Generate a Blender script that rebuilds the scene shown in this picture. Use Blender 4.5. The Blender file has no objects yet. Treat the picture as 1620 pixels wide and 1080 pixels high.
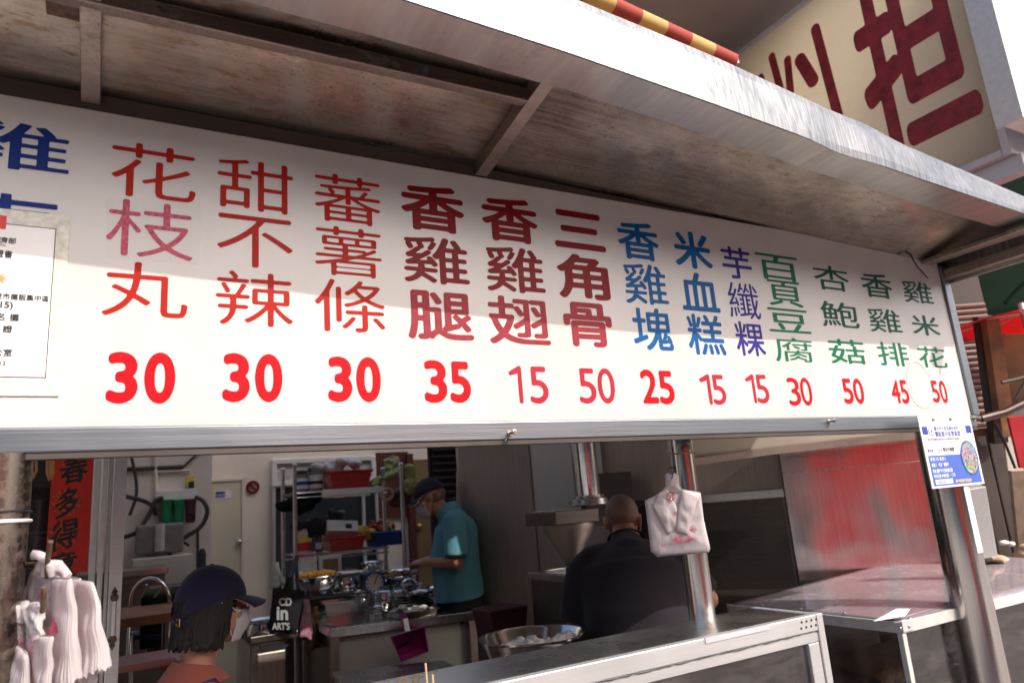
import bpy, bmesh, math, random
import numpy as np
from mathutils import Vector, Matrix, noise
random.seed(7)
scene = bpy.context.scene
COL = scene.collection

# ------------------------------------------------------------------ camera
FPX = 1125.0
CAMX = np.array([2016., 99., FPX]); CAMX /= np.linalg.norm(CAMX)
CAMZ = np.array([-390., -4840., FPX]); CAMZ -= CAMX*(CAMZ@CAMX); CAMZ /= np.linalg.norm(CAMZ)
CAMY = np.cross(CAMZ, CAMX)
EYE = Vector((0, -1.75, 1.45))
right = Vector((CAMX[0], CAMY[0], CAMZ[0])); down = Vector((CAMX[1], CAMY[1], CAMZ[1])); fwd = Vector((CAMX[2], CAMY[2], CAMZ[2]))
cam = bpy.data.cameras.new('camera'); camo = bpy.data.objects.new('camera', cam); COL.objects.link(camo)
camo.matrix_world = Matrix(((right.x, -down.x, -fwd.x, EYE.x), (right.y, -down.y, -fwd.y, EYE.y), (right.z, -down.z, -fwd.z, EYE.z), (0, 0, 0, 1)))
cam.sensor_width = 36; cam.lens = 25.0; cam.clip_start = 0.02; cam.clip_end = 500
cam.dof.use_dof = True; cam.dof.focus_distance = 2.1; cam.dof.aperture_fstop = 3.6
scene.camera = camo

def ray(px, py):
    r = right*(px-810)/FPX + down*(py-540)/FPX + fwd
    return r
def at(px, py, x=None, y=None, z=None, d=None):
    """3D point of the place on a plane x=, y= or z=, or at distance d along the view axis"""
    r = ray(px, py)
    if x is not None: t = (x-EYE.x)/r.x
    elif y is not None: t = (y-EYE.y)/r.y
    elif z is not None: t = (z-EYE.z)/r.z
    else: t = d
    return EYE + r*t
def pz(p, z): return Vector((p.x, p.y, z))

# ------------------------------------------------------------------ light
SUN_DIR = Vector((-0.5, 1.0, -0.9)).normalized()      # direction the light travels
el = math.asin(-SUN_DIR.z); az = math.atan2(-SUN_DIR.x, -SUN_DIR.y)
world = bpy.data.worlds.new('World'); scene.world = world; world.use_nodes = True
wn = world.node_tree; bgn = wn.nodes['Background']
sky = wn.nodes.new('ShaderNodeTexSky'); sky.sky_type = 'NISHITA'; sky.sun_disc = False
sky.sun_elevation = el; sky.sun_rotation = az; sky.dust_density = 5.0; sky.air_density = .8
wn.links.new(sky.outputs[0], bgn.inputs[0]); bgn.inputs[1].default_value = 0.15
sl = bpy.data.lights.new('sun', 'SUN'); sl.energy = 2.0; sl.angle = math.radians(0.5); sl.color = (1, .95, .88)
slo = bpy.data.objects.new('sun', sl); COL.objects.link(slo)
slo.rotation_euler = SUN_DIR.to_track_quat('-Z', 'Y').to_euler(); slo.location = (4, -8, 8)
scene.view_settings.view_transform = 'Standard'; scene.view_settings.look = 'None'
scene.view_settings.gamma = 1; scene.view_settings.use_curve_mapping = False
scene.view_settings.exposure = 0.84
scene.cycles.max_bounces = 10; scene.cycles.transparent_max_bounces = 12
scene.cycles.caustics_reflective = False; scene.cycles.caustics_refractive = False
scene.cycles.sample_clamp_indirect = 6

# ------------------------------------------------------------------ materials
def newmat(name):
    m = bpy.data.materials.new(name); m.use_nodes = True
    return m, m.node_tree, m.node_tree.nodes['Principled BSDF']
def N(nt, t, **k):
    n = nt.nodes.new(t)
    for a, b in k.items(): setattr(n, a, b)
    return n
def mapping(nt, scale, coord='Object'):
    tc = N(nt, 'ShaderNodeTexCoord'); mp = N(nt, 'ShaderNodeMapping'); mp.inputs['Scale'].default_value = scale
    nt.links.new(tc.outputs[coord], mp.inputs[0]); return mp
def mixcol(nt, fac, a, b, mode='MIX'):
    m = N(nt, 'ShaderNodeMix', data_type='RGBA', blend_type=mode)
    for i, v in ((0, fac), (6, a), (7, b)):
        if isinstance(v, (int, float)): m.inputs[i].default_value = v
        elif isinstance(v, tuple): m.inputs[i].default_value = (*v[:3], 1)
        else: nt.links.new(v, m.inputs[i])
    return m.outputs[2]
def ramp(nt, src, stops):
    r = N(nt, 'ShaderNodeValToRGB'); e = r.color_ramp.elements
    while len(e) < len(stops): e.new(.5)
    for i, (p, c) in enumerate(stops):
        e[i].position = p; e[i].color = (c, c, c, 1) if isinstance(c, (int, float)) else (*c, 1)
    nt.links.new(src, r.inputs[0]); return r.outputs[0]
def noisen(nt, vec, scale, detail=4, rough=.55):
    n = N(nt, 'ShaderNodeTexNoise'); n.inputs['Scale'].default_value = scale; n.inputs['Detail'].default_value = detail
    n.inputs['Roughness'].default_value = rough; nt.links.new(vec, n.inputs[0]); return n.outputs[0]
def bump(nt, b, src, s, dist=.01):
    n = N(nt, 'ShaderNodeBump'); n.inputs['Strength'].default_value = s; n.inputs['Distance'].default_value = dist
    nt.links.new(src, n.inputs['Height']); nt.links.new(n.outputs[0], b.inputs['Normal'])
def mat(name, col, rough=.5, metal=0, var=.12, scale=12, bmp=0.0, spec=.5, coat=0, sheen=0, trans=0, sss=0, alpha=1, emis=None):
    m, nt, b = newmat(name)
    mp = mapping(nt, (1, 1, 1)); n = noisen(nt, mp.outputs[0], scale, 5)
    lo = tuple(c*(1-var*2) for c in col); hi = tuple(min(1, c*(1+var)) for c in col)
    f = ramp(nt, n, [(.3, 0.0), (.7, 1.0)])
    nt.links.new(mixcol(nt, f, lo, hi), b.inputs['Base Color'])
    b.inputs['Metallic'].default_value = metal
    r = ramp(nt, n, [(.3, max(0, rough-.07)), (.75, min(1, rough+.09))]); nt.links.new(r, b.inputs['Roughness'])
    b.inputs['Specular IOR Level'].default_value = spec; b.inputs['Coat Weight'].default_value = coat; b.inputs['Coat Roughness'].default_value = .08
    b.inputs['Sheen Weight'].default_value = sheen; b.inputs['Transmission Weight'].default_value = trans
    if sss: b.inputs['Subsurface Weight'].default_value = sss; b.inputs['Subsurface Radius'].default_value = (.012, .005, .003)
    b.inputs['Alpha'].default_value = alpha
    if bmp: bump(nt, b, noisen(nt, mp.outputs[0], scale*6, 4), bmp, .004)
    return m
def cloth(name, col, t=.5):
    m = mat(name, col, .8, 0, .06, 8); nt = m.node_tree; b = nt.nodes['Principled BSDF']; out = nt.nodes['Material Output']
    tl = N(nt, 'ShaderNodeBsdfTranslucent'); tl.inputs[0].default_value = (*[min(1, c*1.1) for c in col], 1); mx = N(nt, 'ShaderNodeMixShader'); mx.inputs[0].default_value = t
    nt.links.new(b.outputs[0], mx.inputs[1]); nt.links.new(tl.outputs[0], mx.inputs[2]); nt.links.new(mx.outputs[0], out.inputs[0]); return m
def fabric(name, col, sc=7, fs=.6):
    m, nt, b = newmat(name); mp = mapping(nt, (1, 1, .55)); n = noisen(nt, mp.outputs[0], sc, 5, .5)
    c = mixcol(nt, ramp(nt, n, [(.3, 0.0), (.7, 1.0)]), tuple(x*.86 for x in col), tuple(min(1, x*1.08) for x in col)); nt.links.new(c, b.inputs['Base Color'])
    b.inputs['Roughness'].default_value = .9; b.inputs['Specular IOR Level'].default_value = .2; b.inputs['Sheen Weight'].default_value = .15
    rg = N(nt, 'ShaderNodeTexNoise'); rg.noise_type = 'RIDGED_MULTIFRACTAL'; rg.inputs['Scale'].default_value = sc*.45; rg.inputs['Detail'].default_value = 1.5; nt.links.new(mp.outputs[0], rg.inputs[0])
    b1 = N(nt, 'ShaderNodeBump'); b1.inputs['Strength'].default_value = fs; b1.inputs['Distance'].default_value = .02; nt.links.new(rg.outputs[0], b1.inputs['Height'])
    b2 = N(nt, 'ShaderNodeBump'); b2.inputs['Strength'].default_value = .3; b2.inputs['Distance'].default_value = .002; nt.links.new(noisen(nt, mp.outputs[0], 260, 2), b2.inputs['Height']); nt.links.new(b1.outputs[0], b2.inputs['Normal']); nt.links.new(b2.outputs[0], b.inputs['Normal'])
    return m
def steel(name, col=(.6, .58, .56), rough=.28, streak=(4, 200, 200), stain=.0, stcol=(.16, .10, .06), scr=.25, big=2.5, dent=.25, sq=(1, 1, 1), lo=.78):
    m, nt, b = newmat(name)
    mp = mapping(nt, streak); n = noisen(nt, mp.outputs[0], 1.0, 4, .6)
    mq = mapping(nt, sq); nb = noisen(nt, mq.outputs[0], big, 6, .65); nf = noisen(nt, mq.outputs[0], 60, 5, .7)
    c = mixcol(nt, ramp(nt, n, [(.3, 0.0), (.7, 1.0)]), tuple(x*lo for x in col), col)
    met = None
    if stain:
        # blotches carry speckle: fine noise thresholded by the large noise
        ad = N(nt, 'ShaderNodeMath', operation='ADD'); nt.links.new(nb, ad.inputs[0]); nt.links.new(nf, ad.inputs[1])
        hf = N(nt, 'ShaderNodeMath', operation='MULTIPLY'); hf.inputs[1].default_value = .5; nt.links.new(ad.outputs[0], hf.inputs[0])
        s = ramp(nt, hf.outputs[0], [(.60-.17*stain, 0.0), (.76-.13*stain, min(.85, .3+.5*stain))])
        c = mixcol(nt, s, c, stcol); inv = ramp(nt, s, [(0, 1.0), (1, .25)]); nt.links.new(inv, b.inputs['Metallic'])
        rr = N(nt, 'ShaderNodeMath', operation='MULTIPLY_ADD'); nt.links.new(s, rr.inputs[0]); rr.inputs[1].default_value = .4; rr.inputs[2].default_value = rough
        r0 = rr.outputs[0]
    else:
        b.inputs['Metallic'].default_value = 1
        r0 = ramp(nt, nb, [(.3, rough*.75), (.7, rough*1.3)])
    nt.links.new(c, b.inputs['Base Color']); nt.links.new(r0, b.inputs['Roughness'])
    b1 = N(nt, 'ShaderNodeBump'); b1.inputs['Strength'].default_value = scr; b1.inputs['Distance'].default_value = .0006; nt.links.new(n, b1.inputs['Height'])
    b2 = N(nt, 'ShaderNodeBump'); b2.inputs['Strength'].default_value = dent; b2.inputs['Distance'].default_value = .012
    nt.links.new(noisen(nt, mq.outputs[0], 3.5, 1), b2.inputs['Height']); nt.links.new(b2.outputs[0], b1.inputs['Normal']); nt.links.new(b1.outputs[0], b.inputs['Normal'])
    return m
def ribbed(m): return m
M = {}
M['under'] = steel('stained_steel', (.42, .345, .30), .34, (3, 40, 40), .82, (.10, .06, .038), dent=.9, sq=(.45, 1, 1))
def soffit_mat():
    m, nt, b = newmat('stained_soffit_steel')
    m1 = mapping(nt, (1, 1.6, 1)); m2 = mapping(nt, (14, 44, 20)); m3 = mapping(nt, (1, 1, 1)); m4 = mapping(nt, (90, 160, 90)); m5 = mapping(nt, (3, 120, 40))
    cloud = noisen(nt, m1.outputs[0], 2.2, 7, .62); grain = noisen(nt, m5.outputs[0], 1, 3); bl = noisen(nt, m2.outputs[0], 1, 5, .6); dots = noisen(nt, m4.outputs[0], 1, 3, .6); zone = noisen(nt, m3.outputs[0], 1.4, 3)
    c = mixcol(nt, ramp(nt, cloud, [(.36, 0.0), (.62, 1.0)]), (.10, .075, .06), (.40, .335, .29)); c = mixcol(nt, ramp(nt, grain, [(.35, 0.0), (.65, .3)]), c, (.50, .43, .385))
    def mul(a, d_):
        n = N(nt, 'ShaderNodeMath', operation='MULTIPLY'); nt.links.new(a, n.inputs[0]); nt.links.new(d_, n.inputs[1]); return n.outputs[0]
    z1 = ramp(nt, zone, [(.40, .15), (.58, 1.0)]); z2 = ramp(nt, zone, [(.42, 1.0), (.6, .2)])
    b1 = mul(ramp(nt, bl, [(.54, 0.0), (.62, .75)]), z1); b2 = mul(ramp(nt, dots, [(.60, 0.0), (.68, .85)]), z2)
    c = mixcol(nt, b1, c, (.24, .145, .085)); c = mixcol(nt, b2, c, (.05, .035, .028)); nt.links.new(c, b.inputs['Base Color'])
    nt.links.new(ramp(nt, cloud, [(.35, .7), (.6, 1.0)]), b.inputs['Metallic']); nt.links.new(ramp(nt, cloud, [(.35, .48), (.65, .25)]), b.inputs['Roughness'])
    bump(nt, b, noisen(nt, m3.outputs[0], 2.2, 2), .7, .03); return m
M['under'] = soffit_mat()
M['under2'] = steel('stained_beam_steel', (.42, .35, .31), .38, (3, 40, 40), .6, (.08, .05, .035))
M['flange'] = steel('flange_steel', (.50, .47, .45), .33, (30, 4, 30), .25, (.25, .16, .09))
M['fascia'] = steel('fascia_steel', (.29, .30, .315), .42, (110, 110, 2.0), 0, dent=.8, lo=.45)
M['chan'] = steel('channel_steel', (.24, .26, .29), .38, (3, 220, 220), .12, (.2, .18, .17), scr=.5)
M['steel'] = steel('clean_steel', (.66, .64, .62), .22, (4, 4, 220), dent=.3)
M['steel_top'] = steel('counter_steel', (.66, .64, .62), .27, (5, 200, 5), dent=.05)
M['steel_wall'] = steel('wall_steel', (.50, .41, .35), .46, (200, 200, 2.5), dent=.8)
M['steel_pole'] = steel('pole_steel', (.66, .63, .6), .16, (90, 90, 1.5), 0, dent=.1)
M['pole_rust'] = steel('weathered_pole_steel', (.30, .24, .20), .25, (30, 30, 2), .62, (.09, .05, .03))
M['steel_mirror'] = steel('side_panel_steel', (.84, .79, .79), .18, (100, 100, 2), dent=.8)
M['pot'] = steel('pot_steel', (.74, .73, .72), .14, (3, 3, 80), dent=.15)
M['dark_steel'] = steel('sooty_steel', (.20, .17, .15), .4, (5, 5, 80), .4, (.05, .035, .03))
M['alu'] = mat('aluminium', (.70, .69, .66), .42, .35, .06, 30)
M['alu_white'] = steel('silver_aluminium', (.64, .64, .64), .42, (3, 160, 160), 0, dent=.1, lo=.88); M['alu_white'].node_tree.nodes['Principled BSDF'].inputs['Metallic'].default_value = .6
M['bolt'] = mat('zinc_bolt', (.55, .52, .48), .3, 1, .2, 60)
M['rust'] = mat('rusty_iron', (.16, .10, .07), .7, .4, .3, 60, .3)
M['black'] = mat('black_plastic', (.02, .02, .022), .45, 0, .2, 30)
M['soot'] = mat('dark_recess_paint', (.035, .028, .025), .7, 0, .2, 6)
M['strip'] = mat('brown_black_strip', (.075, .060, .055), .5, .3, .12, 4)
M['ink_dark'] = mat('black_ink', (.012, .011, .012), .6, 0, .2, 60)
M['red_ink'] = mat('red_lettering', (.38, .010, .004), .45, 0, .05, 20)
M['maroon_ink'] = mat('maroon_lettering', (.20, .007, .012), .45, 0, .08, 20)
M['pink_ink'] = mat('taped_red_lettering', (.50, .06, .12), .4, 0, .3, 120)
M['pale_maroon_ink'] = mat('pale_maroon_lettering', (.30, .03, .045), .45, 0, .12, 40)  # lighter maroon, used for the lowest character of each maroon column
M['crimson_ink'] = mat('crimson_numerals', (.42, .02, .04), .4, 0, .06, 30)
M['bright_ink'] = mat('bright_red_numerals', (.46, .0, .006), .45, 0, .05, 30)
M['blue_ink'] = mat('blue_lettering', (.002, .10, .30), .45, 0, .06, 20)
M['violet_ink'] = mat('violet_blue_lettering', (.035, .025, .24), .45, 0, .06, 20)
M['navy_ink'] = mat('navy_lettering', (.004, .025, .18), .45, 0, .06, 20)
M['green_ink'] = mat('green_lettering', (.0, .15, .065), .45, 0, .06, 20)
M['darkgreen_ink'] = mat('dark_green_lettering', (.003, .08, .055), .45, 0, .06, 20)
M['card_blue'] = mat('card_blue_print', (.06, .13, .5), .4, 0, .05, 20)
M['card_navy'] = mat('card_navy_print', (.03, .05, .35), .4, 0, .05, 20)
M['yellow_ink'] = mat('yellow_print', (.8, .6, .15), .4, 0, .05, 20)
M['white'] = mat('white_plastic', (.78, .77, .75), .4, 0, .04, 10, coat=.2)
M['paper'] = mat('paper', (.80, .80, .80), .6, 0, .03, 10)
def film():
    m = mat('white_plastic_film', (.74, .69, .70), .33, 0, .08, 9); nt = m.node_tree; b = nt.nodes['Principled BSDF']; out = nt.nodes['Material Output']
    tl = N(nt, 'ShaderNodeBsdfTranslucent'); tl.inputs[0].default_value = (.88, .70, .71, 1); mx = N(nt, 'ShaderNodeMixShader'); mx.inputs[0].default_value = .32
    nt.links.new(b.outputs[0], mx.inputs[1]); nt.links.new(tl.outputs[0], mx.inputs[2]); nt.links.new(mx.outputs[0], out.inputs[0])
    mp = mapping(nt, (1, 1, .12)); mq = mapping(nt, (1, 1, .6)); a = N(nt, 'ShaderNodeBump'); a.inputs['Strength'].default_value = .3; a.inputs['Distance'].default_value = .004; nt.links.new(noisen(nt, mp.outputs[0], 190, 4, .6), a.inputs['Height'])
    rg = N(nt, 'ShaderNodeTexNoise'); rg.noise_type = 'RIDGED_MULTIFRACTAL'; rg.inputs['Scale'].default_value = 34; rg.inputs['Detail'].default_value = 3; nt.links.new(mq.outputs[0], rg.inputs[0])
    c = N(nt, 'ShaderNodeBump'); c.inputs['Strength'].default_value = .35; c.inputs['Distance'].default_value = .006; nt.links.new(rg.outputs[0], c.inputs['Height']); nt.links.new(a.outputs[0], c.inputs['Normal']); nt.links.new(c.outputs[0], b.inputs['Normal']); return m
M['bag'] = film()
M['bag_red'] = mat('red_bag_print', (.62, .05, .15), .5, 0, .3, 30)
nt_ = M['bag_red'].node_tree; mp_ = mapping(nt_, (1, 1, 1)); nt_.links.new(ramp(nt_, noisen(nt_, mp_.outputs[0], 70, 5, .7), [(.40, .05), (.62, .85)]), nt_.nodes['Principled BSDF'].inputs['Alpha'])
M['wall'] = mat('grimy_white_wall', (.80, .72, .64), .75, 0, .05, 2.2, .1)
M['wall2'] = mat('cream_wall', (.76, .68, .58), .75, 0, .05, 2.2, .1)
M['facade'] = mat('facade_render', (.36, .31, .29), .8, 0, .1, 1.2, .2)
M['door'] = mat('pale_green_door_paint', (.60, .57, .44), .5, 0, .04, 3)
M['brown_door'] = mat('ochre_door_paint', (.20, .14, .06), .5, 0, .1, 3)
M['green_plastic'] = mat('green_housing', (.01, .22, .08), .3, 0, .1, 8)
M['maroon_plastic'] = mat('maroon_housing', (.07, .015, .025), .3, 0, .1, 8)
M['hose'] = mat('black_hose', (.045, .035, .03), .5, 0, .1, 30)
M['red_plastic'] = mat('red_plastic', (.50, .025, .02), .4, 0, .1, 20, coat=.2)
M['blue_plastic'] = mat('blue_plastic', (.02, .06, .32), .4, 0, .1, 20)
M['magenta_plastic'] = mat('magenta_plastic', (.42, .02, .20), .35, 0, .1, 20, coat=.2)
M['pink_plastic'] = mat('salmon_plastic', (.55, .20, .18), .4, 0, .1, 12)
M['teal'] = fabric('teal_knit_fabric', (.12, .33, .39), 7, 1.0)
M['navy_fabric'] = fabric('navy_fabric', (.030, .025, .062), 10, .25)
M['black_fabric'] = fabric('faded_black_fabric', (.024, .019, .026), 6, 1.0)
M['dark_fabric'] = mat('dark_trouser_fabric', (.02, .018, .024), .9, 0, .12, 30, .3)
M['rust_fabric'] = fabric('rust_pink_fabric', (.30, .085, .065), 9, .5)
M['skin'] = mat('skin', (.50, .245, .165), .5, 0, .08, 14, .15, sss=.12)
M['skin2'] = mat('tanned_skin', (.52, .23, .14), .5, 0, .1, 14, .15, sss=.12)
M['stubble'] = mat('shaved_scalp', (.29, .16, .115), .55, 0, .2, 25, .2, sss=.08)
M['hair'] = mat('black_hair', (.016, .011, .010), .5, 0, .3, 20, spec=.35)
nt_ = M['hair'].node_tree; mp_ = mapping(nt_, (1, 1, .06)); bump(nt_, nt_.nodes['Principled BSDF'], noisen(nt_, mp_.outputs[0], 260, 3), 1.0, .006)
M['mask'] = mat('mask_fabric', (.62, .60, .62), .8, 0, .04, 30, .2)
M['brass'] = mat('brass', (.55, .36, .14), .35, .9, .1, 30)
M['banner'] = mat('red_banner_paper', (.66, .028, .014), .6, 0, .08, 40)
M['banner2'] = mat('gold_red_pattern', (.72, .10, .03), .55, 0, .3, 160)
M['cream_panel'] = mat('cream_laminate', (.60, .57, .51), .5, 0, .04, 3)
M['food'] = mat('orange_fried_food', (1.0, .46, .02), .5, 0, .15, 60, .5, sss=.1)
M['food2'] = mat('brown_snacks', (.30, .14, .05), .6, 0, .3, 60, .5)
M['leek'] = mat('leek_green', (.35, .38, .12), .5, 0, .3, 14)
M['dish'] = mat('rice_white', (.7, .68, .62), .6, 0, .1, 20)
M['jar'] = mat('jar_glass', (.25, .22, .2), .1, 0, .2, 10, coat=.5)
M['dark_red'] = mat('dark_red_paint', (.10, .016, .014), .6, 0, .15, 6)
M['capcloth'] = mat('dark_cap_fabric', (.014, .014, .03), .85, 0, .1, 60, .4)
M['pinkfilm'] = mat('pink_plastic_film', (.50, .22, .30), .3, 0, .2, 12)
M['clearfilm'] = mat('cloudy_plastic_film', (.62, .58, .55), .25, 0, .15, 9)
M['wood'] = mat('raw_timber', (.30, .13, .06), .7, 0, .25, 8, .3)
M['wood_orange'] = mat('orange_timber', (.50, .20, .05), .6, 0, .15, 8, .2)
M['ply'] = mat('plywood', (.62, .42, .22), .7, 0, .15, 4, .1)
M['shutter'] = mat('rust_brown_shutter', (.17, .085, .07), .6, .1, .2, 5, .2)
M['dark_door'] = mat('dark_brown_door', (.06, .038, .033), .6, 0, .2, 5, .2)
M['green_tarp'] = mat('green_tarpaulin', (.008, .018, .011), .95, 0, .1, 3, .1, spec=.05)
M['red_cloth'] = cloth('red_umbrella_cloth', (.78, .03, .03))
M['pink_cloth'] = cloth('pink_umbrella_cloth', (.82, .36, .33))
M['yellow_cloth'] = cloth('yellow_awning_cloth', (.72, .48, .18), .3)
M['red_stripe'] = cloth('red_awning_cloth', (.50, .09, .07), .3)
M['bill_edge'] = mat('grey_sign_frame', (.62, .62, .66), .5, .4, .06, 5)
M['bill_red'] = mat('billboard_red_lettering', (.30, .025, .035), .5, 0, .25, 12)
M['red_board'] = mat('red_signboard', (.62, .03, .04), .5, 0, .08, 8)
M['sack'] = mat('sackcloth', (.50, .38, .28), .9, 0, .15, 14, .3)
M['asphalt'] = mat('asphalt', (.06, .058, .055), .9, 0, .2, 30, .5)
M['paving'] = mat('concrete_paving', (.36, .325, .30), .85, 0, .1, 5, .3)
M['tile'] = mat('brown_floor', (.30, .25, .21), .4, 0, .15, 4, .1)
M['opp'] = mat('pale_building_render', (.50, .46, .42), .85, 0, .08, 1, .1)
M['window'] = mat('window_glass', (.04, .05, .06), .1, 0, .1, 2, coat=1)
M['beam'] = mat('cream_painted_beam', (.62, .54, .44), .6, 0, .06, 2)
M['gold'] = mat('gold_star_print', (.6, .38, .12), .4, .3, .1, 20)
M['rubber'] = mat('amber_rubber_band', (.60, .34, .11), .5, 0, .1, 20)
M['tape'] = mat('clear_tape', (.8, .8, .8), .12, 0, .1, 90, .3, alpha=.05)

def sign_face():
    m, nt, b = newmat('white_acrylic')
    mp = mapping(nt, (1, 1, 1)); n = noisen(nt, mp.outputs[0], 3, 6, .6)
    c = mixcol(nt, ramp(nt, n, [(.35, 0.0), (.7, 1.0)]), (.54, .525, .505), (.61, .595, .575))
    mv = mapping(nt, (60, 60, 3)); n2 = noisen(nt, mv.outputs[0], 1, 3)
    c = mixcol(nt, ramp(nt, n2, [(.55, 0.0), (.8, .12)]), c, (.55, .53, .52))
    sp = ramp(nt, noisen(nt, mp.outputs[0], 90, 3, .7), [(.70, 0.0), (.76, .45)])
    c = mixcol(nt, sp, c, (.5, .45, .4))
    nt.links.new(c, b.inputs['Base Color']); b.inputs['Roughness'].default_value = .3
    b.inputs['Subsurface Weight'].default_value = .0
    bump(nt, b, n, .06, .02)
    return m
M['acrylic'] = sign_face()
def bill_face():
    m, nt, b = newmat('cream_corrugated_sign')
    mp = mapping(nt, (1, 1, 1)); w = N(nt, 'ShaderNodeTexWave', wave_type='BANDS', bands_direction='Z'); w.inputs['Scale'].default_value = 14
    nt.links.new(mp.outputs[0], w.inputs[0]); n = noisen(nt, mp.outputs[0], 2.5, 6)
    c = mixcol(nt, ramp(nt, n, [(.3, 0.0), (.7, 1.0)]), (.66, .57, .44), (.80, .71, .57))
    nt.links.new(c, b.inputs['Base Color']); b.inputs['Roughness'].default_value = .5; bump(nt, b, w.outputs[1], .5, .006)
    out = nt.nodes['Material Output']; tl = N(nt, 'ShaderNodeBsdfTranslucent'); tl.inputs[0].default_value = (.95, .88, .74, 1); mx = N(nt, 'ShaderNodeMixShader'); mx.inputs[0].default_value = .6
    nt.links.new(b.outputs[0], mx.inputs[1]); nt.links.new(tl.outputs[0], mx.inputs[2]); nt.links.new(mx.outputs[0], out.inputs[0]); return m
M['bill'] = bill_face()
def glass(name, tint, fac, rough=.04, sky_sheen=0):
    m, nt, b = newmat(name); nt.nodes.remove(b)
    out = nt.nodes['Material Output']; tr = N(nt, 'ShaderNodeBsdfTransparent'); tr.inputs[0].default_value = (*tint, 1)
    gl = N(nt, 'ShaderNodeBsdfGlossy'); gl.inputs[0].default_value = (.9, .88, .9, 1); gl.inputs['Roughness'].default_value = rough
    lw = N(nt, 'ShaderNodeFresnel'); lw.inputs[0].default_value = 1.5
    ma = N(nt, 'ShaderNodeMath', operation='ADD'); ma.inputs[1].default_value = fac; nt.links.new(lw.outputs[0], ma.inputs[0])
    mx = N(nt, 'ShaderNodeMixShader'); nt.links.new(ma.outputs[0], mx.inputs[0]); nt.links.new(tr.outputs[0], mx.inputs[1]); nt.links.new(gl.outputs[0], mx.inputs[2])
    mp = mapping(nt, (1, 1, 1)); n = ramp(nt, noisen(nt, mp.outputs[0], 160, 3, .6), [(.60, .012), (.74, .22)])
    ms = mapping(nt, (3, 3, 9)); sm = ramp(nt, noisen(nt, ms.outputs[0], 2.2, 6, .7), [(.46, 0.0), (.78, .16)]); mk = mapping(nt, (5, 5, 60)); sk = ramp(nt, noisen(nt, mk.outputs[0], 3, 2, .5), [(.66, 0.0), (.69, .12)])
    for q_ in (sm, sk):
        mm = N(nt, 'ShaderNodeMath', operation='ADD'); nt.links.new(n, mm.inputs[0]); nt.links.new(q_, mm.inputs[1]); n = mm.outputs[0]
    if sky_sheen:  # even pale pink diffuse layer paints the reflected sky into the sheet
        mm = N(nt, 'ShaderNodeMath', operation='ADD'); nt.links.new(n, mm.inputs[0]); mm.inputs[1].default_value = sky_sheen; n = mm.outputs[0]
    df = N(nt, 'ShaderNodeBsdfDiffuse'); df.inputs[0].default_value = (.62, .54, .58, 1) if sky_sheen else (.34, .31, .31, 1)
    m2 = N(nt, 'ShaderNodeMixShader'); nt.links.new(n, m2.inputs[0]); nt.links.new(mx.outputs[0], m2.inputs[1]); nt.links.new(df.outputs[0], m2.inputs[2])
    nt.links.new(m2.outputs[0], out.inputs[0]); return m
M['glass'] = glass('shop_glass', (.80, .82, .82), .04)
M['case_glass'] = glass('dusty_case_glass', (.62, .60, .58), .06, .08)
M['smoked'] = glass('smoked_acrylic', (.72, .60, .65), .30, .08, .26)

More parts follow.
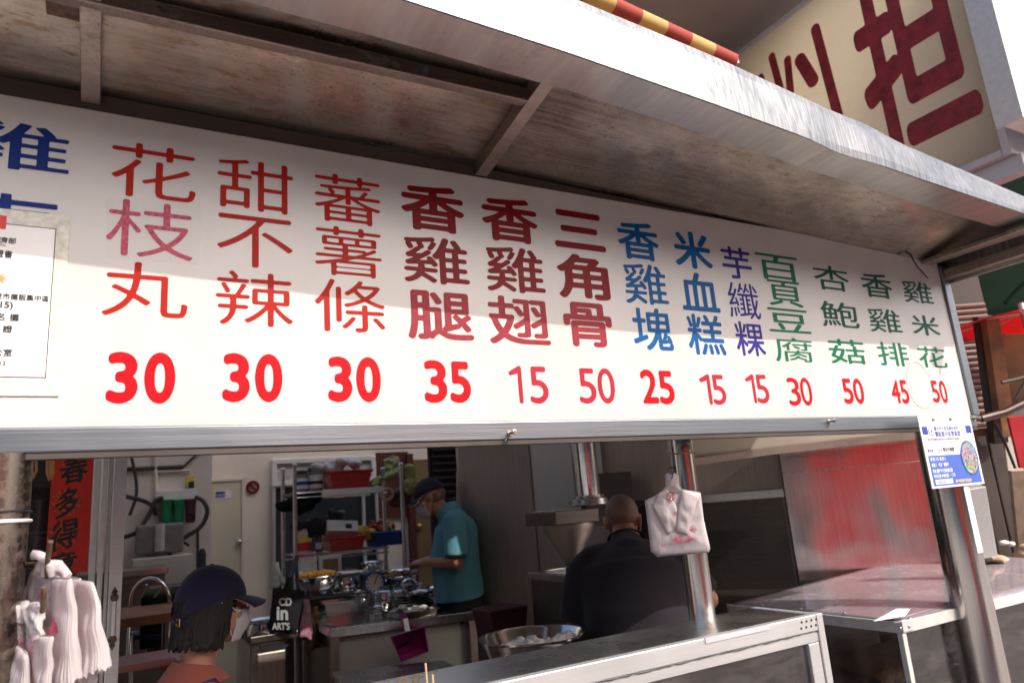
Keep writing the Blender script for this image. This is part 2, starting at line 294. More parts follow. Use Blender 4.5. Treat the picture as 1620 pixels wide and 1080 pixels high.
# ------------------------------------------------------------------ mesh helpers
class MB:
    def __init__(s): s.v = []; s.f = []
    def add(s, vs, fs):
        o = len(s.v); s.v += [Vector(p) for p in vs]; s.f += [tuple(o+i for i in f) for f in fs]; return s
    def hexa(s, a, b):
        """bottom ring a (4 points), top ring b (4 points)"""
        return s.add(list(a)+list(b), [(3, 2, 1, 0), (4, 5, 6, 7), (0, 1, 5, 4), (1, 2, 6, 5), (2, 3, 7, 6), (3, 0, 4, 7)])
    def box(s, x0, x1, y0, y1, z0, z1):
        return s.hexa([(x0, y0, z0), (x1, y0, z0), (x1, y1, z0), (x0, y1, z0)], [(x0, y0, z1), (x1, y0, z1), (x1, y1, z1), (x0, y1, z1)])
    def obox(s, a, b, w, h, up=(0, 0, 1)):
        a = Vector(a); b = Vector(b); d = (b-a).normalized(); u = Vector(up); sd = d.cross(u).normalized()*w/2; u = sd.cross(d).normalized()*h/2
        return s.hexa([a-sd-u, a+sd-u, a+sd+u, a-sd+u], [b-sd-u, b+sd-u, b+sd+u, b-sd+u])
    def slab(s, pts, off):
        """polygon pts thickened by vector off"""
        pts = [Vector(p) for p in pts]; off = Vector(off); n = len(pts)
        return s.add(pts+[p+off for p in pts], [tuple(range(n))[::-1], tuple(range(n, 2*n))]+[(i, (i+1) % n, n+(i+1) % n, n+i) for i in range(n)])
    def tube(s, path, r, seg=10, closed=False):
        path = [Vector(p) for p in path]; n = len(path); rr = r if isinstance(r, (list, tuple)) else [r]*n
        rings = []; pu = None
        for i, p in enumerate(path):
            if closed: d = path[(i+1) % n]-path[i-1]
            else: d = path[min(i+1, n-1)]-path[max(i-1, 0)]
            d.normalize()
            if pu is None: pu = d.orthogonal().normalized()
            pu = (pu-d*pu.dot(d))
            pu = pu.normalized() if pu.length > 1e-5 else d.orthogonal().normalized()
            sd = d.cross(pu)
            rings.append([p+(pu*math.cos(2*math.pi*k/seg)+sd*math.sin(2*math.pi*k/seg))*rr[i] for k in range(seg)])
        vs = [q for r_ in rings for q in r_]; fs = []
        for i in range(n if closed else n-1):
            j = (i+1) % n
            fs += [(i*seg+k, i*seg+(k+1) % seg, j*seg+(k+1) % seg, j*seg+k) for k in range(seg)]
        if not closed: fs += [tuple(range(seg))[::-1], tuple((n-1)*seg+k for k in range(seg))]
        return s.add(vs, fs)
    def lathe(s, prof, c=(0, 0, 0), seg=28, axis=None, sx=1, sy=1, caps=True):
        c = Vector(c); q = Vector(axis).to_track_quat('Z', 'Y') if axis is not None else None; vs = []
        for r, z in prof:
            for k in range(seg):
                p = Vector((r*sx*math.cos(2*math.pi*k/seg), r*sy*math.sin(2*math.pi*k/seg), z))
                if q: p = q @ p
                vs.append(c+p)
        m = len(prof)
        fs = [(i*seg+k, i*seg+(k+1) % seg, (i+1)*seg+(k+1) % seg, (i+1)*seg+k) for i in range(m-1) for k in range(seg)]
        if prof[0] == prof[-1]: caps = False
        if caps and prof[0][0] > 1e-5: fs.append(tuple(range(seg))[::-1])
        if caps and prof[-1][0] > 1e-5: fs.append(tuple((m-1)*seg+k for k in range(seg)))
        return s.add(vs, fs)
    def ell(s, c, r, rot=None, seg=20, rings=12):
        c = Vector(c); vs = []; fs = []
        for i in range(rings+1):
            t = math.pi*i/rings
            for k in range(seg):
                p = Vector((r[0]*math.sin(t)*math.cos(2*math.pi*k/seg), r[1]*math.sin(t)*math.sin(2*math.pi*k/seg), r[2]*math.cos(t)))
                if rot is not None: p = rot @ p
                vs.append(c+p)
        for i in range(rings): fs += [(i*seg+k, (i+1)*seg+k, (i+1)*seg+(k+1) % seg, i*seg+(k+1) % seg) for k in range(seg)]
        return s.add(vs, fs)
    def cap(s, a, b, r0, r1, seg=14):
        """tapered capsule"""
        a = Vector(a); b = Vector(b); d = (b-a)
        if d.length < 1e-6: return s.ell(a, (r0, r0, r0))
        d.normalize(); path = []; rad = []
        for t in (-.98, -.8, -.5, -.2): path.append(a+d*r0*t); rad.append(r0*math.sqrt(1-t*t))
        for t in (.2, .5, .8, .98): path.append(b+d*r1*t); rad.append(r1*math.sqrt(1-t*t))
        return s.tube(path, rad, seg)
    def frust(s, a, b, r0, r1, up=(1, 0, 0), seg=24):
        """flat ended elliptical frustum; r0,r1=(ru,rv), u axis along up"""
        a = Vector(a); b = Vector(b); d = (b-a).normalized(); u = Vector(up); u = (u-d*u.dot(d)).normalized(); v = d.cross(u)
        R = lambda r: r if isinstance(r, tuple) else (r, r)
        r0 = R(r0); r1 = R(r1); vs = []
        for c, r in ((a, r0), (b, r1)):
            vs += [c+u*r[0]*math.cos(2*math.pi*k/seg)+v*r[1]*math.sin(2*math.pi*k/seg) for k in range(seg)]
        return s.add(vs, [(k, (k+1) % seg, seg+(k+1) % seg, seg+k) for k in range(seg)]+[tuple(range(seg))[::-1], tuple(range(seg, 2*seg))])
    def grid(s, fn, nu, nv):
        vs = [fn(i/nu, j/nv) for j in range(nv+1) for i in range(nu+1)]
        return s.add(vs, [(j*(nu+1)+i, j*(nu+1)+i+1, (j+1)*(nu+1)+i+1, (j+1)*(nu+1)+i) for j in range(nv) for i in range(nu)])
    def mesh(s, name, fixn=True):
        me = bpy.data.meshes.new(name); me.from_pydata([tuple(p) for p in s.v], [], s.f)
        if fixn:
            bm = bmesh.new(); bm.from_mesh(me); bmesh.ops.recalc_face_normals(bm, faces=bm.faces); bm.to_mesh(me); bm.free()
        me.update(); return me
    def build(s, name, m, parent=None, smooth=False, bevel=0, solid=0, fixn=True):
        me = s.mesh(name, fixn); me.materials.append(M[m] if isinstance(m, str) else m)
        return link(name, me, parent, smooth, bevel, solid)
def link(name, me, parent=None, smooth=False, bevel=0, solid=0):
    if smooth:
        me.polygons.foreach_set('use_smooth', [True]*len(me.polygons))
        if smooth != 'all':
            me.set_sharp_from_angle(angle=math.radians(42))
    o = bpy.data.objects.new(name, me); COL.objects.link(o)
    if parent: o.parent = parent
    if solid:
        md = o.modifiers.new('thickness', 'SOLIDIFY'); md.thickness = solid; md.offset = 0
    if bevel:
        md = o.modifiers.new('edge', 'BEVEL'); md.width = bevel; md.segments = 2; md.limit_method = 'ANGLE'
    return o
def tag(o, label, cat, group=None):
    o['label'] = label; o['category'] = cat
    if group: o['group'] = group
    return o
def thing(name, label, cat, group=None):
    o = bpy.data.objects.new(name, None); COL.objects.link(o); o.empty_display_size = .1
    return tag(o, label, cat, group)
def stuff(o): o['kind'] = 'stuff'; return o
def struct(o): o['kind'] = 'structure'; return o
def rebase(root, base):
    """move the Empty to the thing's base while its parts stay where they are"""
    base = Vector(base)
    for c in root.children: c.location = c.location - base
    root.location = base
    return root
def copy_tree(o, parent=None):
    c = o.copy(); COL.objects.link(c); c.parent = parent
    for ch in list(o.children): copy_tree(ch, c)
    return c
def organic(name, mb, voxel, it, m, parent=None, warp=0, wscale=8):
    me = mb.mesh(name+'_src')
    o = bpy.data.objects.new('tmp', me); COL.objects.link(o)
    r = o.modifiers.new('r', 'REMESH'); r.mode = 'VOXEL'; r.voxel_size = voxel; r.use_smooth_shade = True
    if it: sm = o.modifiers.new('s', 'SMOOTH'); sm.iterations = it; sm.factor = .6
    dg = bpy.context.evaluated_depsgraph_get(); ev = o.evaluated_get(dg)
    out = bpy.data.meshes.new_from_object(ev); out.name = name
    bpy.data.objects.remove(o)
    if warp:
        for v in out.vertices:
            p = v.co*wscale; n = noise.noise_vector(p)
            v.co += n*warp
    out.materials.clear(); out.materials.append(M[m])
    return link(name, out, parent, 'all')

# ------------------------------------------------------------------ lettering
_gc = {}
def text_tris(ch):
    if ch in _gc: return _gc[ch]
    cu = bpy.data.curves.new('t', 'FONT'); cu.body = ch; o = bpy.data.objects.new('t', cu); COL.objects.link(o)
    bpy.context.view_layer.update(); me = o.to_mesh(); me.calc_loop_triangles()
    V = np.array([v.co[:2] for v in me.vertices]); T = np.array([t.vertices[:] for t in me.loop_triangles])
    o.to_mesh_clear(); bpy.data.objects.remove(o); _gc[ch] = (V, T); return _gc[ch]
def disc_op(a, r, fn):
    out = a.copy(); R = int(math.ceil(r)); Pd = np.pad(a, R, mode='constant')
    h, w = a.shape
    for dy in range(-R, R+1):
        for dx in range(-R, R+1):
            if dx*dx+dy*dy <= r*r: out = fn(out, Pd[R+dy:R+dy+h, R+dx:R+dx+w])
    return out
_gg = {}
def glyph_poly(ch, er, di, res=150):
    """rounded outline of a character: rasterise, open with a disc, dilate, contour. Result in unit box of its ink."""
    key = (ch, er, di, res)
    if key in _gg: return _gg[key]
    V, T = text_tris(ch); mn = V.min(0); mx = V.max(0); ext = (mx-mn).max(); ss = 2
    sc = res*ss/ext; mg = int(res*ss*.06)+2
    P = (V-mn)*sc+mg; W = int((mx-mn)[0]*sc)+2*mg; H = int((mx-mn)[1]*sc)+2*mg
    W += W % 2; H += H % 2
    g = np.zeros((H, W), np.float32)
    for t in T:
        a, b, c = P[t]; x0 = int(max(0, min(a[0], b[0], c[0])-1)); x1 = int(min(W, max(a[0], b[0], c[0])+2)); y0 = int(max(0, min(a[1], b[1], c[1])-1)); y1 = int(min(H, max(a[1], b[1], c[1])+2))
        xs, ys = np.meshgrid(np.arange(x0, x1)+.5, np.arange(y0, y1)+.5)
        e = lambda p, q: (q[0]-p[0])*(ys-p[1])-(q[1]-p[1])*(xs-p[0])
        w0, w1, w2 = e(a, b), e(b, c), e(c, a)
        g[y0:y1, x0:x1][((w0 >= 0) & (w1 >= 0) & (w2 >= 0)) | ((w0 <= 0) & (w1 <= 0) & (w2 <= 0))] = 1
    g = g.reshape(H//2, 2, W//2, 2).mean((1, 3))
    if er: g = disc_op(g, er*res, np.minimum)
    if er+di: g = disc_op(g, (er+di)*res, np.maximum)
    for _ in range(2):
        p = np.pad(g, 1); g = (p[:-2, 1:-1]+p[2:, 1:-1]+2*p[1:-1, 1:-1])/4; p = np.pad(g, 1); g = (p[1:-1, :-2]+p[1:-1, 2:]+2*p[1:-1, 1:-1])/4
    g = np.pad(g, 1); h, w = g.shape; vs = []; fs = []
    def quad(x0, x1, y): o = len(vs); vs.extend([(x0, y), (x1, y), (x1, y+1), (x0, y+1)]); fs.append((o, o+1, o+2, o+3))
    ins = g >= .5
    full = ins[:-1, :-1] & ins[:-1, 1:] & ins[1:, :-1] & ins[1:, 1:]; anyc = ins[:-1, :-1] | ins[:-1, 1:] | ins[1:, :-1] | ins[1:, 1:]
    for y in range(h-1):
        x = 0
        while x < w-1:
            if full[y, x]:
                x0 = x
                while x < w-1 and full[y, x]: x += 1
                quad(x0, x, y); continue
            if anyc[y, x]:
                cs = [(x, y), (x+1, y), (x+1, y+1), (x, y+1)]; vals = [g[q[1], q[0]] for q in cs]; poly = []
                for i in range(4):
                    p, q = cs[i], cs[(i+1) % 4]; a, b = vals[i], vals[(i+1) % 4]
                    if a >= .5: poly.append(p)
                    if (a >= .5) != (b >= .5):
                        t = (.5-a)/(b-a); poly.append((p[0]+(q[0]-p[0])*t, p[1]+(q[1]-p[1])*t))
                if len(poly) >= 3: o = len(vs); vs.extend(poly); fs.append(tuple(range(o, o+len(poly))))
            x += 1
    A = np.array(vs); A -= A.min(0); A /= A.max(0); _gg[key] = (A, fs); return _gg[key]
def put_glyph(ch, m, parent, fn, er=.0, di=.0, name='character'):
    """fn(u, v) -> 3D point, u right, v up in the ink box"""
    A, fs = glyph_poly(ch, er, di); me = bpy.data.meshes.new(name); me.from_pydata([tuple(fn(u, v)) for u, v in A], [], fs)
    me.materials.append(M[m]); return link(name, me, parent)
def text_flat(body, m, parent, o0, ux, uz, size, name='printed_text', bold=0):
    """plain text printed from origin o0 along ux with height along uz"""
    if any(ord(ch) > 0x2000 for ch in body):
        vs = []; fs = []; x = 0
        for ch in body:
            if ch == ' ': x += .3; continue
            Vg, _ = text_tris(ch); mn = Vg.min(0); mx_ = Vg.max(0); wide = ord(ch) > 0x2000
            A, F_ = glyph_poly(ch, 0, bold, 64); o = len(vs)
            vs += [Vector(o0)+Vector(ux)*(x+mn[0]+(mx_[0]-mn[0])*u)*size+Vector(uz)*(mn[1]+(mx_[1]-mn[1])*v)*size for u, v in A]; fs += [tuple(o+i for i in f) for f in F_]
            x += 1.0 if wide else mx_[0]+.07
        me = bpy.data.meshes.new(name); me.from_pydata(vs, [], fs); me.materials.append(M[m]); return link(name, me, parent)
    cu = bpy.data.curves.new('t', 'FONT'); cu.body = body; cu.size = 1; cu.offset = bold
    o = bpy.data.objects.new('t', cu); COL.objects.link(o); bpy.context.view_layer.update(); tm = o.to_mesh()
    vs = [Vector(o0)+Vector(ux)*v.co.x*size+Vector(uz)*v.co.y*size for v in tm.vertices]; fs = [tuple(p.vertices) for p in tm.polygons]
    me = bpy.data.meshes.new(name); me.from_pydata(vs, [], fs); o.to_mesh_clear(); bpy.data.objects.remove(o)
    me.materials.append(M[m]); return link(name, me, parent)

for k_ in M:
    if k_.endswith('_ink'): M[k_].node_tree.nodes['Principled BSDF'].inputs['Specular IOR Level'].default_value = .15
# ================================================================== SETTING
b = MB(); b.add([(-60, -60, 0), (60, -60, 0), (60, 60, 0), (-60, 60, 0)], [(0, 1, 2, 3)]); struct(b.build('ground', 'asphalt'))
b = MB(); b.box(-18, 18, -15.5, 1.02, .002, .1); struct(b.build('pavement', 'paving'))
b = MB(); b.box(-.35, 5.2, 1.022, 6.2, .003, .12); struct(b.build('floor', 'tile'))
YB = 5.3
b = MB(); b.box(.76, 5.2, YB, YB+.1, .121, 3.1); wall_back = struct(b.build('wall', 'wall'))
b = MB(); b.box(-.35, .755, 4.75, 4.85, .121, 3.1); b.box(.70, .757, 4.852, YB+.1, .121, 3.1); struct(b.build('wall_recess', 'wall'))
b = MB(); b.box(-.45, -.352, 1.022, 6.2, .121, 3.1); struct(b.build('wall_side', 'wall'))
b = MB(); b.box(5.21, 5.3, 1.1, 6.2, .1, 3.1); struct(b.build('wall_far_side', 'wall2'))
b = MB(); b.box(-.45, 5.3, 1.25, 2.2, 3.102, 3.2); struct(b.build('ceiling', 'wall'))
# facade above the shop
t = thing('shop_building', 'beige rendered building front above the shop, behind the food cart roof', 'building')
b = MB(); b.box(-8, 7.6, 2.25, 2.35, 3.22, 5.3); b.build('wall', 'facade', t)
b = MB(); b.box(-8, 5.3, 1.02, 1.24, 2.70, 3.10); b.build('lintel', 'facade', t)
b = MB(); b.box(2.73, 5.3, 1.06, 1.12, 2.2, 2.699); b.build('sun_blocker_board', 'shutter', t)  # added unseen board that keeps the sun off the teal man's torso
b = MB(); b.box(-8, 5.3, 1.02, 2.249, 3.21, 3.26); b.build('ledge', 'facade', t)
b = MB(); b.box(-8, 7.5, 1.0, 2.4, 5.32, 5.4); b.build('eave', 'facade', t)
b = MB(); b.box(-8, -.46, 1.02, 1.24, .1, 2.858); b.build('wall', 'facade', t)
p1 = at(1206, 40, y=2.2)
b = MB(); b.tube([(p1.x, 2.2, 3.3), (p1.x, 2.2, 5.31)], .045, 12); b.build('pipe', 'alu_white', t, True)
# opposite side of the street, behind the camera (seen only as reflections and bounce)
t = thing('opposite_building', 'pale building row across the street with red awnings', 'building')
b = MB(); b.box(-20, 22, -16.5, -16, 0, 6.2); b.build('wall', 'opp', t)
for i in range(9):
    x = -12+i*3.1
    b = MB(); b.box(x, x+1.7, -15.995, -15.95, 3.6, 5.0); b.build('window', 'window', t)
for i, (x, w, m) in enumerate([(-9, 3, 'green_tarp'), (-5.2, 3.4, 'red_cloth'), (-1, 3.2, 'yellow_cloth'), (3.0, 4.2, 'red_cloth'), (8.2, 4, 'red_cloth')]):
    b = MB(); b.slab([(x, -16, 3.2), (x+w, -16, 3.2), (x+w, -14.2, 2.7), (x, -14.2, 2.7)], (0, 0, .04)); b.slab([(x, -14.2, 2.7), (x+w, -14.2, 2.7), (x+w, -14.2, 2.35), (x, -14.2, 2.35)], (0, .03, 0)); b.build('awning', m, t)
for i in range(6):
    x = -11+i*4.3
    b = MB(); b.box(x, x+2.6, -15.99, -15.96, .1, 2.3); b.build('shutter', 'window' if i % 2 else 'shutter', t)

t = thing('market_tent', 'red market tent across the lane', 'tent')
tx, ty = 2.6, -4.3
for i in range(4):
    c = [(-1.5, 1.2), (1.5, 1.2), (1.5, -1.2), (-1.5, -1.2)]; p, q = c[i], c[(i+1) % 4]
    b = MB(); b.slab([(tx+p[0], ty+p[1], 2.3), (tx+q[0], ty+q[1], 2.3), (tx, ty, 3.5)], (0, 0, .01)); b.build('roof_panel', 'red_cloth', t)
    b = MB(); b.slab([(tx+p[0], ty+p[1], 2.02), (tx+q[0], ty+q[1], 2.02), (tx+q[0], ty+q[1], 2.3), (tx+p[0], ty+p[1], 2.3)], (.01, .01, 0)); b.build('valance', 'red_cloth' if i % 2 else 'pink_cloth', t)
    b = MB(); b.tube([(tx+p[0]*.97, ty+p[1]*.97, 0), (tx+p[0]*.97, ty+p[1]*.97, 2.3)], .02, 8); b.build('pole', 'alu', t, True)
b = MB(); b.box(tx-1.45, tx-.2, ty-1.12, ty-1.10, .12, 2.3); b.build('side_curtain', cloth('faded_red_cloth', (.70, .20, .20)), t)
b = MB(); b.box(tx+.15, tx+.75, ty-1.12, ty-1.10, .12, 2.3); b.build('side_curtain', 'red_stripe', t)
b = MB(); b.box(tx-.19, tx+.14, ty-1.12, ty-1.10, .12, 2.3); b.build('side_curtain', 'pink_cloth', t)
b = MB(); b.box(tx+.77, tx+1.3, ty-1.12, ty-1.10, .12, 2.3); b.build('side_curtain', 'yellow_cloth', t)
b = MB(); b.box(tx-.2, tx+1.4, ty+.0, ty+.3, 0, .8); b.build('counter', 'white', t)

# ================================================================== THE CART
ZB = at(700, 668, y=0).z; ZT = at(700, 270, y=0).z
XR = at(1482, 415, y=0).x; XL = -.85
ZS = 2.475   # top of the dark strip on the left, slopes down to the right
cart = thing('food_cart', 'stainless steel street food cart with dented canopy, light box frame and posts', 'food cart')
# fascia points: lower outer edge, upper outer edge, inner flange edge
lo_px = [(640, 0, .535), (900, 84, .545), (1122, 162, .54), (1287, 222, .53), (1313, 233, .528), (1447, 280, .505), (1620, 338, .475)]
LO = [at(a, c, y=-d) for a, c, d in lo_px]
d0 = (LO[1]-LO[0]).normalized(); LO = [LO[0]-Vector((1.5, -.01, -.06))] + LO; LO.append(LO[-1]+(LO[-1]-LO[-2]).normalized()*.42)
up_px = [(905, 0), (1144, 95.5), (1309, 167), (1384, 193), (1438, 219), (1620, 289)]
UPp = [at(a, c, y=-.52) for a, c in up_px]
def interp(pts, x):
    for i in range(len(pts)-1):
        if pts[i].x <= x <= pts[i+1].x or i == len(pts)-2 or (i == 0 and x < pts[0].x):
            f = (x-pts[i].x)/(pts[i+1].x-pts[i].x); return pts[i].lerp(pts[i+1], f)
in_px = [(450, 17), (900, 141), (1211, 242), (1473, 327), (1620, 371)]
INN = []
for a, c in in_px:
    p = at(a, c, z=2.49); 
    for _ in range(6): p = at(a, c, z=interp(LO, p.x).z+.002)
    INN.append(p)
INN = [INN[0]-Vector((1.3, 0, -.04))]+INN+[INN[-1]+(INN[-1]-INN[-2]).normalized()*.5]
XE = LO[-1].x
xs = [XL-.4+(XE-XL+.4)*i/90 for i in range(91)]
b = MB()
def fas(u, v):
    x = xs[int(round(u*90))]; l = interp(LO, x); h = interp(UPp, x)
    z = l.z+(h.z-l.z)*v
    y = l.y+(.02)*v + .006*math.sin(x*5)*v*(1-v)*2
    k = math.exp(-((x-1.95)/.12)**2); y += .012*k*(1-v)
    return Vector((x, y-(.004 if 0 < v < 1 else 0), z))
b.grid(fas, 90, 6); b.build('fascia', 'fascia', cart, solid=.003)
b = MB()
def fl(u, v):
    x = xs[int(round(u*90))]; l = interp(LO, x); i = interp(INN, x)
    k = math.exp(-((x-1.95)/.07)**2)
    return Vector((x, l.y+(i.y-l.y)*v+.003+.012*k*(1-v), l.z+.001+(.0 if v < 1 else .0)+.006*k*(1-v)))
b.grid(fl, 90, 3); b.build('flange', 'flange', cart, solid=.003)
def zs_(x): return ZS-.02*max(0, x)-.0
def zstrip(x):
    a = at(0, 120, y=0); c = at(735, 258, y=0); d = at(1400, 400, y=0)
    return interp([a, c, d], x).z
def gap(x): return min(.075, (interp(UPp, x).z-interp(LO, x).z)*.6)
def under(u, v):
    x = XL-.4+(XE-XL+.36)*u; yf = interp(INN, x).y; y0 = .02
    zf = interp(LO, x).z+gap(x); zb = zstrip(x)
    n = noise.noise(Vector((x*1.5, v*3, 0)))
    return Vector((x, y0+(yf-y0)*v, zb+(zf-zb)*v+n*.004))
b = MB(); b.grid(lambda u, v: Vector((xs[int(round(u*90))], interp(INN, xs[int(round(u*90))]).y+.002, interp(LO, xs[int(round(u*90))]).z+.003+v*gap(xs[int(round(u*90))]))), 90, 1)
b.build('flange_lip', 'strip', cart, solid=.002)
b = MB(); b.grid(under, 60, 10); b.build('soffit', 'under', cart, True, solid=.002)
# roof sheet above, and its back part over the cook
def roof(u, v):
    x = XL-.4+(XE-XL+.38)*u; up = interp(UPp, x); lo = interp(LO, x); return Vector((x, lo.y+.03+(.95-lo.y-.03)*v, (up.z-.012)*(1-v)+(zstrip(min(x, XR))+.13)*v))
b = MB(); b.grid(roof, 40, 8); b.build('roof_sheet', 'fascia', cart, True, solid=.004)
b = MB(); b.slab([(XL-.4, .13, 2.43), (XE, .13, 2.37), (XE, .95, 2.37), (XL-.4, .95, 2.43)], (0, 0, .01)); b.build('inner_ceiling', 'under', cart)
# beams below the soffit
def bt(a, c, off=.02, yy=None):
    return a
def soff(x, y):
    yf = interp(INN, x).y; v = (y-.02)/(yf-.02); return under((x-XL+.4)/(XE-XL+.36), v).z
def upz(px, py, drop):
    p = at(px, py, z=2.46)
    for _ in range(8): p = at(px, py, z=soff(p.x, p.y)-drop)
    return p
pa = upz(150, 13, .05); pb = upz(835, 166, .05)
b = MB(); a0 = pa+(pa-pb)*.8; b.obox(a0+Vector((0, 0, .02)), pb+Vector((0, 0, .02)), .032, .04); b.build('beam', 'under2', cart, bevel=.003)
for n_, (q0, q1) in enumerate((((893, 138), (745, 262)), ((138, -40), (148, 150)))):
    pc_ = upz(q0[0], q0[1], .055); pd = upz(q1[0], q1[1], .03); xx = (pc_.x+pd.x)/2
    yf_ = interp(INN, xx).y+.004
    b = MB(); b.hexa([(xx-.02, yf_, soff(xx, yf_)-.055), (xx+.02, yf_, soff(xx, yf_)-.055), (xx+.02, 0, soff(xx, 0)-.035), (xx-.02, 0, soff(xx, 0)-.035)], [(xx-.02, yf_, soff(xx, yf_)-.001), (xx+.02, yf_, soff(xx, yf_)-.001), (xx+.02, 0, soff(xx, 0)-.001), (xx-.02, 0, soff(xx, 0)-.001)])
    b.build('beam', 'under2', cart, bevel=.002)
b = MB(); q = upz(100, 8, .03); b.box(q.x-.03, q.x+.05, q.y-.02, q.y+.03, q.z-.01, q.z+.03); b.build('bracket', 'rust', cart)
# end rails on the right
def xe(px, py, z): return at(px, py, z=z)
e0 = at(1500, 432, y=.0); e1 = at(1640, 378, z=2.375)
b = MB(); X1 = XR+.035
b.box(X1-.02, X1+.03, -.47, .10, 2.315, 2.36); b.build('end_rail', 'under2', cart, bevel=.003)
b = MB(); b.box(X1-.17, X1-.10, -.45, -.005, 2.374, 2.392); b.build('end_rail', 'under2', cart, bevel=.003)
b = MB(); b.box(X1+.031, X1+.045, -.49, .12, 2.30, 2.318); b.build('end_trim', 'flange', cart, bevel=.002)
b = MB(); b.box(X1+.0305, X1+.045, -.47, .95, 2.32, 2.52); b.build('side_fascia', 'fascia', cart)
# dark strip over the light box
b = MB(); b.add([Vector((x, .004, ZT-.02)) for x in (XL, XR)]+[Vector((XR, .004, zstrip(XR))), Vector((XR-.9, .004, zstrip(XR-.9))), Vector((.8, .004, zstrip(.8))), Vector((XL, .004, zstrip(XL)))], [(0, 1, 2, 3, 4, 5)])
b.build('top_strip', 'strip', cart, solid=.004)
# posts
def post_x(px0, px1, py, y):
    a = at(px0, py, y=y); c = at(px1, py, y=y); return (a.x+c.x)/2, (at((px0+px1)/2, py, y=y)-EYE).dot(fwd)*(px1-px0)/FPX/2
cxr, rr_ = post_x(1481, 1541, 800, -.02)
b = MB(); b.tube([(cxr, .0, .1), (cxr, .0, ZB-.052)], rr_, 36); post = b.build('post', 'steel_pole', cart, True)
b = MB(); b.grid(lambda u, v: Vector((cxr+(rr_+.001)*math.sin(-.2+u*.75), -(rr_+.001)*math.cos(-.2+u*.75), 1.13+v*.27+.003*math.sin(u*30)*v)), 12, 4); s_ = b.build('worn_sticker', 'paper', post, 'all')
cxm, rm = post_x(1068, 1108, 800, .25)
b = MB(); b.tube([(cxm, .25, .1), (cxm, .25, 2.36)], rm, 32); b.build('post', 'steel_pole', cart, True)
b = MB(); b.tube([Vector((cxm+(rm+.004)*math.cos(t), .25+(rm+.004)*math.sin(t), at(1075, 712, y=.2).z-.01)) for t in [i*.4 for i in range(16)]], .003, 6, True); b.build('wire_tie', 'rubber', cart, True)
cxl = at(0, 800, y=.0).x-.0; rl = .072
b = MB(); b.tube([(at(42, 850, y=.0).x-rl, .03, .1), (at(42, 850, y=.0).x-rl, .03, ZB-.052)], rl, 36); pl = b.build('post', 'pole_rust', cart, True)
# gusset wire at the strip (black wire)
w0 = at(1420, 402, y=-.01); w1 = at(1440, 402, y=-.04); w2 = at(1450, 420, y=-.03); w3 = at(1468, 440, y=-.02)
b = MB(); b.tube([w0, at(1430, 397, y=-.03), w1, w2, w3], [.004, .0045, .005, .004, .003], 7); tag(b.build('cable', 'black', None, True), 'short black cable end dangling over the top right corner of the menu sign', 'cable')

# ------------------------------------------------------------------ light box sign
sign = thing('menu_sign', 'long white light box menu sign with coloured Chinese dish names over red prices', 'sign')
b = MB(); b.box(XL, XR, 0, .12, ZB, ZT); b.build('light_box', 'acrylic', sign, bevel=.002)
ZC = at(700, 698, y=-.012).z
xce = at(1449, 670, y=-.012).x
b = MB(); b.box(XL, XR+.012, -.012, .13, ZC, ZB-.001); b.build('bottom_channel', 'chan', sign, bevel=.003)
b = MB(); b.box(XL, XR+.012, -.008, .02, ZC-.013, ZC-.0005); b.build('channel_lip', 'strip', sign)
xa = at(1482, 415, y=0).x; xb_ = at(1532, 650, y=0).x; xe2 = at(1499, 415, y=-.01).x
b = MB(); b.box(XR+.001, XR+.052, -.012, .12, ZB, zstrip(XR)-.01); b.build('end_channel', 'chan', sign, bevel=.003)
sheen = MB(); 
def zq(z): return z
def place_char(ch, m, L, R, T, B, zoom, er=.022, di=.0, name='character'):
    """L,R: left / right ink extremes (x, y); T,B: top / bottom ink extremes; zoom=(ox, oy, factor) of the measured crop"""
    ox, oy, f = zoom
    c = lambda p: (ox+p[0]/f, oy+p[1]/f)
    xl = at(*c(L), y=0).x; xr = at(*c(R), y=0).x; zt = at(*c(T), y=0).z; zb = at(*c(B), y=0).z
    return put_glyph(ch, m, sign, lambda u, v: (xl+(xr-xl)*u, -.0008, zb+(zt-zb)*v), er, di, name)
Z1 = (0, 150, 2.0375); Z2 = (600, 250, 2.512); Z3 = (960, 300, 2.1606)
def pc(ch, m, x0, x1, top, bot, Z, **k):
    ym = (top[1]+bot[1])/2; sl = .09
    place_char(ch, m, (x0, ym-(bot[0]-x0)*sl), (x1, ym+(x1-bot[0])*sl), top, bot, Z, **k)
for ch, m, x0, x1, t_, b_ in [
    ('花', 'red_ink', 358, 632, (500, 165), (500, 338)), ('枝', 'pink_ink', 343, 622, (480, 345), (475, 525)), ('丸', 'red_ink', 332, 605, (460, 540), (460, 715)),
    ('甜', 'red_ink', 700, 945, (825, 215), (820, 375)), ('不', 'red_ink', 700, 943, (820, 393), (820, 557)), ('辣', 'red_ink', 695, 943, (815, 572), (815, 745)),
    ('蕃', 'red_ink', 1015, 1225, (1120, 262), (1120, 415)), ('薯', 'red_ink', 1015, 1230, (1120, 428), (1120, 585)), ('條', 'red_ink', 1015, 1240, (1125, 598), (1130, 765))]:
    pc(ch, m, x0, x1, t_, b_, Z1, er=.024, di=-.004)
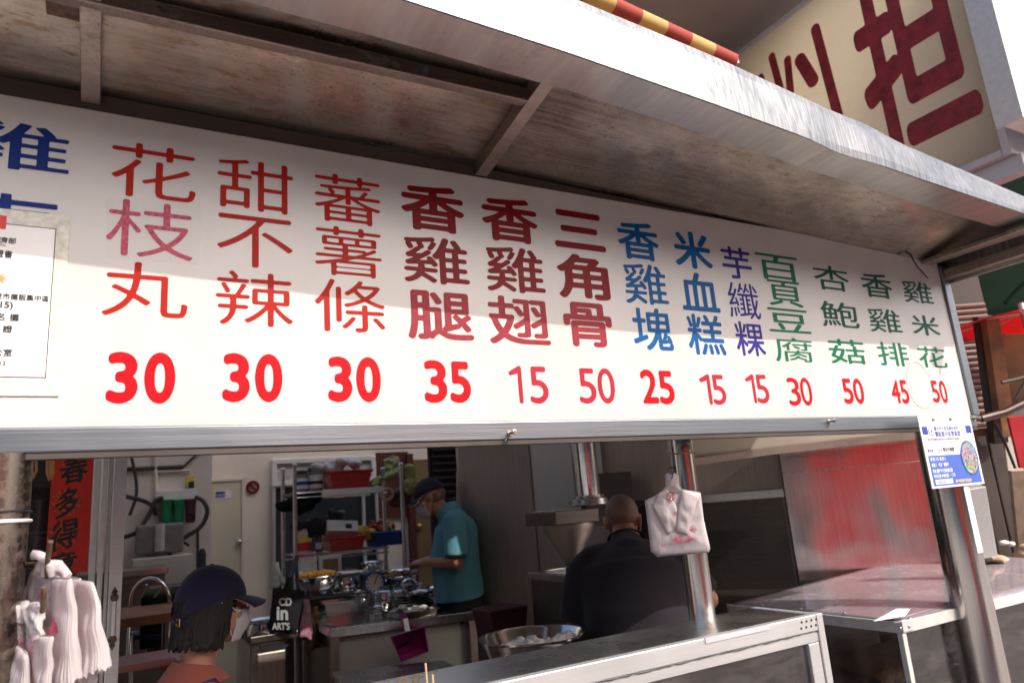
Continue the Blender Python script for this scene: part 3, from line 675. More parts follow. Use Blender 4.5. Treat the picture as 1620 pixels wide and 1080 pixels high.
for ch, m, x0, x1, t_, b_, di in [
    ('香', 'maroon_ink', 88, 335, (210, 110), (210, 292), .024), ('雞', 'maroon_ink', 97, 355, (220, 315), (225, 500), .008), ('腿', 'pale_maroon_ink', 112, 372, (235, 530), (240, 722), .014),
    ('香', 'maroon_ink', 408, 627, (520, 160), (520, 335), .02), ('雞', 'maroon_ink', 425, 655, (535, 355), (540, 535), .008), ('翅', 'pale_maroon_ink', 435, 675, (550, 552), (560, 740), .012),
    ('三', 'maroon_ink', 693, 893, (790, 215), (790, 362), .03), ('角', 'maroon_ink', 708, 912, (805, 385), (815, 560), .022), ('骨', 'pale_maroon_ink', 733, 925, (825, 575), (830, 750), .02)]:
    pc(ch, m, x0, x1, t_, b_, Z2, er=.02, di=di+.007)
for ch, m, x0, x1, t_, b_, di in [
    ('香', 'blue_ink', 38, 175, (105, 112), (110, 240), .024), ('雞', 'blue_ink', 60, 205, (130, 255), (135, 392), .01), ('塊', 'blue_ink', 88, 222, (152, 405), (158, 548), .018),
    ('米', 'blue_ink', 230, 355, (290, 145), (295, 270), .03), ('血', 'blue_ink', 252, 380, (312, 285), (316, 415), .026), ('糕', 'blue_ink', 275, 400, (335, 427), (340, 565), .014),
    ('芋', 'violet_ink', 393, 493, (443, 198), (448, 305), .018), ('纖', 'violet_ink', 415, 520, (467, 320), (470, 440), .002), ('粿', 'violet_ink', 440, 537, (488, 452), (492, 568), .012),
    ('百', 'green_ink', 512, 655, (585, 225), (590, 310), .01), ('頁', 'green_ink', 550, 665, (605, 312), (608, 398), .01), ('豆', 'green_ink', 550, 693, (620, 408), (622, 488), .01), ('腐', 'green_ink', 572, 705, (638, 507), (640, 588), .006),
    ('杏', 'darkgreen_ink', 708, 825, (768, 262), (770, 345), .012), ('鮑', 'darkgreen_ink', 732, 858, (795, 385), (798, 470), .01), ('菇', 'green_ink', 758, 882, (820, 512), (822, 595), .01),
    ('香', 'darkgreen_ink', 870, 973, (922, 288), (925, 370), .014), ('雞', 'darkgreen_ink', 895, 1005, (950, 408), (952, 488), .008), ('排', 'green_ink', 925, 1030, (977, 522), (980, 602), .01),
    ('雞', 'darkgreen_ink', 1012, 1112, (1062, 315), (1063, 388), .008), ('米', 'darkgreen_ink', 1042, 1135, (1088, 430), (1090, 498), .014), ('花', 'green_ink', 1065, 1160, (1112, 537), (1114, 608), .01)]:
    pc(ch, m, x0, x1, t_, b_, Z3, er=.02, di=di)
def one(m, x0, x1, top, bot, Z, di):
    ox, oy, f = Z; ym = (top[1]+bot[1])/2
    xl = at(ox+x0/f, oy+ym/f, y=0).x; xr = at(ox+x1/f, oy+ym/f, y=0).x; zt = at(ox+top[0]/f, oy+top[1]/f, y=0).z; zb = at(ox+bot[0]/f, oy+bot[1]/f, y=0).z
    w = xr-xl; h = zt-zb; r = w*.155; pts = []
    def arc(cx, cz, a0, a1): 
        for k in range(7): a = math.radians(a0+(a1-a0)*k/6); pts.append((cx+r*math.cos(a), -.0008, cz+r*math.sin(a)))
    sx = xr-r
    arc(sx, zb+r, 180, 360); arc(sx, zt-r, 0, 115); arc(xl+r, zt-h*.20, 115, 295); pts.append((sx-r, -.0008, zt-h*.17-r*.6))
    s = MB(); s.add(pts, [tuple(range(len(pts)))]); return s.build('numeral', m, sign)
def num(ch, m, x0, x1, top, bot, Z, di):
    if ch == '1': return one(m, x0, x1, top, bot, Z, di)
    place_char(ch, m, (x0, (top[1]+bot[1])/2), (x1, (top[1]+bot[1])/2), top, bot, Z, er=.03, di=di, name='numeral')
for a in [('3', 'bright_ink', 343, 445, (395, 828), (395, 995), .05), ('0', 'bright_ink', 465, 565, (515, 830), (515, 995), .05), ('3', 'bright_ink', 717, 805, (762, 832), (762, 990), .05), ('0', 'bright_ink', 822, 910, (865, 835), (865, 990), .05),
          ('3', 'bright_ink', 1057, 1135, (1097, 843), (1097, 990), .05), ('0', 'bright_ink', 1148, 1227, (1187, 845), (1187, 990), .05)]:
    num(a[0], a[1], a[2], a[3], a[4], a[5], Z1, a[6])
for a in [('3', 'bright_ink', 178, 268, (220, 803), (223, 972), .04), ('5', 'bright_ink', 280, 362, (320, 808), (322, 972), .04), ('1', 'crimson_ink', 517, 568, (550, 825), (560, 975), .02), ('5', 'crimson_ink', 597, 670, (632, 828), (635, 975), .012),
          ('5', 'crimson_ink', 792, 860, (825, 835), (828, 975), .012), ('0', 'crimson_ink', 868, 935, (900, 835), (902, 975), .012), ('2', 'bright_ink', 1042, 1105, (1072, 840), (1075, 975), .035), ('5', 'bright_ink', 1110, 1170, (1140, 845), (1142, 978), .035)]:
    num(a[0], a[1], a[2], a[3], a[4], a[5], Z2, a[6])
for a in [('1', 'crimson_ink', 320, 356, (340, 630), (345, 735), .015), ('5', 'crimson_ink', 360, 405, (382, 632), (385, 735), .01), ('1', 'crimson_ink', 477, 507, (495, 630), (500, 730), .02), ('5', 'crimson_ink', 510, 552, (530, 632), (533, 730), .014),
          ('3', 'bright_ink', 618, 660, (640, 642), (642, 738), .012), ('0', 'bright_ink', 662, 700, (680, 642), (682, 738), .012), ('5', 'bright_ink', 806, 840, (822, 645), (825, 732), .025), ('0', 'bright_ink', 843, 877, (858, 645), (862, 732), .025),
          ('4', 'bright_ink', 972, 1002, (988, 650), (990, 730), .03), ('5', 'bright_ink', 1004, 1030, (1016, 650), (1018, 732), .03), ('5', 'bright_ink', 1110, 1135, (1122, 652), (1124, 728), .03), ('0', 'bright_ink', 1138, 1162, (1148, 652), (1150, 730), .03)]:
    num(a[0], a[1], a[2], a[3], a[4], a[5], Z3, a[6])
# cut-off blue characters at the left
ZZ = (0, 0, 1)
put_glyph('雞', 'navy_ink', sign, lambda u, v: (at(-112, 230, y=0).x*(1-u)+at(111, 240, y=0).x*u, -.0008, at(50, 272, y=0).z*(1-v)+at(50, 198, y=0).z*v), 0, .012)
put_glyph('素', 'navy_ink', sign, lambda u, v: (at(-90, 330, y=0).x*(1-u)+at(100, 330, y=0).x*u, -.0008, at(20, 420, y=0).z*(1-v)+at(40, 310, y=0).z*v), 0, .012)
put_glyph('0', 'bright_ink', sign, lambda u, v: (at(-50, 590, y=0).x*(1-u)+at(12, 590, y=0).x*u, -.0008, at(0, 629, y=0).z*(1-v)+at(0, 555, y=0).z*v), .02, .04, 'numeral')
# old tape over the second character, and round tape patch by the last price
def wl(px, py, y=0): return at(px, py, y=y)
b = MB(); b.grid(lambda u, v: wl(168+150*u, 315+8*u+95*v, -.0016)+Vector((0, -.0006*abs(math.sin(u*19+v*7)), 0)), 30, 12); b.v = [p+Vector((.006*noise.noise(p*60), 0, .006*noise.noise(p*50))) for p in b.v]; b.build('tape_patch', 'tape', sign, 'all')
b = MB(); c0 = wl(1455, 609, -.0014); c1 = wl(1474, 609, -.0014).x-c0.x; c2 = c0.z-wl(1455, 646, -.0014).z
b.add([(c0.x+c1*math.cos(k*math.pi/14), -.0014, c0.z+c2*math.sin(k*math.pi/14)) for k in range(28)], [tuple(range(28))]); b.build('round_patch', 'tape', sign)
b = MB(); b.tube([(c0.x+c1*math.cos(k*math.pi/14), -.0016, c0.z+c2*math.sin(k*math.pi/14)) for k in range(28)], .0006, 4, True); b.build('patch_rim', 'sack', sign)
# residue outlines round the 35
# bolts
for px, py in ((813, 683), (1320, 665), (1548, 661)):
    c = at(px, py, y=-.034 if px < 1500 else -.03)
    g = thing('wing_bolt', {813: 'hex bolt sticking out of the channel below the 15 price', 1320: 'hex bolt sticking out of the channel below the right green prices', 1548: 'hex bolt at the bottom right corner of the sign frame'}[px], 'bolt', 'bolts in the sign channel')
    s = MB(); s.tube([(c.x, -.013, c.z), (c.x, -.03, c.z)], .0045, 10); s.build('shank', 'bolt', g, True)
    s = MB(); s.lathe([(0, 0), (.0065, .0), (.0065, .009), (.004, .0095), (.004, .0065), (0, .0065)], (c.x, -.03, c.z), 20, (0, -1, 0)); s.build('head', 'bolt', g, True)
    s = MB(); s.lathe([(0, 0), (.010, 0), (.010, .002), (0, .002)], (c.x, -.0125, c.z), 20, (0, -1, 0)); s.build('washer', 'bolt', g, True)
    if px < 1500: s = MB(); s.tube([(c.x-.004, -.016, c.z), (c.x-.018, -.018, c.z-.02), (c.x-.022, -.018, c.z-.022)], .0022, 6); s.build('bolt_shadow', 'black', g, True)  # black tube stands in for the bolt's cast shadow on the channel
    rebase(g, (c.x, -.013, c.z))
# certificate taped to the sign at the left
cert = thing('certificate', 'framed white vendor certificate with red corner block fixed on the left end of the sign', 'certificate')
CY = -.004
def cq(px, py, y=CY): return at(px, py, y=y)
xr = cq(112, 340).x; x_r2 = cq(93, 625).x; zt = cq(60, 336).z; zb = cq(60, 626).z; XRc = (cq(112, 340).x+cq(93, 626).x)/2; xl0 = XRc-.30
b = MB(); b.box(xl0, XRc, CY, -.0012, zb, zt); b.build('border', mat('patterned_border_paper', (.66, .65, .58), .6, 0, .12, 70), cert)
ix = (cq(90, 360).x+cq(72, 595).x)/2; iz0 = cq(40, 597).z; iz1 = cq(40, 357).z
b = MB(); b.box(xl0+.03, ix, CY-.0006, CY-.0001, iz0, iz1); b.build('sheet', 'paper', cert)
b = MB(); e = .0015
for s_ in ((ix-e, ix, iz0, iz1), (xl0+.03, ix-e, iz1-e, iz1), (xl0+.03, ix-e, iz0, iz0+e)): b.box(s_[0], s_[1], CY-.0012, CY-.0007, s_[2], s_[3])
b.build('inner_line', 'ink_dark', cert)
a = cq(11, 342); c = cq(8, 363); b = MB(); b.box(xl0+.05, a.x, CY-.0018, CY-.0013, c.z, a.z); b.build('red_block', 'red_board', cert)
UX = Vector((1, 0, 0)); UZ = Vector((0, 0, 1))
def ctext(body, rx, ry, hpx, m='ink_dark', bold=.025, sx=1.0):
    size = (cq(30, ry-hpx).z-cq(30, ry).z)/.86
    p = cq(rx, ry); tr_w = sum(1.0 if ord(ch) > 255 else .56 for ch in body)*size*sx
    text_flat(body, m, cert, (p.x-tr_w, CY-.0016, p.z), UX*sx, UZ, size, bold=bold)
ctext('經濟部', 26, 386, 9, bold=.03); ctext('Ministry of R.O.C.', 26, 391, 4)
ctext('證書', 20, 408, 11, sx=.85); ctext('光夜市攤販集中區', 78, 477, 9, sx=.95); ctext('(D15)', 28, 488, 12); ctext('活 名 攤', 39, 508, 11); ctext('此 證', 24, 526, 11); ctext('辦公室', 20, 563, 11, bold=.02); ctext('109.09.12', 20, 578, 7)
cc = cq(-1, 440); b = MB(); pts = []
for k in range(20):
    r = .018 if k % 2 == 0 else .006; pts.append((cc.x+r*math.sin(k*math.pi/10), CY-.0016, cc.z+r*math.cos(k*math.pi/10)))
b.add(pts, [tuple(range(20))]); b.build('star_emblem', 'gold', cert)
rebase(cert, (XRc, CY, zb))

# licence card on the right
card = thing('licence_card', 'white and blue stall licence card with oval photo hung under the sign corner', 'card')
KY = -.085
def kq(px, py): return at(px, py, y=KY)
xA = (kq(1452, 660).x+kq(1475, 773).x)/2; xB = (kq(1534, 655).x+kq(1557, 764).x)/2; zA = kq(1493, 656).z; zB_ = kq(1516, 769).z
W_ = xB-xA; H_ = zA-zB_
b = MB(); b.box(xA, xB, KY, KY+.004, zB_, zA); b.build('plate', 'white', card, bevel=.001)
def kr(u0, u1, v0, v1, m, lay, name='printed_block'):
    y = KY-.0004*lay; b = MB(); b.add([(xA+W_*u0, y, zA-H_*v1), (xA+W_*u1, y, zA-H_*v1), (xA+W_*u1, y, zA-H_*v0), (xA+W_*u0, y, zA-H_*v0)], [(0, 1, 2, 3)]); return b.build(name, m, card)
def kt(body, u, v, s, m='ink_dark', lay=3, sx=1, bold=0): text_flat(body, m, card, (xA+W_*u, KY-.0004*lay, zA-H_*v), UX*sx, UZ, s*H_, bold=bold)
kr(.03, .13, .16, .27, 'card_navy', 1); kr(.86, .97, .16, .27, 'card_navy', 1)
kt('臺中市大里區國光夜市', .25, .215, .062, 'card_navy', 1, .98, .02); kt('攤販集中區營業證', .25, .30, .085, 'card_navy', 1, .92, .03); kt('臺中市政府經濟發展局核定有案攤販集中區會員', .1, .355, .036, 'ink_dark', 1, 1.02)
kr(.04, .96, .56, .97, 'card_blue', 1)
kt('攤位號', .05, .51, .045, 'card_navy', 1, 1, .03); kt('D15 豐原炸粿攤', .25, .515, .07, 'ink_dark', 1, .8, .02)
for v, s in ((.63, '業 種 小吃  編 號 15'), (.71, '負責人   核准   營業中'), (.79, '地址 臺中市大里區國光路'), (.86, '有效日期 中華民國一一〇年')): kt(s, .07, v, .058, 'paper', 2, .72, .02)
kr(.08, .40, .885, .95, 'paper', 2); kt('大里國光夜市', .1, .94, .05, 'card_navy', 3, .75); kt('臺中市攤販集中區協進會', .45, .945, .05, 'yellow_ink', 2, .7, .02)
def oval(cu, cv, ru, rv, m, lay, name):
    b = MB(); b.add([(xA+W_*(cu+ru*math.cos(k*math.pi/16)), KY-.0004*lay, zA-H_*(cv+rv*math.sin(k*math.pi/16))) for k in range(32)], [tuple(range(32))]); return b.build(name, m, card)
oval(.81, .62, .165, .245, 'card_navy', 3, 'oval_rim')
m_, nt, bb = newmat('oval_photo_print'); mp = mapping(nt, (1, 1, 1)); vo = N(nt, 'ShaderNodeTexVoronoi'); vo.inputs['Scale'].default_value = 160; nt.links.new(mp.outputs[0], vo.inputs[0])
nt.links.new(mixcol(nt, .55, vo.outputs['Color'], (.25, .17, .16), 'MULTIPLY'), bb.inputs['Base Color']); M['photo'] = m_
oval(.81, .62, .145, .225, 'photo', 4, 'oval_photo'); oval(.19, .225, .05, .06, 'card_navy', 2, 'round_emblem'); oval(.19, .225, .04, .05, 'paper', 3, 'round_emblem'); oval(.19, .225, .015, .02, 'red_board', 4, 'round_emblem')
for u in (.27, .6):
    s = MB(); s.lathe([(0, 0), (.007, .001), (.006, .005), (0, .008)], (xA+W_*u, KY-.001, zA-H_*.06), 14, (0, -1, 0)); s.build('screw', 'brass', card, True)
b = MB(); b.tube([(xA+W_*.43, KY+.004, zA-.02), (xA+W_*.43, -.013, zA-.01)], .004, 8); b.tube([(xA+W_*.8, KY+.004, zA-.02), (xA+W_*.8, -.013, zA-.01)], .004, 8); b.build('standoff', 'bolt', card)
rebase(card, (xA, KY, zB_))

# ------------------------------------------------------------------ counter and display cases
# case 1: steel topped display case with pale aluminium frame
case = thing('display_case', 'steel topped glass display case with pale aluminium front frame at the bottom', 'display case')
Z1c = 1.02; XC = at(1288, 972, z=Z1c).x; XCl = -.2
yb1 = .27
b = MB(); b.slab([(XCl, .012, Z1c), (XC-.01, .012, Z1c), (XC-.01, yb1, Z1c), (XCl, yb1, Z1c)], (0, 0, -.004)); b.build('top_plate', 'steel_top', case)
b = MB(); b.box(XCl, XC, -.02, .010, Z1c-.048, Z1c+.003); b.build('top_rail', 'alu_white', case, bevel=.003)
b = MB(); b.box(XCl, XC, -.016, .006, Z1c-.082, Z1c-.050); b.build('lower_rail', 'alu_white', case, bevel=.002)
# black sealant line between the rails, slightly ragged
b = MB(); b.tube([(XCl+(XC-XCl)*i/120, -.0195, Z1c-.049+random.uniform(-.0016, .0016)) for i in range(121)], [random.uniform(.0006, .003) for i in range(121)], 5); b.build('sealant', 'black', case, True)
b = MB(); b.box(XC-.001, XC+.03, -.022, .012, .28, Z1c+.004); b.build('corner_post', 'alu_white', case, bevel=.003)
b = MB(); b.box(XC-.055, XC-.004, -.018, .004, .28, Z1c-.0835); b.build('door_stile', 'alu_white', case, bevel=.003)
b = MB(); b.box(XC+.002, XC+.028, .0125, yb1, Z1c-.04, Z1c+.002); b.build('side_rail', 'alu_white', case, bevel=.003)
b = MB(); b.box(XCl, XC, -.004, .0, .3, Z1c-.083); b.build('front_glass', 'case_glass', case)
b = MB(); b.box(XC+.012, XC+.016, .0125, yb1, .3, Z1c-.041); b.build('side_glass', 'case_glass', case)
b = MB(); b.box(XCl, XC+.03, -.03, yb1, .12, .28); b.build('base', 'steel', case)
b = MB(); b.box(XCl, XC-.06, .03, yb1-.02, .70, .71); b.build('shelf', 'steel', case)
b = MB(); b.box(XCl, XC-.06, yb1-.01, yb1, .28, Z1c-.045); b.build('back_panel', 'steel', case)
g = at(1170, 1000, y=-.02); b = MB(); b.box(at(1115, 1012, y=-.02).x, at(1215, 990, y=-.02).x, -.023, -.0205, Z1c-.012, Z1c+.004); b.build('door_track', 'bill_edge', case)
b = MB()
for i in range(4):
    for j in range(2):
        x = XC-.075+i*.024; b.lathe([(0, 0), (.004, 0), (.004, .001), (0, .001)], (x-.006*j, -.0205, Z1c-.012-j*.018), 10, (0, -1, 0))
b.build('vent_hole', 'black', case)
for fx in (.2, .42, .62):
    x = XC-.1-fx*1.6
    tr = thing('food_tray', 'shallow steel tray of food inside the display case, %s' % {.2: 'the one nearest its right corner', .42: 'second from its right corner', .62: 'third from its right corner'}[fx], 'tray')
    s = MB(); s.hexa([(x-.12, .06, .712), (x+.12, .06, .712), (x+.12, .22, .712), (x-.12, .22, .712)], [(x-.14, .045, .76), (x+.14, .045, .76), (x+.14, .235, .76), (x-.14, .235, .76)]); s.build('pan', 'pot', tr)
    s = MB()
    for k in range(40): s.ell((x+random.uniform(-.12, .12), random.uniform(.06, .22), .765+random.uniform(0, .02)), (.022, .014, .012), seg=8, rings=5)
    stuff(s.build('food', 'food2', tr, True)); rebase(tr, (x, .14, .712))
rebase(case, (XC/2, .1, .12))
# two bamboo skewers and cup
for i, (px, py, pb) in enumerate(((673, 1048, 1100), (684, 1066, 1110))):
    a = at(px, py, y=-.05); c = at(px+5, pb, y=-.05); b = MB(); b.tube([c-Vector((0, 0, .08)), a], .0028, 8)
    tag(b.build('skewer', 'ply', None, True), ('taller' if i == 0 else 'shorter')+' bamboo skewer standing up behind the bottom edge of the view', 'skewer')
a = at(680, 1110, y=-.05); sk = MB(); sk.lathe([(0, -.12), (.03, -.12), (.035, -.02), (.033, -.02), (.028, -.115), (0, -.115)], a, 20); tag(sk.build('skewer_cup', 'steel', None, True), 'small steel cup holding two bamboo skewers at the counter edge', 'cup')
for i in range(2):
    a = at(636+22*i, 1078-i*4, y=-.06); b = MB(); b.tube([a+Vector((.009*math.cos(t), .0, .009*math.sin(t))) for t in [k*.45 for k in range(14)]], .002, 6, True)
    tag(b.build('ring_hook', 'brass', None, True), ('left' if i == 0 else 'right')+' small pale ring at the bottom edge beside the skewers', 'hook')

# case 2: smoked acrylic cover with steel corner frame
case2 = thing('acrylic_case', 'dusty acrylic display case with bowed smoked top behind the right post', 'display case')
Z2c = .93; XA2 = at(1425, 983, z=Z2c).x; XB2 = 4.35; Y0 = .03; Y1 = .90
XA2 = at(1425, 985, y=Y0).x; Z2c = at(1425, 985, y=Y0).z
def top2(u, v): return Vector((XA2+(XB2-XA2)*u, Y0+.005+(Y1-Y0-.01)*v, Z2c+.004+v*.055*min(1, u*1.5)+.014*math.sin(math.pi*v)*min(1, u*4)))
b = MB(); b.grid(top2, 40, 16); b.build('acrylic_top', 'smoked', case2, 'all', solid=.004)
b = MB(); b.box(XA2, XB2, Y0-.01, Y0+.004, Z2c-.035, Z2c+.006); b.build('front_rail', 'alu', case2, bevel=.002)
b = MB(); b.box(XA2-.012, XA2-.0005, Y0-.01, Y1, Z2c-.035, Z2c+.004); b.build('side_rail', 'alu', case2, bevel=.002)
b = MB(); b.box(XA2-.016, XA2+.05, Y0-.016, Y0-.0105, Z2c-.03, Z2c+.01); b.build('corner_plate', 'bill_edge', case2, bevel=.002)
b = MB(); b.box(XA2-.014, XA2+.010, Y0-.008, Y0+.014, .28, Z2c-.036); b.build('corner_post', 'alu', case2, bevel=.002)
b = MB(); b.box(XA2+.011, XB2, Y0, Y0+.004, .28, Z2c-.036); b.build('front_pane', 'case_glass', case2)
b = MB(); b.box(XA2-.006, XA2-.002, Y0+.02, Y1, .28, Z2c-.036); b.build('side_pane', 'case_glass', case2)
b = MB(); b.box(XA2-.012, XB2, Y0, Y1, .12, .28); b.build('base', 'steel', case2)
b = MB(); b.box(XA2-.012, XB2, Y1-.01, Y1, .28, Z2c-.01); b.build('back_rail', 'alu', case2)
for u in (.03, .33, .62): 
    s = MB(); s.ell((XA2+(XB2-XA2)*u, Y0-.004, Z2c+.008), (.006, .006, .006), seg=10, rings=6); s.build('screw', 'bolt', case2, True)
for yy in (.3, .55, .8):
    s = MB(); q = top2(.02, yy); s.ell(q+Vector((0, 0, .004)), (.006, .006, .004), seg=10, rings=6); s.build('screw', 'bolt', case2, True)
for dx, dz in ((.022, -.013), (-.03, -.013)):
    s = MB(); s.ell((XA2+dx, Y0-.017, Z2c+dz), (.007, .004, .007), seg=12, rings=6); s.build('screw', 'bolt', case2, True)
rebase(case2, (XA2, Y0, .12))
p = at(1390, 966, z=Z2c+.03); b = MB(); b.slab([at(1383, 982, z=Z2c+.025), at(1432, 974, z=Z2c+.02), at(1440, 963, z=Z2c+.03), at(1418, 963, z=Z2c+.035)], (0, 0, .002)); tag(b.build('paper_scrap', 'paper', None), 'white paper scrap lying on the front corner of the smoked acrylic top', 'paper')
for i, (x, z, m, s_) in enumerate(((XA2+.35, .42, 'food2', 1), (XA2+.8, .45, 'leek', 1), (XA2+1.2, .44, 'clearfilm', 1))):
    g = thing('food_bag', ('brown noodle heap in the left bay of the acrylic case', 'green vegetable heap in the middle of the acrylic case', 'cloudy plastic bag at the far end of the acrylic case')[i], 'food')
    s = MB()
    for k in range(50): c = Vector((x+random.gauss(0, .11), .38+random.gauss(0, .1), .31+abs(random.gauss(0, .12)))); s.ell(c, (.05, .02, .012), Matrix.Rotation(random.random()*6, 3, 'Z'), 8, 5)
    stuff(s.build('heap', m, g, True)); rebase(g, (x, .38, .28))
s = MB()
for k in range(60):
    a = Vector((XA2+.1+random.random()*.22, .1+random.random()*.2, .42+random.random()*.38)); s.tube([a, a+Vector((random.gauss(0, .02), random.gauss(0, .02), random.uniform(-.05, -.02))), a+Vector((random.gauss(0, .04), random.gauss(0, .02), random.uniform(-.13, -.07)))], .0012, 4)
stuff(tag(s.build('dried_noodles', 'ply', None), 'thin dry noodle strands piled behind the corner glass of the acrylic case', 'noodles'))
# striped box inside
b = MB(); b.box(XA2+.35, XA2+1.1, .45, .80, .285, .62); g = b.build('carton', 'ply', None, bevel=.004); tag(g, 'brown striped carton stored inside the acrylic case', 'box')
for i in range(3):
    s = MB(); s.slab([(XA2+.35, .4485, .32+i*.1), (XA2+1.1, .4485, .32+i*.1-.02), (XA2+1.1, .4485, .36+i*.1-.02), (XA2+.35, .4485, .36+i*.1)], (0, -.001, 0)); s.build('stripe', 'darkgreen_ink', g)

# sacks on the far end of the case
g = thing('sack_pile', 'crumpled beige sacks and rags lying on the counter right of the post', 'sacks')
s = MB(); c0 = at(1590, 893, y=.5)
for k in range(9):
    q = at(1548+k*16+random.uniform(-4, 4), 892+random.uniform(-14, 8)-(k > 5)*14, y=.45+random.uniform(0, .2)); s.ell(q+Vector((0, 0, random.uniform(0, .03))), (.12, .06, .03), Matrix.Rotation(random.uniform(-.6, .6), 3, 'Z') @ Matrix.Rotation(random.uniform(-.3, .3), 3, 'Y'))
organic('cloth', s, .007, 1, 'sack', g, .035, 13); rebase(g, c0)

# ================================================================== HANGING PLASTIC BAGS
def pleats(corners, t0, t1, ph=0):
    """a folded stack of thin bag layers seen on edge: superellipse loft with fine vertical layer grooves"""
    tl, tr_, bl, br = [at(a, c, d=d) for a, c, d in corners]; s = MB(); nv, ns = 34, 120
    def f(u, v):
        A = tl.lerp(bl, v); B = tr_.lerp(br, v); ax = B-A; L = ax.length/2; ax.normalize(); dn = (bl+br-tl-tr_).normalized(); th = ax.cross(dn).normalized()
        a = u*2*math.pi; T = (t0+(t1-t0)*v**1.5)/2; e = 1.0
        if v < .08: e = math.sqrt(max(0, 1-(1-v/.08)**2))
        ca, sa = math.cos(a), math.sin(a); x = math.copysign(abs(ca)**.55, ca); y = math.copysign(abs(sa)**.7, sa)
        g = noise.noise(Vector((x*40+ph, y*26, v*1.6)))*(.0009+.0028*v)+noise.noise(Vector((x*90, y*70+ph, v*2.5)))*.0012*(.4+v)
        w = noise.noise(Vector((v*4+ph, x*1.5, 5)))*.006
        drop = noise.noise(Vector((x*14+ph, y*9, 1)))*.014*(v > .9)*(v-.9)*10
        return (A+B)/2+ax*(x*(L*(.93+.07*e)+g))+th*(y*(T*e+g)+w)+dn*drop
    for_v = [f(i/ns, min(1, (j/nv)**1.2)) for j in range(nv+1) for i in range(ns)]
    fs = [(j*ns+i, j*ns+(i+1) % ns, (j+1)*ns+(i+1) % ns, (j+1)*ns+i) for j in range(nv) for i in range(ns)]; fs.append(tuple(range(ns)))
    s.add(for_v, fs); return s
def knot(a, pts, r):
    s = MB(); a = at(*a[:2], d=a[2])
    for q in pts:
        c = at(q[0], q[1], d=q[2]); m_ = a.lerp(c, .5)+Vector((random.gauss(0, .004), random.gauss(0, .004), .008)); s.tube([a, m_, c], [r*.8, r, r*1.1], 7)
    return s
rodz = thing('bag_hook_rail', 'rusty bent steel rod rail tied to the left post with upturned bag hooks', 'hook rail')
s = MB(); s.tube([at(48, 700, d=1.5), at(46, 745, d=1.5), at(38, 830, d=1.5), at(31, 880, d=1.5), at(32, 891, d=1.49), at(38, 893, d=1.47), at(60, 893, d=1.44)], .0055, 10); s.tube([at(33, 893, d=1.5), at(27, 955, d=1.5), at(25, 1100, d=1.5)], .005, 8); s.build('rail', 'rust', rodz, True)
s = MB(); s.tube([at(74, 912, d=1.42), at(76, 880, d=1.40), at(80, 856, d=1.39)], .005, 10); s.tube([at(68, 965, d=1.36), at(70, 928, d=1.35)], .005, 10); s.tube([at(36, 968, d=1.40), at(60, 966, d=1.37), at(68, 965, d=1.36)], .005, 8); s.build('hook', 'rust', rodz, True)
s = MB(); lx_ = at(42, 850, y=.0).x-rl
s.tube([Vector((lx_+(rl+.003)*math.cos(t), .03+(rl+.003)*math.sin(t), at(20, 824, y=0).z)) for t in [k*.35 for k in range(18)]], .0035, 6, True); s.build('cable_tie', 'white', rodz, True)
s = MB(); s.tube([Vector((lx_+(rl+.003)*math.cos(t), .03+(rl+.003)*math.sin(t), at(20, 809, y=0).z)) for t in [k*.35 for k in range(18)]], .002, 6, True); s.build('cable_tie', 'black', rodz, True)
rebase(rodz, at(31, 893, d=1.5))
def blot(pts, m, par, off, name='red_print'):
    s = MB(); P = [at(a, c, d=d-off) for a, c, d in pts]; s.add(P, [tuple(range(len(P)))]); return s.build(name, m, par)
bg = thing('plastic_bag_bundle', 'upper bundle of white plastic carrier bags folded over the hook in front of the couplet', 'plastic bags', 'bundles of white plastic carrier bags')
s = knot((77, 890, 1.41), [(52, 878, 1.43), (58, 905, 1.44), (70, 912, 1.42), (85, 912, 1.41), (95, 905, 1.41), (108, 912, 1.4), (62, 900, 1.43)], .009)
knt = s
organic('gathered_handles', knt, .0026, 2, 'bag', bg, .003, 50)
for i, (cs, t0, t1) in enumerate(((((50, 900, 1.46), (90, 916, 1.41), (36, 990, 1.46), (98, 1012, 1.41)), .016, .03), (((68, 912, 1.45), (113, 914, 1.37), (72, 1045, 1.45), (120, 1078, 1.37)), .020, .045), (((100, 912, 1.50), (149, 919, 1.42), (112, 1088, 1.49), (166, 1056, 1.42)), .017, .05))):
    pleats(cs, t0, t1, i*7.7).build('folded_bag', 'bag', bg, 'all')
pleats(((84, 905, 1.50), (128, 914, 1.45), (90, 1100, 1.50), (146, 1085, 1.45)), .02, .05, 55).build('folded_bag', 'bag', bg, 'all')
pleats(((40, 925, 1.48), (82, 922, 1.46), (30, 1060, 1.48), (88, 1060, 1.46)), .02, .04, 61).build('folded_bag', 'bag', bg, 'all')
q = blot([(60, 930, 1.42), (75, 925, 1.41), (78, 936, 1.41), (70, 950, 1.41), (58, 948, 1.42)], 'bag_red', bg, .02)
blot([(84, 972, 1.40), (88, 968, 1.4), (92, 1000, 1.4), (76, 1006, 1.4), (70, 994, 1.4), (82, 990, 1.4)], 'bag_red', bg, .018)
blot([(52, 1000, 1.42), (66, 992, 1.42), (74, 1020, 1.41), (60, 1034, 1.41)], 'bag_red', bg, .02)
rebase(bg, at(77, 900, d=1.41))
bg = thing('plastic_bag_bundle', 'lower bundle of white plastic carrier bags hanging at the bottom left corner', 'plastic bags', 'bundles of white plastic carrier bags')
s = knot((45, 966, 1.38), [(15, 968, 1.40), (22, 958, 1.40), (32, 985, 1.38), (48, 990, 1.37), (66, 982, 1.37), (60, 960, 1.37)], .008)
organic('gathered_handles', s, .0026, 2, 'bag', bg, .003, 50)
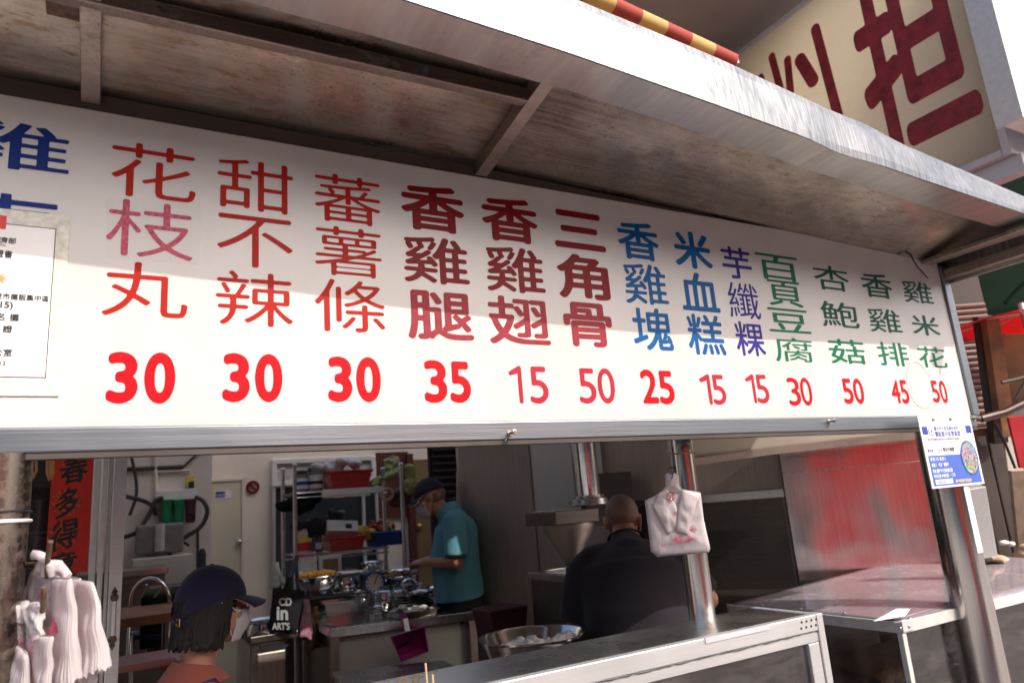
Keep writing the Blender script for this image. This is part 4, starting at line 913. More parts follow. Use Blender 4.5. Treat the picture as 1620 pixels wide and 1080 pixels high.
for i, (cs, t0, t1) in enumerate(((((12, 958, 1.41), (28, 956, 1.38), (18, 1012, 1.41), (34, 1016, 1.38)), .02, .016), (((46, 957, 1.39), (66, 960, 1.36), (44, 1006, 1.38), (62, 1008, 1.35)), .016, .014), (((20, 1006, 1.41), (45, 1036, 1.34), (-34, 1130, 1.40), (36, 1140, 1.33)), .014, .045), (((46, 1000, 1.39), (83, 1006, 1.33), (50, 1125, 1.39), (70, 1135, 1.33)), .016, .03), (((72, 1016, 1.44), (103, 1030, 1.38), (82, 1125, 1.44), (94, 1135, 1.38)), .014, .03))):
    pleats(cs, t0, t1, 30+i*7.7).build('folded_bag', 'bag', bg, 'all')
blot([(47, 1008, 1.36), (54, 1006, 1.355), (52, 1034, 1.35), (44, 1032, 1.355)], 'bag_red', bg, .015)
blot([(32, 1000, 1.36), (38, 1010, 1.36), (36, 1026, 1.36), (28, 1016, 1.36)], 'bag_red', bg, .02)
blot([(0, 1030, 1.37), (14, 1010, 1.37), (8, 1040, 1.37)], 'bag_red', bg, .02)
rebase(bg, at(45, 966, d=1.38))

# flat pack of bags hung on the middle post
dm = (Vector((cxm, .25-rm-.03, 1.3))-EYE).dot(fwd)
fp = thing('hanging_bag_pack', 'flat pack of white bags with red prints hanging on the middle steel post', 'plastic bags')
def plate(px, th, off, name, m='bag', seg=6, wr=.0016):
    P = [at(a, c, d=dm-off) for a, c in px]; s = MB(); n = len(P); cen = sum(P, Vector())/n
    vs = []; fs = []
    R = 10
    def pt(k, t, sd):
        p = cen.lerp(P[k % n], t); nz = noise.noise(p*35); bul = (1-t*t)*.008
        return p-fwd*(sd*(th/2)*(1 if t < .99 else .4)+bul+nz*wr*3)
    # subdivide the outline
    Q = []
    for k in range(n):
        for t in range(seg): Q.append(P[k].lerp(P[(k+1) % n], t/seg))
    P = Q; n = len(P)
    for sd in (1, -1):
        o = len(vs); vs.append(cen-fwd*(sd*th/2+.008))
        for r in range(1, R+1):
            for k in range(n): vs.append(pt(k, r/R, sd))
        for k in range(n): fs.append((o, o+1+k, o+1+(k+1) % n))
        for r in range(R-1):
            for k in range(n): a = o+1+r*n+k; b_ = o+1+r*n+(k+1) % n; fs.append((a, a+n, b_+n, b_))
    h = 1+R*n
    for k in range(n): a = 1+(R-1)*n+k; b_ = 1+(R-1)*n+(k+1) % n; fs.append((a, a+h, b_+h, b_))
    s.add(vs, fs); return s.build(name, m, fp, 'all')
plate([(1020, 792), (1047, 778), (1070, 772), (1108, 779), (1113, 820), (1123, 866), (1121, 873), (1040, 880), (1030, 872)], .016, 0, 'bag_stack')
plate([(1052, 752), (1054, 748), (1071, 748), (1074, 754), (1074, 768), (1082, 777), (1070, 782), (1045, 779), (1053, 769)], .006, .008, 'header_tab', seg=3)
plate([(1042, 779), (1056, 773), (1072, 806), (1070, 836), (1056, 846), (1032, 800)], .005, .014, 'folded_handle', seg=4)
plate([(1080, 773), (1106, 784), (1096, 815), (1088, 846), (1068, 841), (1072, 806)], .005, .017, 'folded_handle', seg=4)
def fb(pts, off=.032, m='bag_red', name='red_print'):
    s = MB(); P = [at(a, c, d=dm-off) for a, c in pts]; s.add(P, [tuple(range(len(P)))]); return s.build(name, m, fp)
def rough_blob(cx, cy, rx, ry, n=22, off=.032):
    return fb([(cx+rx*math.cos(k*2*math.pi/n)*random.uniform(.7, 1.1), cy+ry*math.sin(k*2*math.pi/n)*random.uniform(.7, 1.1)) for k in range(n)], off)
rough_blob(1080, 852, 20, 8, off=.022); rough_blob(1052, 862, 8, 3, off=.02); rough_blob(1095, 838, 8, 10, off=.014); rough_blob(1069, 812, 3, 5, off=.022)
s = MB(); s.tube([at(1061+6*math.cos(t), 785+7*math.sin(t), d=dm-.024) for t in [k*.5 for k in range(13)]], .0014, 5); s.tube([at(1058, 782, d=dm-.024), at(1062, 786, d=dm-.024), at(1059, 789, d=dm-.024)], .0012, 5); s.tube([at(1064, 781, d=dm-.024), at(1064, 790, d=dm-.024)], .0012, 5); s.build('logo_print', 'red_ink', fp)
s = MB(); s.tube([at(1066, 715, d=dm+.0), at(1066, 735, d=dm-.01), at(1065, 748, d=dm-.018), at(1063, 757, d=dm-.022)], .0018, 6); s.tube([at(1062+5*math.cos(t), 744+5*math.sin(t), d=dm-.01) for t in [k*.5 for k in range(13)]], .0022, 6); s.build('wire_hook', 'rust', fp, True)
s = MB(); s.tube([at(1062, 757, d=dm-.0165), at(1062, 757, d=dm-.014)], .005, 12); s.build('eyelet', 'black', fp)
rebase(fp, at(1063, 750, d=dm))

# ================================================================== SHOP FRONT
YD = .93
df = thing('sliding_door', 'silver aluminium framed glass sliding door beside the couplet at left', 'door')
def vx(px, y, py=880): return at(px, py, y=y).x
b = MB(); b.box(vx(174, YD), vx(195, YD), YD, YD+.05, .1, 2.8); b.build('stile', 'alu_white', df, bevel=.002)
b = MB(); b.box(vx(155, YD), vx(164, YD), YD+.02, YD+.06, .1, 2.8); b.build('stile', 'alu', df, bevel=.002)
b = MB(); b.box(vx(166, YD), vx(173, YD), YD+.03, YD+.06, .1, 2.8); b.build('stile', 'alu', df, bevel=.002)
b = MB(); b.box(vx(141, YD), vx(152, YD), YD+.04, YD+.07, .1, 2.8); b.build('stile', 'alu', df, bevel=.002)
b = MB(); b.box(-1.6, vx(141, YD)-.001, YD+.05, YD+.056, .12, 2.8); b.build('glass_pane', 'glass', df)
b = MB(); b.box(-1.6, vx(195, YD), YD, YD+.06, 2.801, 2.86); b.build('head_rail', 'alu', df)
b = MB(); b.box(-1.6, vx(152, YD), YD+.01, YD+.06, .1, .118); b.build('sill', 'alu', df)
hx = vx(184, YD-.02)
s = MB(); z0 = at(180, 1010, y=YD-.03).z; z1 = at(182, 945, y=YD-.03).z
s.tube([(hx, YD-.03, z0), (hx, YD-.03, z1)], .007, 12); h = s.build('handle', 'alu_white', df, True)
for zz, sg in ((z0, -1), (z1, 1)):
    s = MB(); s.lathe([(0, -.016), (.006, -.012), (.012, 0), (.010, .008), (.005, .012), (.009, .018), (.004, .026), (0, .034)], (hx, YD-.03, zz), 14, (0, 0, sg)); s.tube([(hx, YD-.03, zz), (hx, YD, zz)], .005, 8); s.build('finial', 'rust', h, True)
rebase(df, (vx(184, YD), YD, .1))
# dark shop interior seen through the left pane: shelving
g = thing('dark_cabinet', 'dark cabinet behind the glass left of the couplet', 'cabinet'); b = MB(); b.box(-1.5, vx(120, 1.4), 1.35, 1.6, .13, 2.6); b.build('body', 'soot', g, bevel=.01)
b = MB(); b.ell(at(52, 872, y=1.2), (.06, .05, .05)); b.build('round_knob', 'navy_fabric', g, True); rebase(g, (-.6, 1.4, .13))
# red couplet
YC = YD+.045
cp = thing('couplet_banner', 'red paper couplet with black brush characters on the door glass', 'banner')
q = [at(87, 700, y=YC), at(150, 700, y=YC), at(138, 912, y=YC), at(70, 905, y=YC)]
b = MB(); b.slab([(q[3].x, YC-.0035, q[3].z-.01), (q[2].x, YC-.0035, q[3].z-.01), (q[1].x, YC-.0035, 2.05), (q[0].x, YC-.0035, 2.05)], (0, .003, 0)); b.build('sheet', 'banner', cp)
for i, (ch, cx_, cy_, w, hh) in enumerate((('春', 118, 742, 42, 44), ('多', 107, 794, 36, 46), ('得', 101, 845, 44, 48), ('意', 98, 893, 44, 40))):
    c = at(cx_-2, cy_, y=YC-.004); r = .042
    s = MB(); ring = [Vector((c.x+r*math.cos(k*math.pi/12), YC-.0042, c.z+r*1.05*math.sin(k*math.pi/12))) for k in range(24)]; s.add(ring, [tuple(range(24))]); s.build('gold_roundel', mat('faint_gold_pattern%d' % i, (.70, .07, .02), .5, 0, .5, 130) if i == 0 else bpy.data.materials['faint_gold_pattern0'], cp)
    a = at(cx_-w/2, cy_, y=YC-.005).x; d_ = at(cx_+w/2, cy_, y=YC-.005).x; zt_ = at(cx_, cy_-hh/2, y=YC-.005).z; zb2 = at(cx_, cy_+hh/2, y=YC-.005).z
    put_glyph(ch, 'ink_dark', cp, lambda u, v: (a+(d_-a)*(u+.10*(v-.5))+.003*math.sin(v*9+i), YC-.0048, zb2+(zt_-zb2)*(v+.16*(u-.5))), .0, .022)
rebase(cp, ((q[3].x+q[2].x)/2, YC, q[3].z))
for i, (px, top, bot) in enumerate(((53, 700, 756), (79, 700, 760))):
    g = thing('rubber_bands', ('shorter', 'longer')[i]+' hank of amber rubber bands hanging below the sign by the couplet', 'rubber bands', 'rubber band hanks')
    s = MB()
    for k in range(6):
        dx = random.uniform(-3, 3); s.tube([at(px+dx-2.5, top, d=1.7), at(px+dx-3.5, bot-12, d=1.7), at(px+dx, bot+random.uniform(-4, 2), d=1.7), at(px+dx+3.5, bot-12, d=1.7), at(px+dx+2, top, d=1.7)], .0016, 5)
    s.build('band', 'rubber', g, True); rebase(g, at(px, top, d=1.7))

# ================================================================== SHOP INTERIOR
def bx(px, py, d): return at(px, py, d=d)
def mpp(d): return d/FPX
# wall door
YW = YB-.001
wd = thing('wall_door', 'pale green washroom door with small dark sign and round knob', 'door')
x0 = at(319, 850, y=YB).x; x1 = at(386, 850, y=YB).x; zt_ = at(350, 757, y=YB).z
b = MB(); b.box(x0+.03, x1-.03, YB-.03, YB-.005, .13, zt_-.03); b.build('leaf', 'door', wd, bevel=.003)
for c_ in ((x0, x0+.028, .122, zt_), (x1-.028, x1, .122, zt_), (x0+.0285, x1-.0285, zt_-.028, zt_)):
    b = MB(); b.box(c_[0], c_[1], YB-.04, YB-.002, c_[2], c_[3]); b.build('frame', 'wall2', wd, bevel=.003)
b = MB(); p = at(378, 857, y=YB-.05); b.ell(p, (.028, .022, .028)); b.tube([p, (p.x, YB-.03, p.z)], .012, 10); b.build('knob', 'bolt', wd, True)
a = at(340, 776, y=YB-.031); c = at(366, 788, y=YB-.031); s = MB(); s.box(a.x, c.x, YB-.034, YB-.0305, c.z, a.z); g = s.build('sign_plate', 'white', wd)
s = MB(); s.box(a.x+.005, a.x+.085, YB-.0355, YB-.0345, c.z+.015, a.z-.008); s.build('dark_field', 'card_navy', g); text_flat('化妝室', 'white', g, (a.x+.008, YB-.0365, c.z+.027), UX, UZ, .026)
rebase(wd, ((x0+x1)/2, YB, .12))
b = MB(); p = at(400, 770, y=YB-.01); b.tube([Vector((p.x+.05*math.cos(t), YB-.012, p.z+.05*math.sin(t))) for t in [k*.35 for k in range(18)]], .010, 6, True); b.obox((p.x-.035, YB-.012, p.z+.035), (p.x+.035, YB-.012, p.z-.035), .012, .012); tag(b.build('no_smoking_sign', 'maroon_ink', None, True), 'round no smoking sign on the back wall beside the white door', 'sign')
# water filter unit
YF = 4.74
wf = thing('water_filter', 'wall mounted water filter with two green housings and one maroon housing', 'water filter')
c0 = at(245, 783, y=YF); c1 = at(310, 789, y=YF); b = MB(); b.box(c0.x, c1.x, YF-.07, YF, c1.z, c0.z+.03); b.build('bracket', 'white', wf, bevel=.004)
for i, px in enumerate((264, 283, 302)):
    t_ = at(px, 790, y=YF-.07); l_ = at(px, 827, y=YF-.07); r = 7.2*mpp((t_-EYE).dot(fwd)); s = MB(); s.lathe([(0, l_.z-t_.z), (r*.85, l_.z-t_.z+.005), (r, l_.z-t_.z+.03), (r*1.05, -.03), (r*1.15, -.028), (r*1.15, 0), (0, 0)], t_, 20); s.build('housing', 'green_plastic' if i < 2 else 'maroon_plastic', wf, True)
rebase(wf, (c0.x, YF, c1.z))
def hose(pts, r, label, m='hose', cat='hose'):
    P = [at(a, c, y=yy) for a, c, yy in pts]; Q = []
    for i in range(len(P)-1):
        p0_, p1_, p2_, p3_ = P[max(i-1, 0)], P[i], P[i+1], P[min(i+2, len(P)-1)]
        for k in range(6):
            t = k/6; Q.append(.5*((2*p1_)+(p2_-p0_)*t+(2*p0_-5*p1_+4*p2_-p3_)*t*t+(3*p1_-p0_-3*p2_+p3_)*t**3))
    Q.append(P[-1]); s = MB(); s.tube(Q, r, 8); return tag(s.build('hose', m, None, True), label, cat, 'hoses on the filter wall')
hose([(186, 783, 4.4), (205, 786, 4.6), (230, 793, 4.7), (243, 803, 4.7), (246, 815, 4.7)], .017, 'hose running right from the door frame above the loop')
hose([(190, 850, 4.4), (215, 842, 4.6), (235, 815, 4.66), (246, 792, 4.66), (258, 787, 4.66)], .017, 'looped black hose reaching the first green filter housing')
hose([(310, 786, 4.66), (322, 793, 4.6), (328, 810, 4.6), (318, 832, 4.6), (295, 848, 4.6), (273, 862, 4.6), (268, 880, 4.6)], .017, 'black hose curving down right of the maroon housing')
hose([(201, 700, 4.7), (212, 740, 4.7), (216, 780, 4.7), (205, 815, 4.7)], .012, 'thin hose hanging down the white wall at far left')
hose([(298, 862, 4.5), (284, 850, 4.7), (290, 830, 4.7)], .01, 'thin hose below the green housings')
for i, pts in enumerate(([(190, 742), (290, 738)], [(246, 700), (248, 870)], [(290, 738), (330, 700)], [(250, 746), (300, 744), (300, 790)], [(313, 840), (313, 960)])):
    s = MB(); s.tube([at(a, c, y=4.735) for a, c in pts], .016 if i < 2 else .009, 8); tag(s.build('wall_pipe', 'wall2' if i in (1, 3) else 'hose', None, True), ['dark horizontal pipe high on the white wall', 'pale vertical pipe left of the filters', 'dark diagonal pipe rising right above the filters', 'thin pale pipe bending above the filters', 'thin dark pipe beside the door frame'][i], 'pipe', 'pipes on the filter wall')
g = thing('wall_socket', 'wall socket with dark plug above the filter unit', 'socket'); p = at(300, 762, y=4.74); s = MB(); s.box(p.x-.03, p.x+.035, 4.72, 4.745, p.z-.04, p.z+.05); s.build('plate', 'yellow_ink', g, bevel=.004); s = MB(); s.box(p.x-.01, p.x+.03, 4.69, 4.718, p.z-.05, p.z); s.build('plug', 'black', g); rebase(g, p)
# pump box and stainless sink below the filters
g = thing('water_heater', 'grey pump box under the filters with a beige equipment box', 'pump'); p = at(245, 850, y=4.5)
s = MB(); s.box(p.x-.13, p.x+.20, 4.45, 4.7, p.z-.12, p.z+.1); s.build('body', mat('grey_plastic', (.22, .2, .18), .5), g, bevel=.02); s = MB(); s.tube([(p.x+.03, 4.43, p.z-.1), (p.x+.03, 4.43, p.z+.1)], .035, 14); s.build('canister', 'clearfilm', g, True)
s = MB(); s.box(p.x-.15, p.x+.26, 4.4, 4.7, p.z-.42, p.z-.14); s.build('box', 'cream_panel', g, bevel=.01); s = MB(); s.lathe([(0, 0), (.03, 0), (.03, .2), (.015, .24), (0, .24)], (p.x+.33, 4.45, p.z-.35), 16); s.build('valve', 'black', g, True); rebase(g, (p.x, 4.55, p.z-.42))
g = thing('sink', 'steel sink counter on the far left beneath the filter wall', 'sink'); p = at(200, 905, y=4.0); p2 = at(265, 905, y=4.0)
s = MB(); s.box(p.x-.4, p2.x, 3.9, 4.4, p.z-.03, p.z+.02); s.build('top', 'steel', g, bevel=.01); s = MB(); s.box(p.x-.38, p2.x-.02, 3.92, 4.38, .13, p.z-.031); s.build('cabinet', 'dark_steel', g); rebase(g, (p.x, 4.1, .13))
# folding chair frames (chrome tubes)
def chair(cx, base, d, label, w=62):
    g = thing('folding_chair', label, 'chair', 'chrome framed folding chairs')
    k = w/2; s = MB(); P = []
    for t in [i*math.pi/10 for i in range(11)]: P.append(at(cx-k*math.cos(t), base+42-42*math.sin(t)*.95, d=d))
    P = [at(cx-k-5, base+130, d=d)]+P+[at(cx+k-4, base+130, d=d)]; s.tube(P, .010, 10); s.build('back_frame', 'pot', g, True)
    s = MB(); s.hexa([at(cx-k+2, base+100, d=d), at(cx+k, base+98, d=d), at(cx+k, base+88, d=d+.35), at(cx-k, base+92, d=d+.35)], [at(cx-k+2, base+93, d=d), at(cx+k, base+91, d=d), at(cx+k, base+81, d=d+.35), at(cx-k, base+85, d=d+.35)]); s.build('seat', 'navy_fabric', g, bevel=.01)
    for sx in (-1, 1):
        a = at(cx+sx*k*.9, base+92, d=d+.3); c = Vector((a.x, a.y, .125)); s = MB(); s.tube([a, c], .010, 8); s.build('leg', 'pot', g, True)
        a = at(cx+sx*k*.9, base+92, d=d); c = Vector((a.x, a.y, .125)); s = MB(); s.tube([a, c], .010, 8); s.build('leg', 'pot', g, True)
    for sx in (-1, 1): s = MB(); s.tube([at(cx+sx*10-4, base+32, d=d), at(cx+sx*14+8, base+12, d=d)], .006, 8); s.build('brace', 'pot', g, True)
    rebase(g, Vector((at(cx, base, d=d).x, at(cx, base, d=d).y, .12)))
chair(238, 912, 3.6, 'chrome framed folding chair with arched back behind the woman')
s = MB(); a = at(226, 935, d=3.65); s.box(a.x-.005, a.x+.15, a.y, a.y+.05, a.z-.28, a.z); g = s.build('printed_box', 'green_tarp', None, bevel=.004); tag(g, 'green printed carton standing behind the chrome chair back', 'box')
s = MB(); a = at(268, 925, d=3.9); s.box(a.x-.1, a.x+.1, a.y, a.y+.12, a.z-.35, a.z); tag(s.build('red_carton', 'maroon_plastic', None, bevel=.01), 'dark red carton beside the green carton behind the woman', 'box')
s = MB(); a = at(195, 982, d=3.2); c = at(275, 976, d=3.2); s.box(a.x-.2, c.x+.05, a.y-.1, a.y+.5, a.z-.02, a.z+.02); g = s.build('tabletop', 'wood', None, bevel=.004); tag(g, 'worn wooden folding table behind the chrome chair', 'table')
for i in range(2):
    s = MB(); x_ = (a.x-.12, c.x-.02)[i]; s.tube([(x_, a.y+.1, .12), (x_, a.y+.1, a.z-.021)], .014, 8); s.build('leg', 'dark_steel', g, True)
# pink stool
st = thing('plastic_stool', 'salmon pink plastic stool at the bottom left behind the door frame', 'stool'); d = 2.6; p = at(218, 1040, d=d); zt_ = p.z
s = MB(); s.hexa([(p.x-.13, p.y-.13, zt_-.025), (p.x+.13, p.y-.13, zt_-.025), (p.x+.13, p.y+.13, zt_-.025), (p.x-.13, p.y+.13, zt_-.025)], [(p.x-.12, p.y-.12, zt_), (p.x+.12, p.y-.12, zt_), (p.x+.12, p.y+.12, zt_), (p.x-.12, p.y+.12, zt_)]); s.build('seat', 'pink_plastic', st, bevel=.012)
for sx in (-1, 1):
    for sy in (-1, 1):
        s = MB(); s.obox((p.x+sx*.11, p.y+sy*.11, zt_-.026), (p.x+sx*.16, p.y+sy*.16, .12), .045, .03, (sx, sy, 0)); s.build('leg', 'pink_plastic', st, bevel=.006)
s = MB(); s.box(p.x-.13, p.x+.13, p.y-.135, p.y-.12, zt_-.14, zt_-.09); s.build('brace', 'pink_plastic', st); rebase(st, (p.x, p.y, .12))

# vent window frame on the back wall + mirror opening
wn_ = thing('vent_window', 'white framed sliding window high on the back wall behind the rack', 'window')
a = at(429, 727, y=YB); c = at(592, 718, y=YB); e = at(429, 770, y=YB); x0, x1, z1, z0 = a.x, c.x, a.z, e.z
for q in ((x0, x1, z1-.045, z1), (x0, x1, z0, z0+.045), (x0, x0+.045, z0+.046, z1-.046), (x1-.045, x1, z0+.046, z1-.046), ((x0+x1)/2-.02, (x0+x1)/2+.02, z0+.046, z1-.046)):
    s = MB(); s.box(q[0], q[1], YB-.05, YB-.002, q[2], q[3]); s.build('frame', 'white', wn_, bevel=.004)
s = MB(); s.box(x0+.046, x1-.046, YB-.02, YB-.015, z0+.046, z1-.046); s.build('pane', 'clearfilm', wn_); rebase(wn_, ((x0+x1)/2, YB, z0))
mr = thing('pass_through_opening', 'dark framed pass-through opening in the back wall behind the rack shelves', 'opening')
z2 = .7
s = MB(); s.box(x0+.03, x1+.01, YB-.012, YB-.003, z2, z0-.01); s.build('dark_backing', 'window', mr)
for q in ((x0, x0+.03), ((x0+x1)/2+.35, (x0+x1)/2+.38), (x1-.02, x1+.01)): s = MB(); s.box(q[0], q[1], YB-.05, YB-.013, z2, z0-.01); s.build('frame', 'alu_white', mr, bevel=.003)
rebase(mr, ((x0+x1)/2, YB, z2))
# calendar board and ochre door
a = at(595, 716, y=YB-.02); c = at(648, 800, y=YB-.02); cb = thing('red_calendar_board', 'dark red board with yellow mark on the back wall above the cabbages', 'board')
s = MB(); s.box(a.x, c.x, YB-.03, YB-.003, c.z-.1, a.z); s.build('board', 'dark_red', cb); p = at(617, 735, y=YB-.03); s = MB(); s.box(p.x-.06, p.x+.05, YB-.034, YB-.031, p.z-.1, p.z+.06); s.build('yellow_print', 'leek', cb); rebase(cb, (a.x, YB, c.z))
d2 = thing('ochre_door', 'dim ochre door with knob behind the man in the teal shirt', 'door'); a = at(652, 727, y=YB-.02); c = at(735, 730, y=YB-.02)
s = MB(); s.box(a.x, a.x+.62, YB-.04, YB-.003, .125, a.z); s.build('leaf', 'brown_door', d2, bevel=.004); s = MB(); s.ell(at(663, 832, y=YB-.06), (.03, .03, .03)); s.build('knob', 'brass', d2, True)
s = MB(); s.box(a.x-.07, a.x-.003, YB-.06, YB-.003, .125, a.z+.06); s.build('frame', 'dark_red', d2); rebase(d2, (a.x+.3, YB, .125))
lv = thing('louvre_panel', 'dark louvred panel beside the steel wall above the cap of the teal man', 'louvre'); a = at(682, 706, d=5.6); c = at(728, 765, d=5.6)
for i in range(9):
    z_ = a.z+.05-i*.055; s = MB(); s.slab([(a.x, a.y, z_), (c.x+.1, a.y, z_), (c.x+.1, a.y-.03, z_-.03), (a.x, a.y-.03, z_-.03)], (0, 0, .008)); s.build('slat', 'dark_door', lv)
s = MB(); s.box(a.x-.02, c.x+.12, a.y+.005, a.y+.04, 1.0, a.z+.1); s.build('back_board', 'soot', lv); s = MB(); s.tube([at(725, 745, d=5.4), at(727, 900, d=5.4)], .02, 10); s.build('upright', 'steel', lv, True); rebase(lv, (a.x, a.y, 1.0))

# steel wall panels and the hood in the middle
sp = thing('steel_partition', 'tall brushed stainless steel partition behind the man in the teal shirt', 'partition')
A = at(733, 850, d=4.95); C_ = at(848, 850, d=4.75)
s = MB(); s.slab([(A.x, A.y, .125), (C_.x, C_.y, .125), (C_.x, C_.y, 2.9), (A.x, A.y, 2.9)], (.0, .04, 0)); s.build('panel', 'steel_wall', sp)
C2 = at(965, 850, d=4.45); s = MB(); s.slab([(C_.x+.012, C_.y-.004, .125), (C2.x, C2.y, .125), (C2.x, C2.y, at(900, 806, d=4.6).z), (C_.x+.012, C_.y-.004, at(900, 806, d=4.6).z)], (0, .04, 0)); s.build('panel', 'steel_wall', sp)
s = MB(); s.slab([(C_.x+.012, C_.y-.004, at(900, 805, d=4.6).z), (C2.x, C2.y, at(900, 805, d=4.6).z), (C2.x, C2.y, 2.9), (C_.x+.012, C_.y-.004, 2.9)], (0, .04, 0)); s.build('upper_panel', 'wall2', sp)
rebase(sp, (A.x, A.y, .125))
hp = thing('fryer_hood', 'steel funnel hood with round exhaust pipe above the fryer', 'exhaust hood')
T = at(921, 700, d=3.9); Bm = at(931, 792, d=3.9); r = 20*mpp(3.9)
s = MB(); s.tube([T+Vector((0, 0, .6)), Bm], r, 28); s.build('exhaust_pipe', 'pot', hp, True)
s = MB(); s.lathe([(r*1.0, .03), (r*1.25, .028), (r*1.25, .018), (r*1.5, .01), (r*1.55, -.02), (r*1.2, -.025)], Bm, 28); s.build('collar', 'bolt', hp, True)
q0 = at(875, 812, d=3.75); q1 = at(940, 812, d=3.75); q2 = at(962, 806, d=4.1)
s = MB(); s.box(q0.x, q0.x+.28, q0.y-.02, q0.y+.30, q0.z-.06, q0.z+.01); s.build('box_rim', 'dark_steel', hp, bevel=.004)
cc = Vector((q0.x+.17, q0.y+.12, q0.z-.062)); s = MB(); s.lathe([(.14, 0), (.145, -.03), (.04, -.20), (.035, -.3), (0, -.3)], cc, 28); s.build('funnel', 'steel_wall', hp, True); rebase(hp, cc)
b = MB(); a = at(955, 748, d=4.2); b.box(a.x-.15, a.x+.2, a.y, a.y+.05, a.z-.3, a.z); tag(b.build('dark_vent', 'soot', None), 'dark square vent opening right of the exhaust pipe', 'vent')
fs_ = thing('fryer', 'steel fryer basin standing under the funnel hood', 'fryer'); a = at(842, 905, d=3.9); c = at(905, 922, d=3.5)
z_ = a.z
s = MB(); x0, x1, y0, y1 = a.x+.0, a.x+.42, c.y-.03, a.y+.05
for q in ((x0, x1, y0, y0+.03), (x0, x1, y1-.03, y1), (x0, x0+.03, y0+.031, y1-.031), (x1-.03, x1, y0+.031, y1-.031)): s.box(q[0], q[1], q[2], q[3], z_-.04, z_)
s.build('rim', 'steel', fs_, bevel=.003); s = MB(); s.box(x0+.01, x1-.01, y0+.01, y1-.01, .4, z_-.041); s.build('tank', 'dark_steel', fs_)
for q in ((x0+.03, y0+.03), (x1-.03, y0+.03), (x0+.03, y1-.03), (x1-.03, y1-.03)): s = MB(); s.tube([(q[0], q[1], .12), (q[0], q[1], .4)], .015, 8); s.build('leg', 'dark_steel', fs_, True)
rebase(fs_, ((x0+x1)/2, (y0+y1)/2, .12))
# range hood over the cook
rh = thing('range_hood', 'large stainless range hood with dark cooking recess behind the bald man', 'range hood')
dH = 4.4
def hq(px, py, d=dH): return at(px, py, d=d)
A = hq(955, 700, 4.65); Bq = hq(1240, 700, 4.2)
dirh = (Bq-A); dirh.z = 0; Lh = dirh.length; dirh.normalize(); nrm = Vector((-dirh.y, dirh.x, 0))
if nrm.dot(fwd) < 0: nrm = -nrm
def hp_(t, z, o=0): return Vector((A.x, A.y, 0))+dirh*Lh*t+nrm*o+Vector((0, 0, z))
zl = hq(1000, 796, 4.55).z; zr = zl
s = MB(); s.slab([hp_(-.02, zl-.0), hp_(.98, zl), hp_(.98, 2.5), hp_(-.02, 2.5)], nrm*.04); s.build('upper_panel', 'steel_wall', rh)
s = MB(); s.slab([hp_(-.02, zl-.03, -.03), hp_(1.0, zl-.03, -.03), hp_(1.0, zl+.02, -.03), hp_(-.02, zl+.02, -.03)], nrm*.06); s.build('lower_lip', 'steel', rh, bevel=.003)
s = MB(); s.slab([hp_(-.02, .3, .6), hp_(1.1, .3, .6), hp_(1.1, 2.5, .6), hp_(-.02, 2.5, .6)], nrm*.03); s.build('back_panel', 'dark_steel', rh)
s = MB(); s.slab([hp_(-.02, .3, .05), hp_(-.02, .3, .6), hp_(-.02, 2.5, .6), hp_(-.02, 2.5, .05)], dirh*-.02); s.build('side_panel', 'dark_steel', rh)
s = MB(); s.slab([hp_(.95, .3, -.02), hp_(1.05, .3, -.02), hp_(1.05, zl+.0, -.02), hp_(.95, zl, -.02)], nrm*.04); s.build('front_upright', 'steel_wall', rh)
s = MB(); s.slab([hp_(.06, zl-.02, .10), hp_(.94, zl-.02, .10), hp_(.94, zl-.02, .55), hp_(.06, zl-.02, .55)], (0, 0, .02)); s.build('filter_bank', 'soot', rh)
for i in range(12): s = MB(); s.slab([hp_(.10+i*.07, zl-.035, .10), hp_(.13+i*.07, zl-.035, .10), hp_(.13+i*.07, zl-.035, .5), hp_(.10+i*.07, zl-.035, .5)], (0, 0, .01)); s.build('filter_bar', 'dark_steel', rh)
s = MB(); s.slab([hp_(-.02, .3, .0), hp_(1.05, .3, .0), hp_(1.05, .8, .0), hp_(-.02, .8, .0)], nrm*.6); s.build('stove_body', 'dark_steel', rh)
rebase(rh, hp_(.5, .3, .3))
# cream beam above, running towards the right
bm_ = thing('ceiling_beam', 'cream painted beam above the red reflecting steel side panel', 'beam')
a = at(1090, 700, d=3.3); c = at(1232, 714, d=3.05); e = at(1470, 690, d=2.98)
s = MB(); s.slab([at(1060, 722, d=4.0), at(1100, 724, d=4.0), at(1235, 706, d=3.98), at(1460, 680, d=3.96), at(1460, 600, d=3.96), at(1060, 600, d=4.0)], fwd*.1); s.build('beam', 'beam', bm_)
s = MB(); s.slab([at(1080, 738, d=3.97), at(1235, 717, d=3.95), at(1460, 692, d=3.93), at(1460, 680, d=3.93), at(1235, 706, d=3.95), at(1080, 727, d=3.97)], fwd*.05); s.build('lower_edge', 'steel_wall', bm_); rebase(bm_, c)
rp = thing('steel_side_panel', 'bare stainless side panel with wavy red reflections behind the acrylic case', 'panel')
def rpp(px, py): 
    t = (px-1232)/(1480-1232); return at(px, py, d=4.08-.08*t)
pl_ = MB()
TL, TR = rpp(1232, 715), rpp(1461, 693); BL, BR = pz(TL, .5), pz(TR, .5)
def rpf(z0f, z1f, wv):
    def f(u, v):
        v2 = z0f+(z1f-z0f)*v; p = TL.lerp(TR, u).lerp(BL.lerp(BR, u), v2); p.x = p.x; 
        return p+Vector((-.0, -1, 0))*wv*noise.noise(Vector((u*2.2, v2*1.5+wv*90, 3)))
    return f
s = MB(); s.grid(rpf(0, .105, .006), 30, 8); s.build('upper_sheet', 'steel_mirror', rp, 'all')
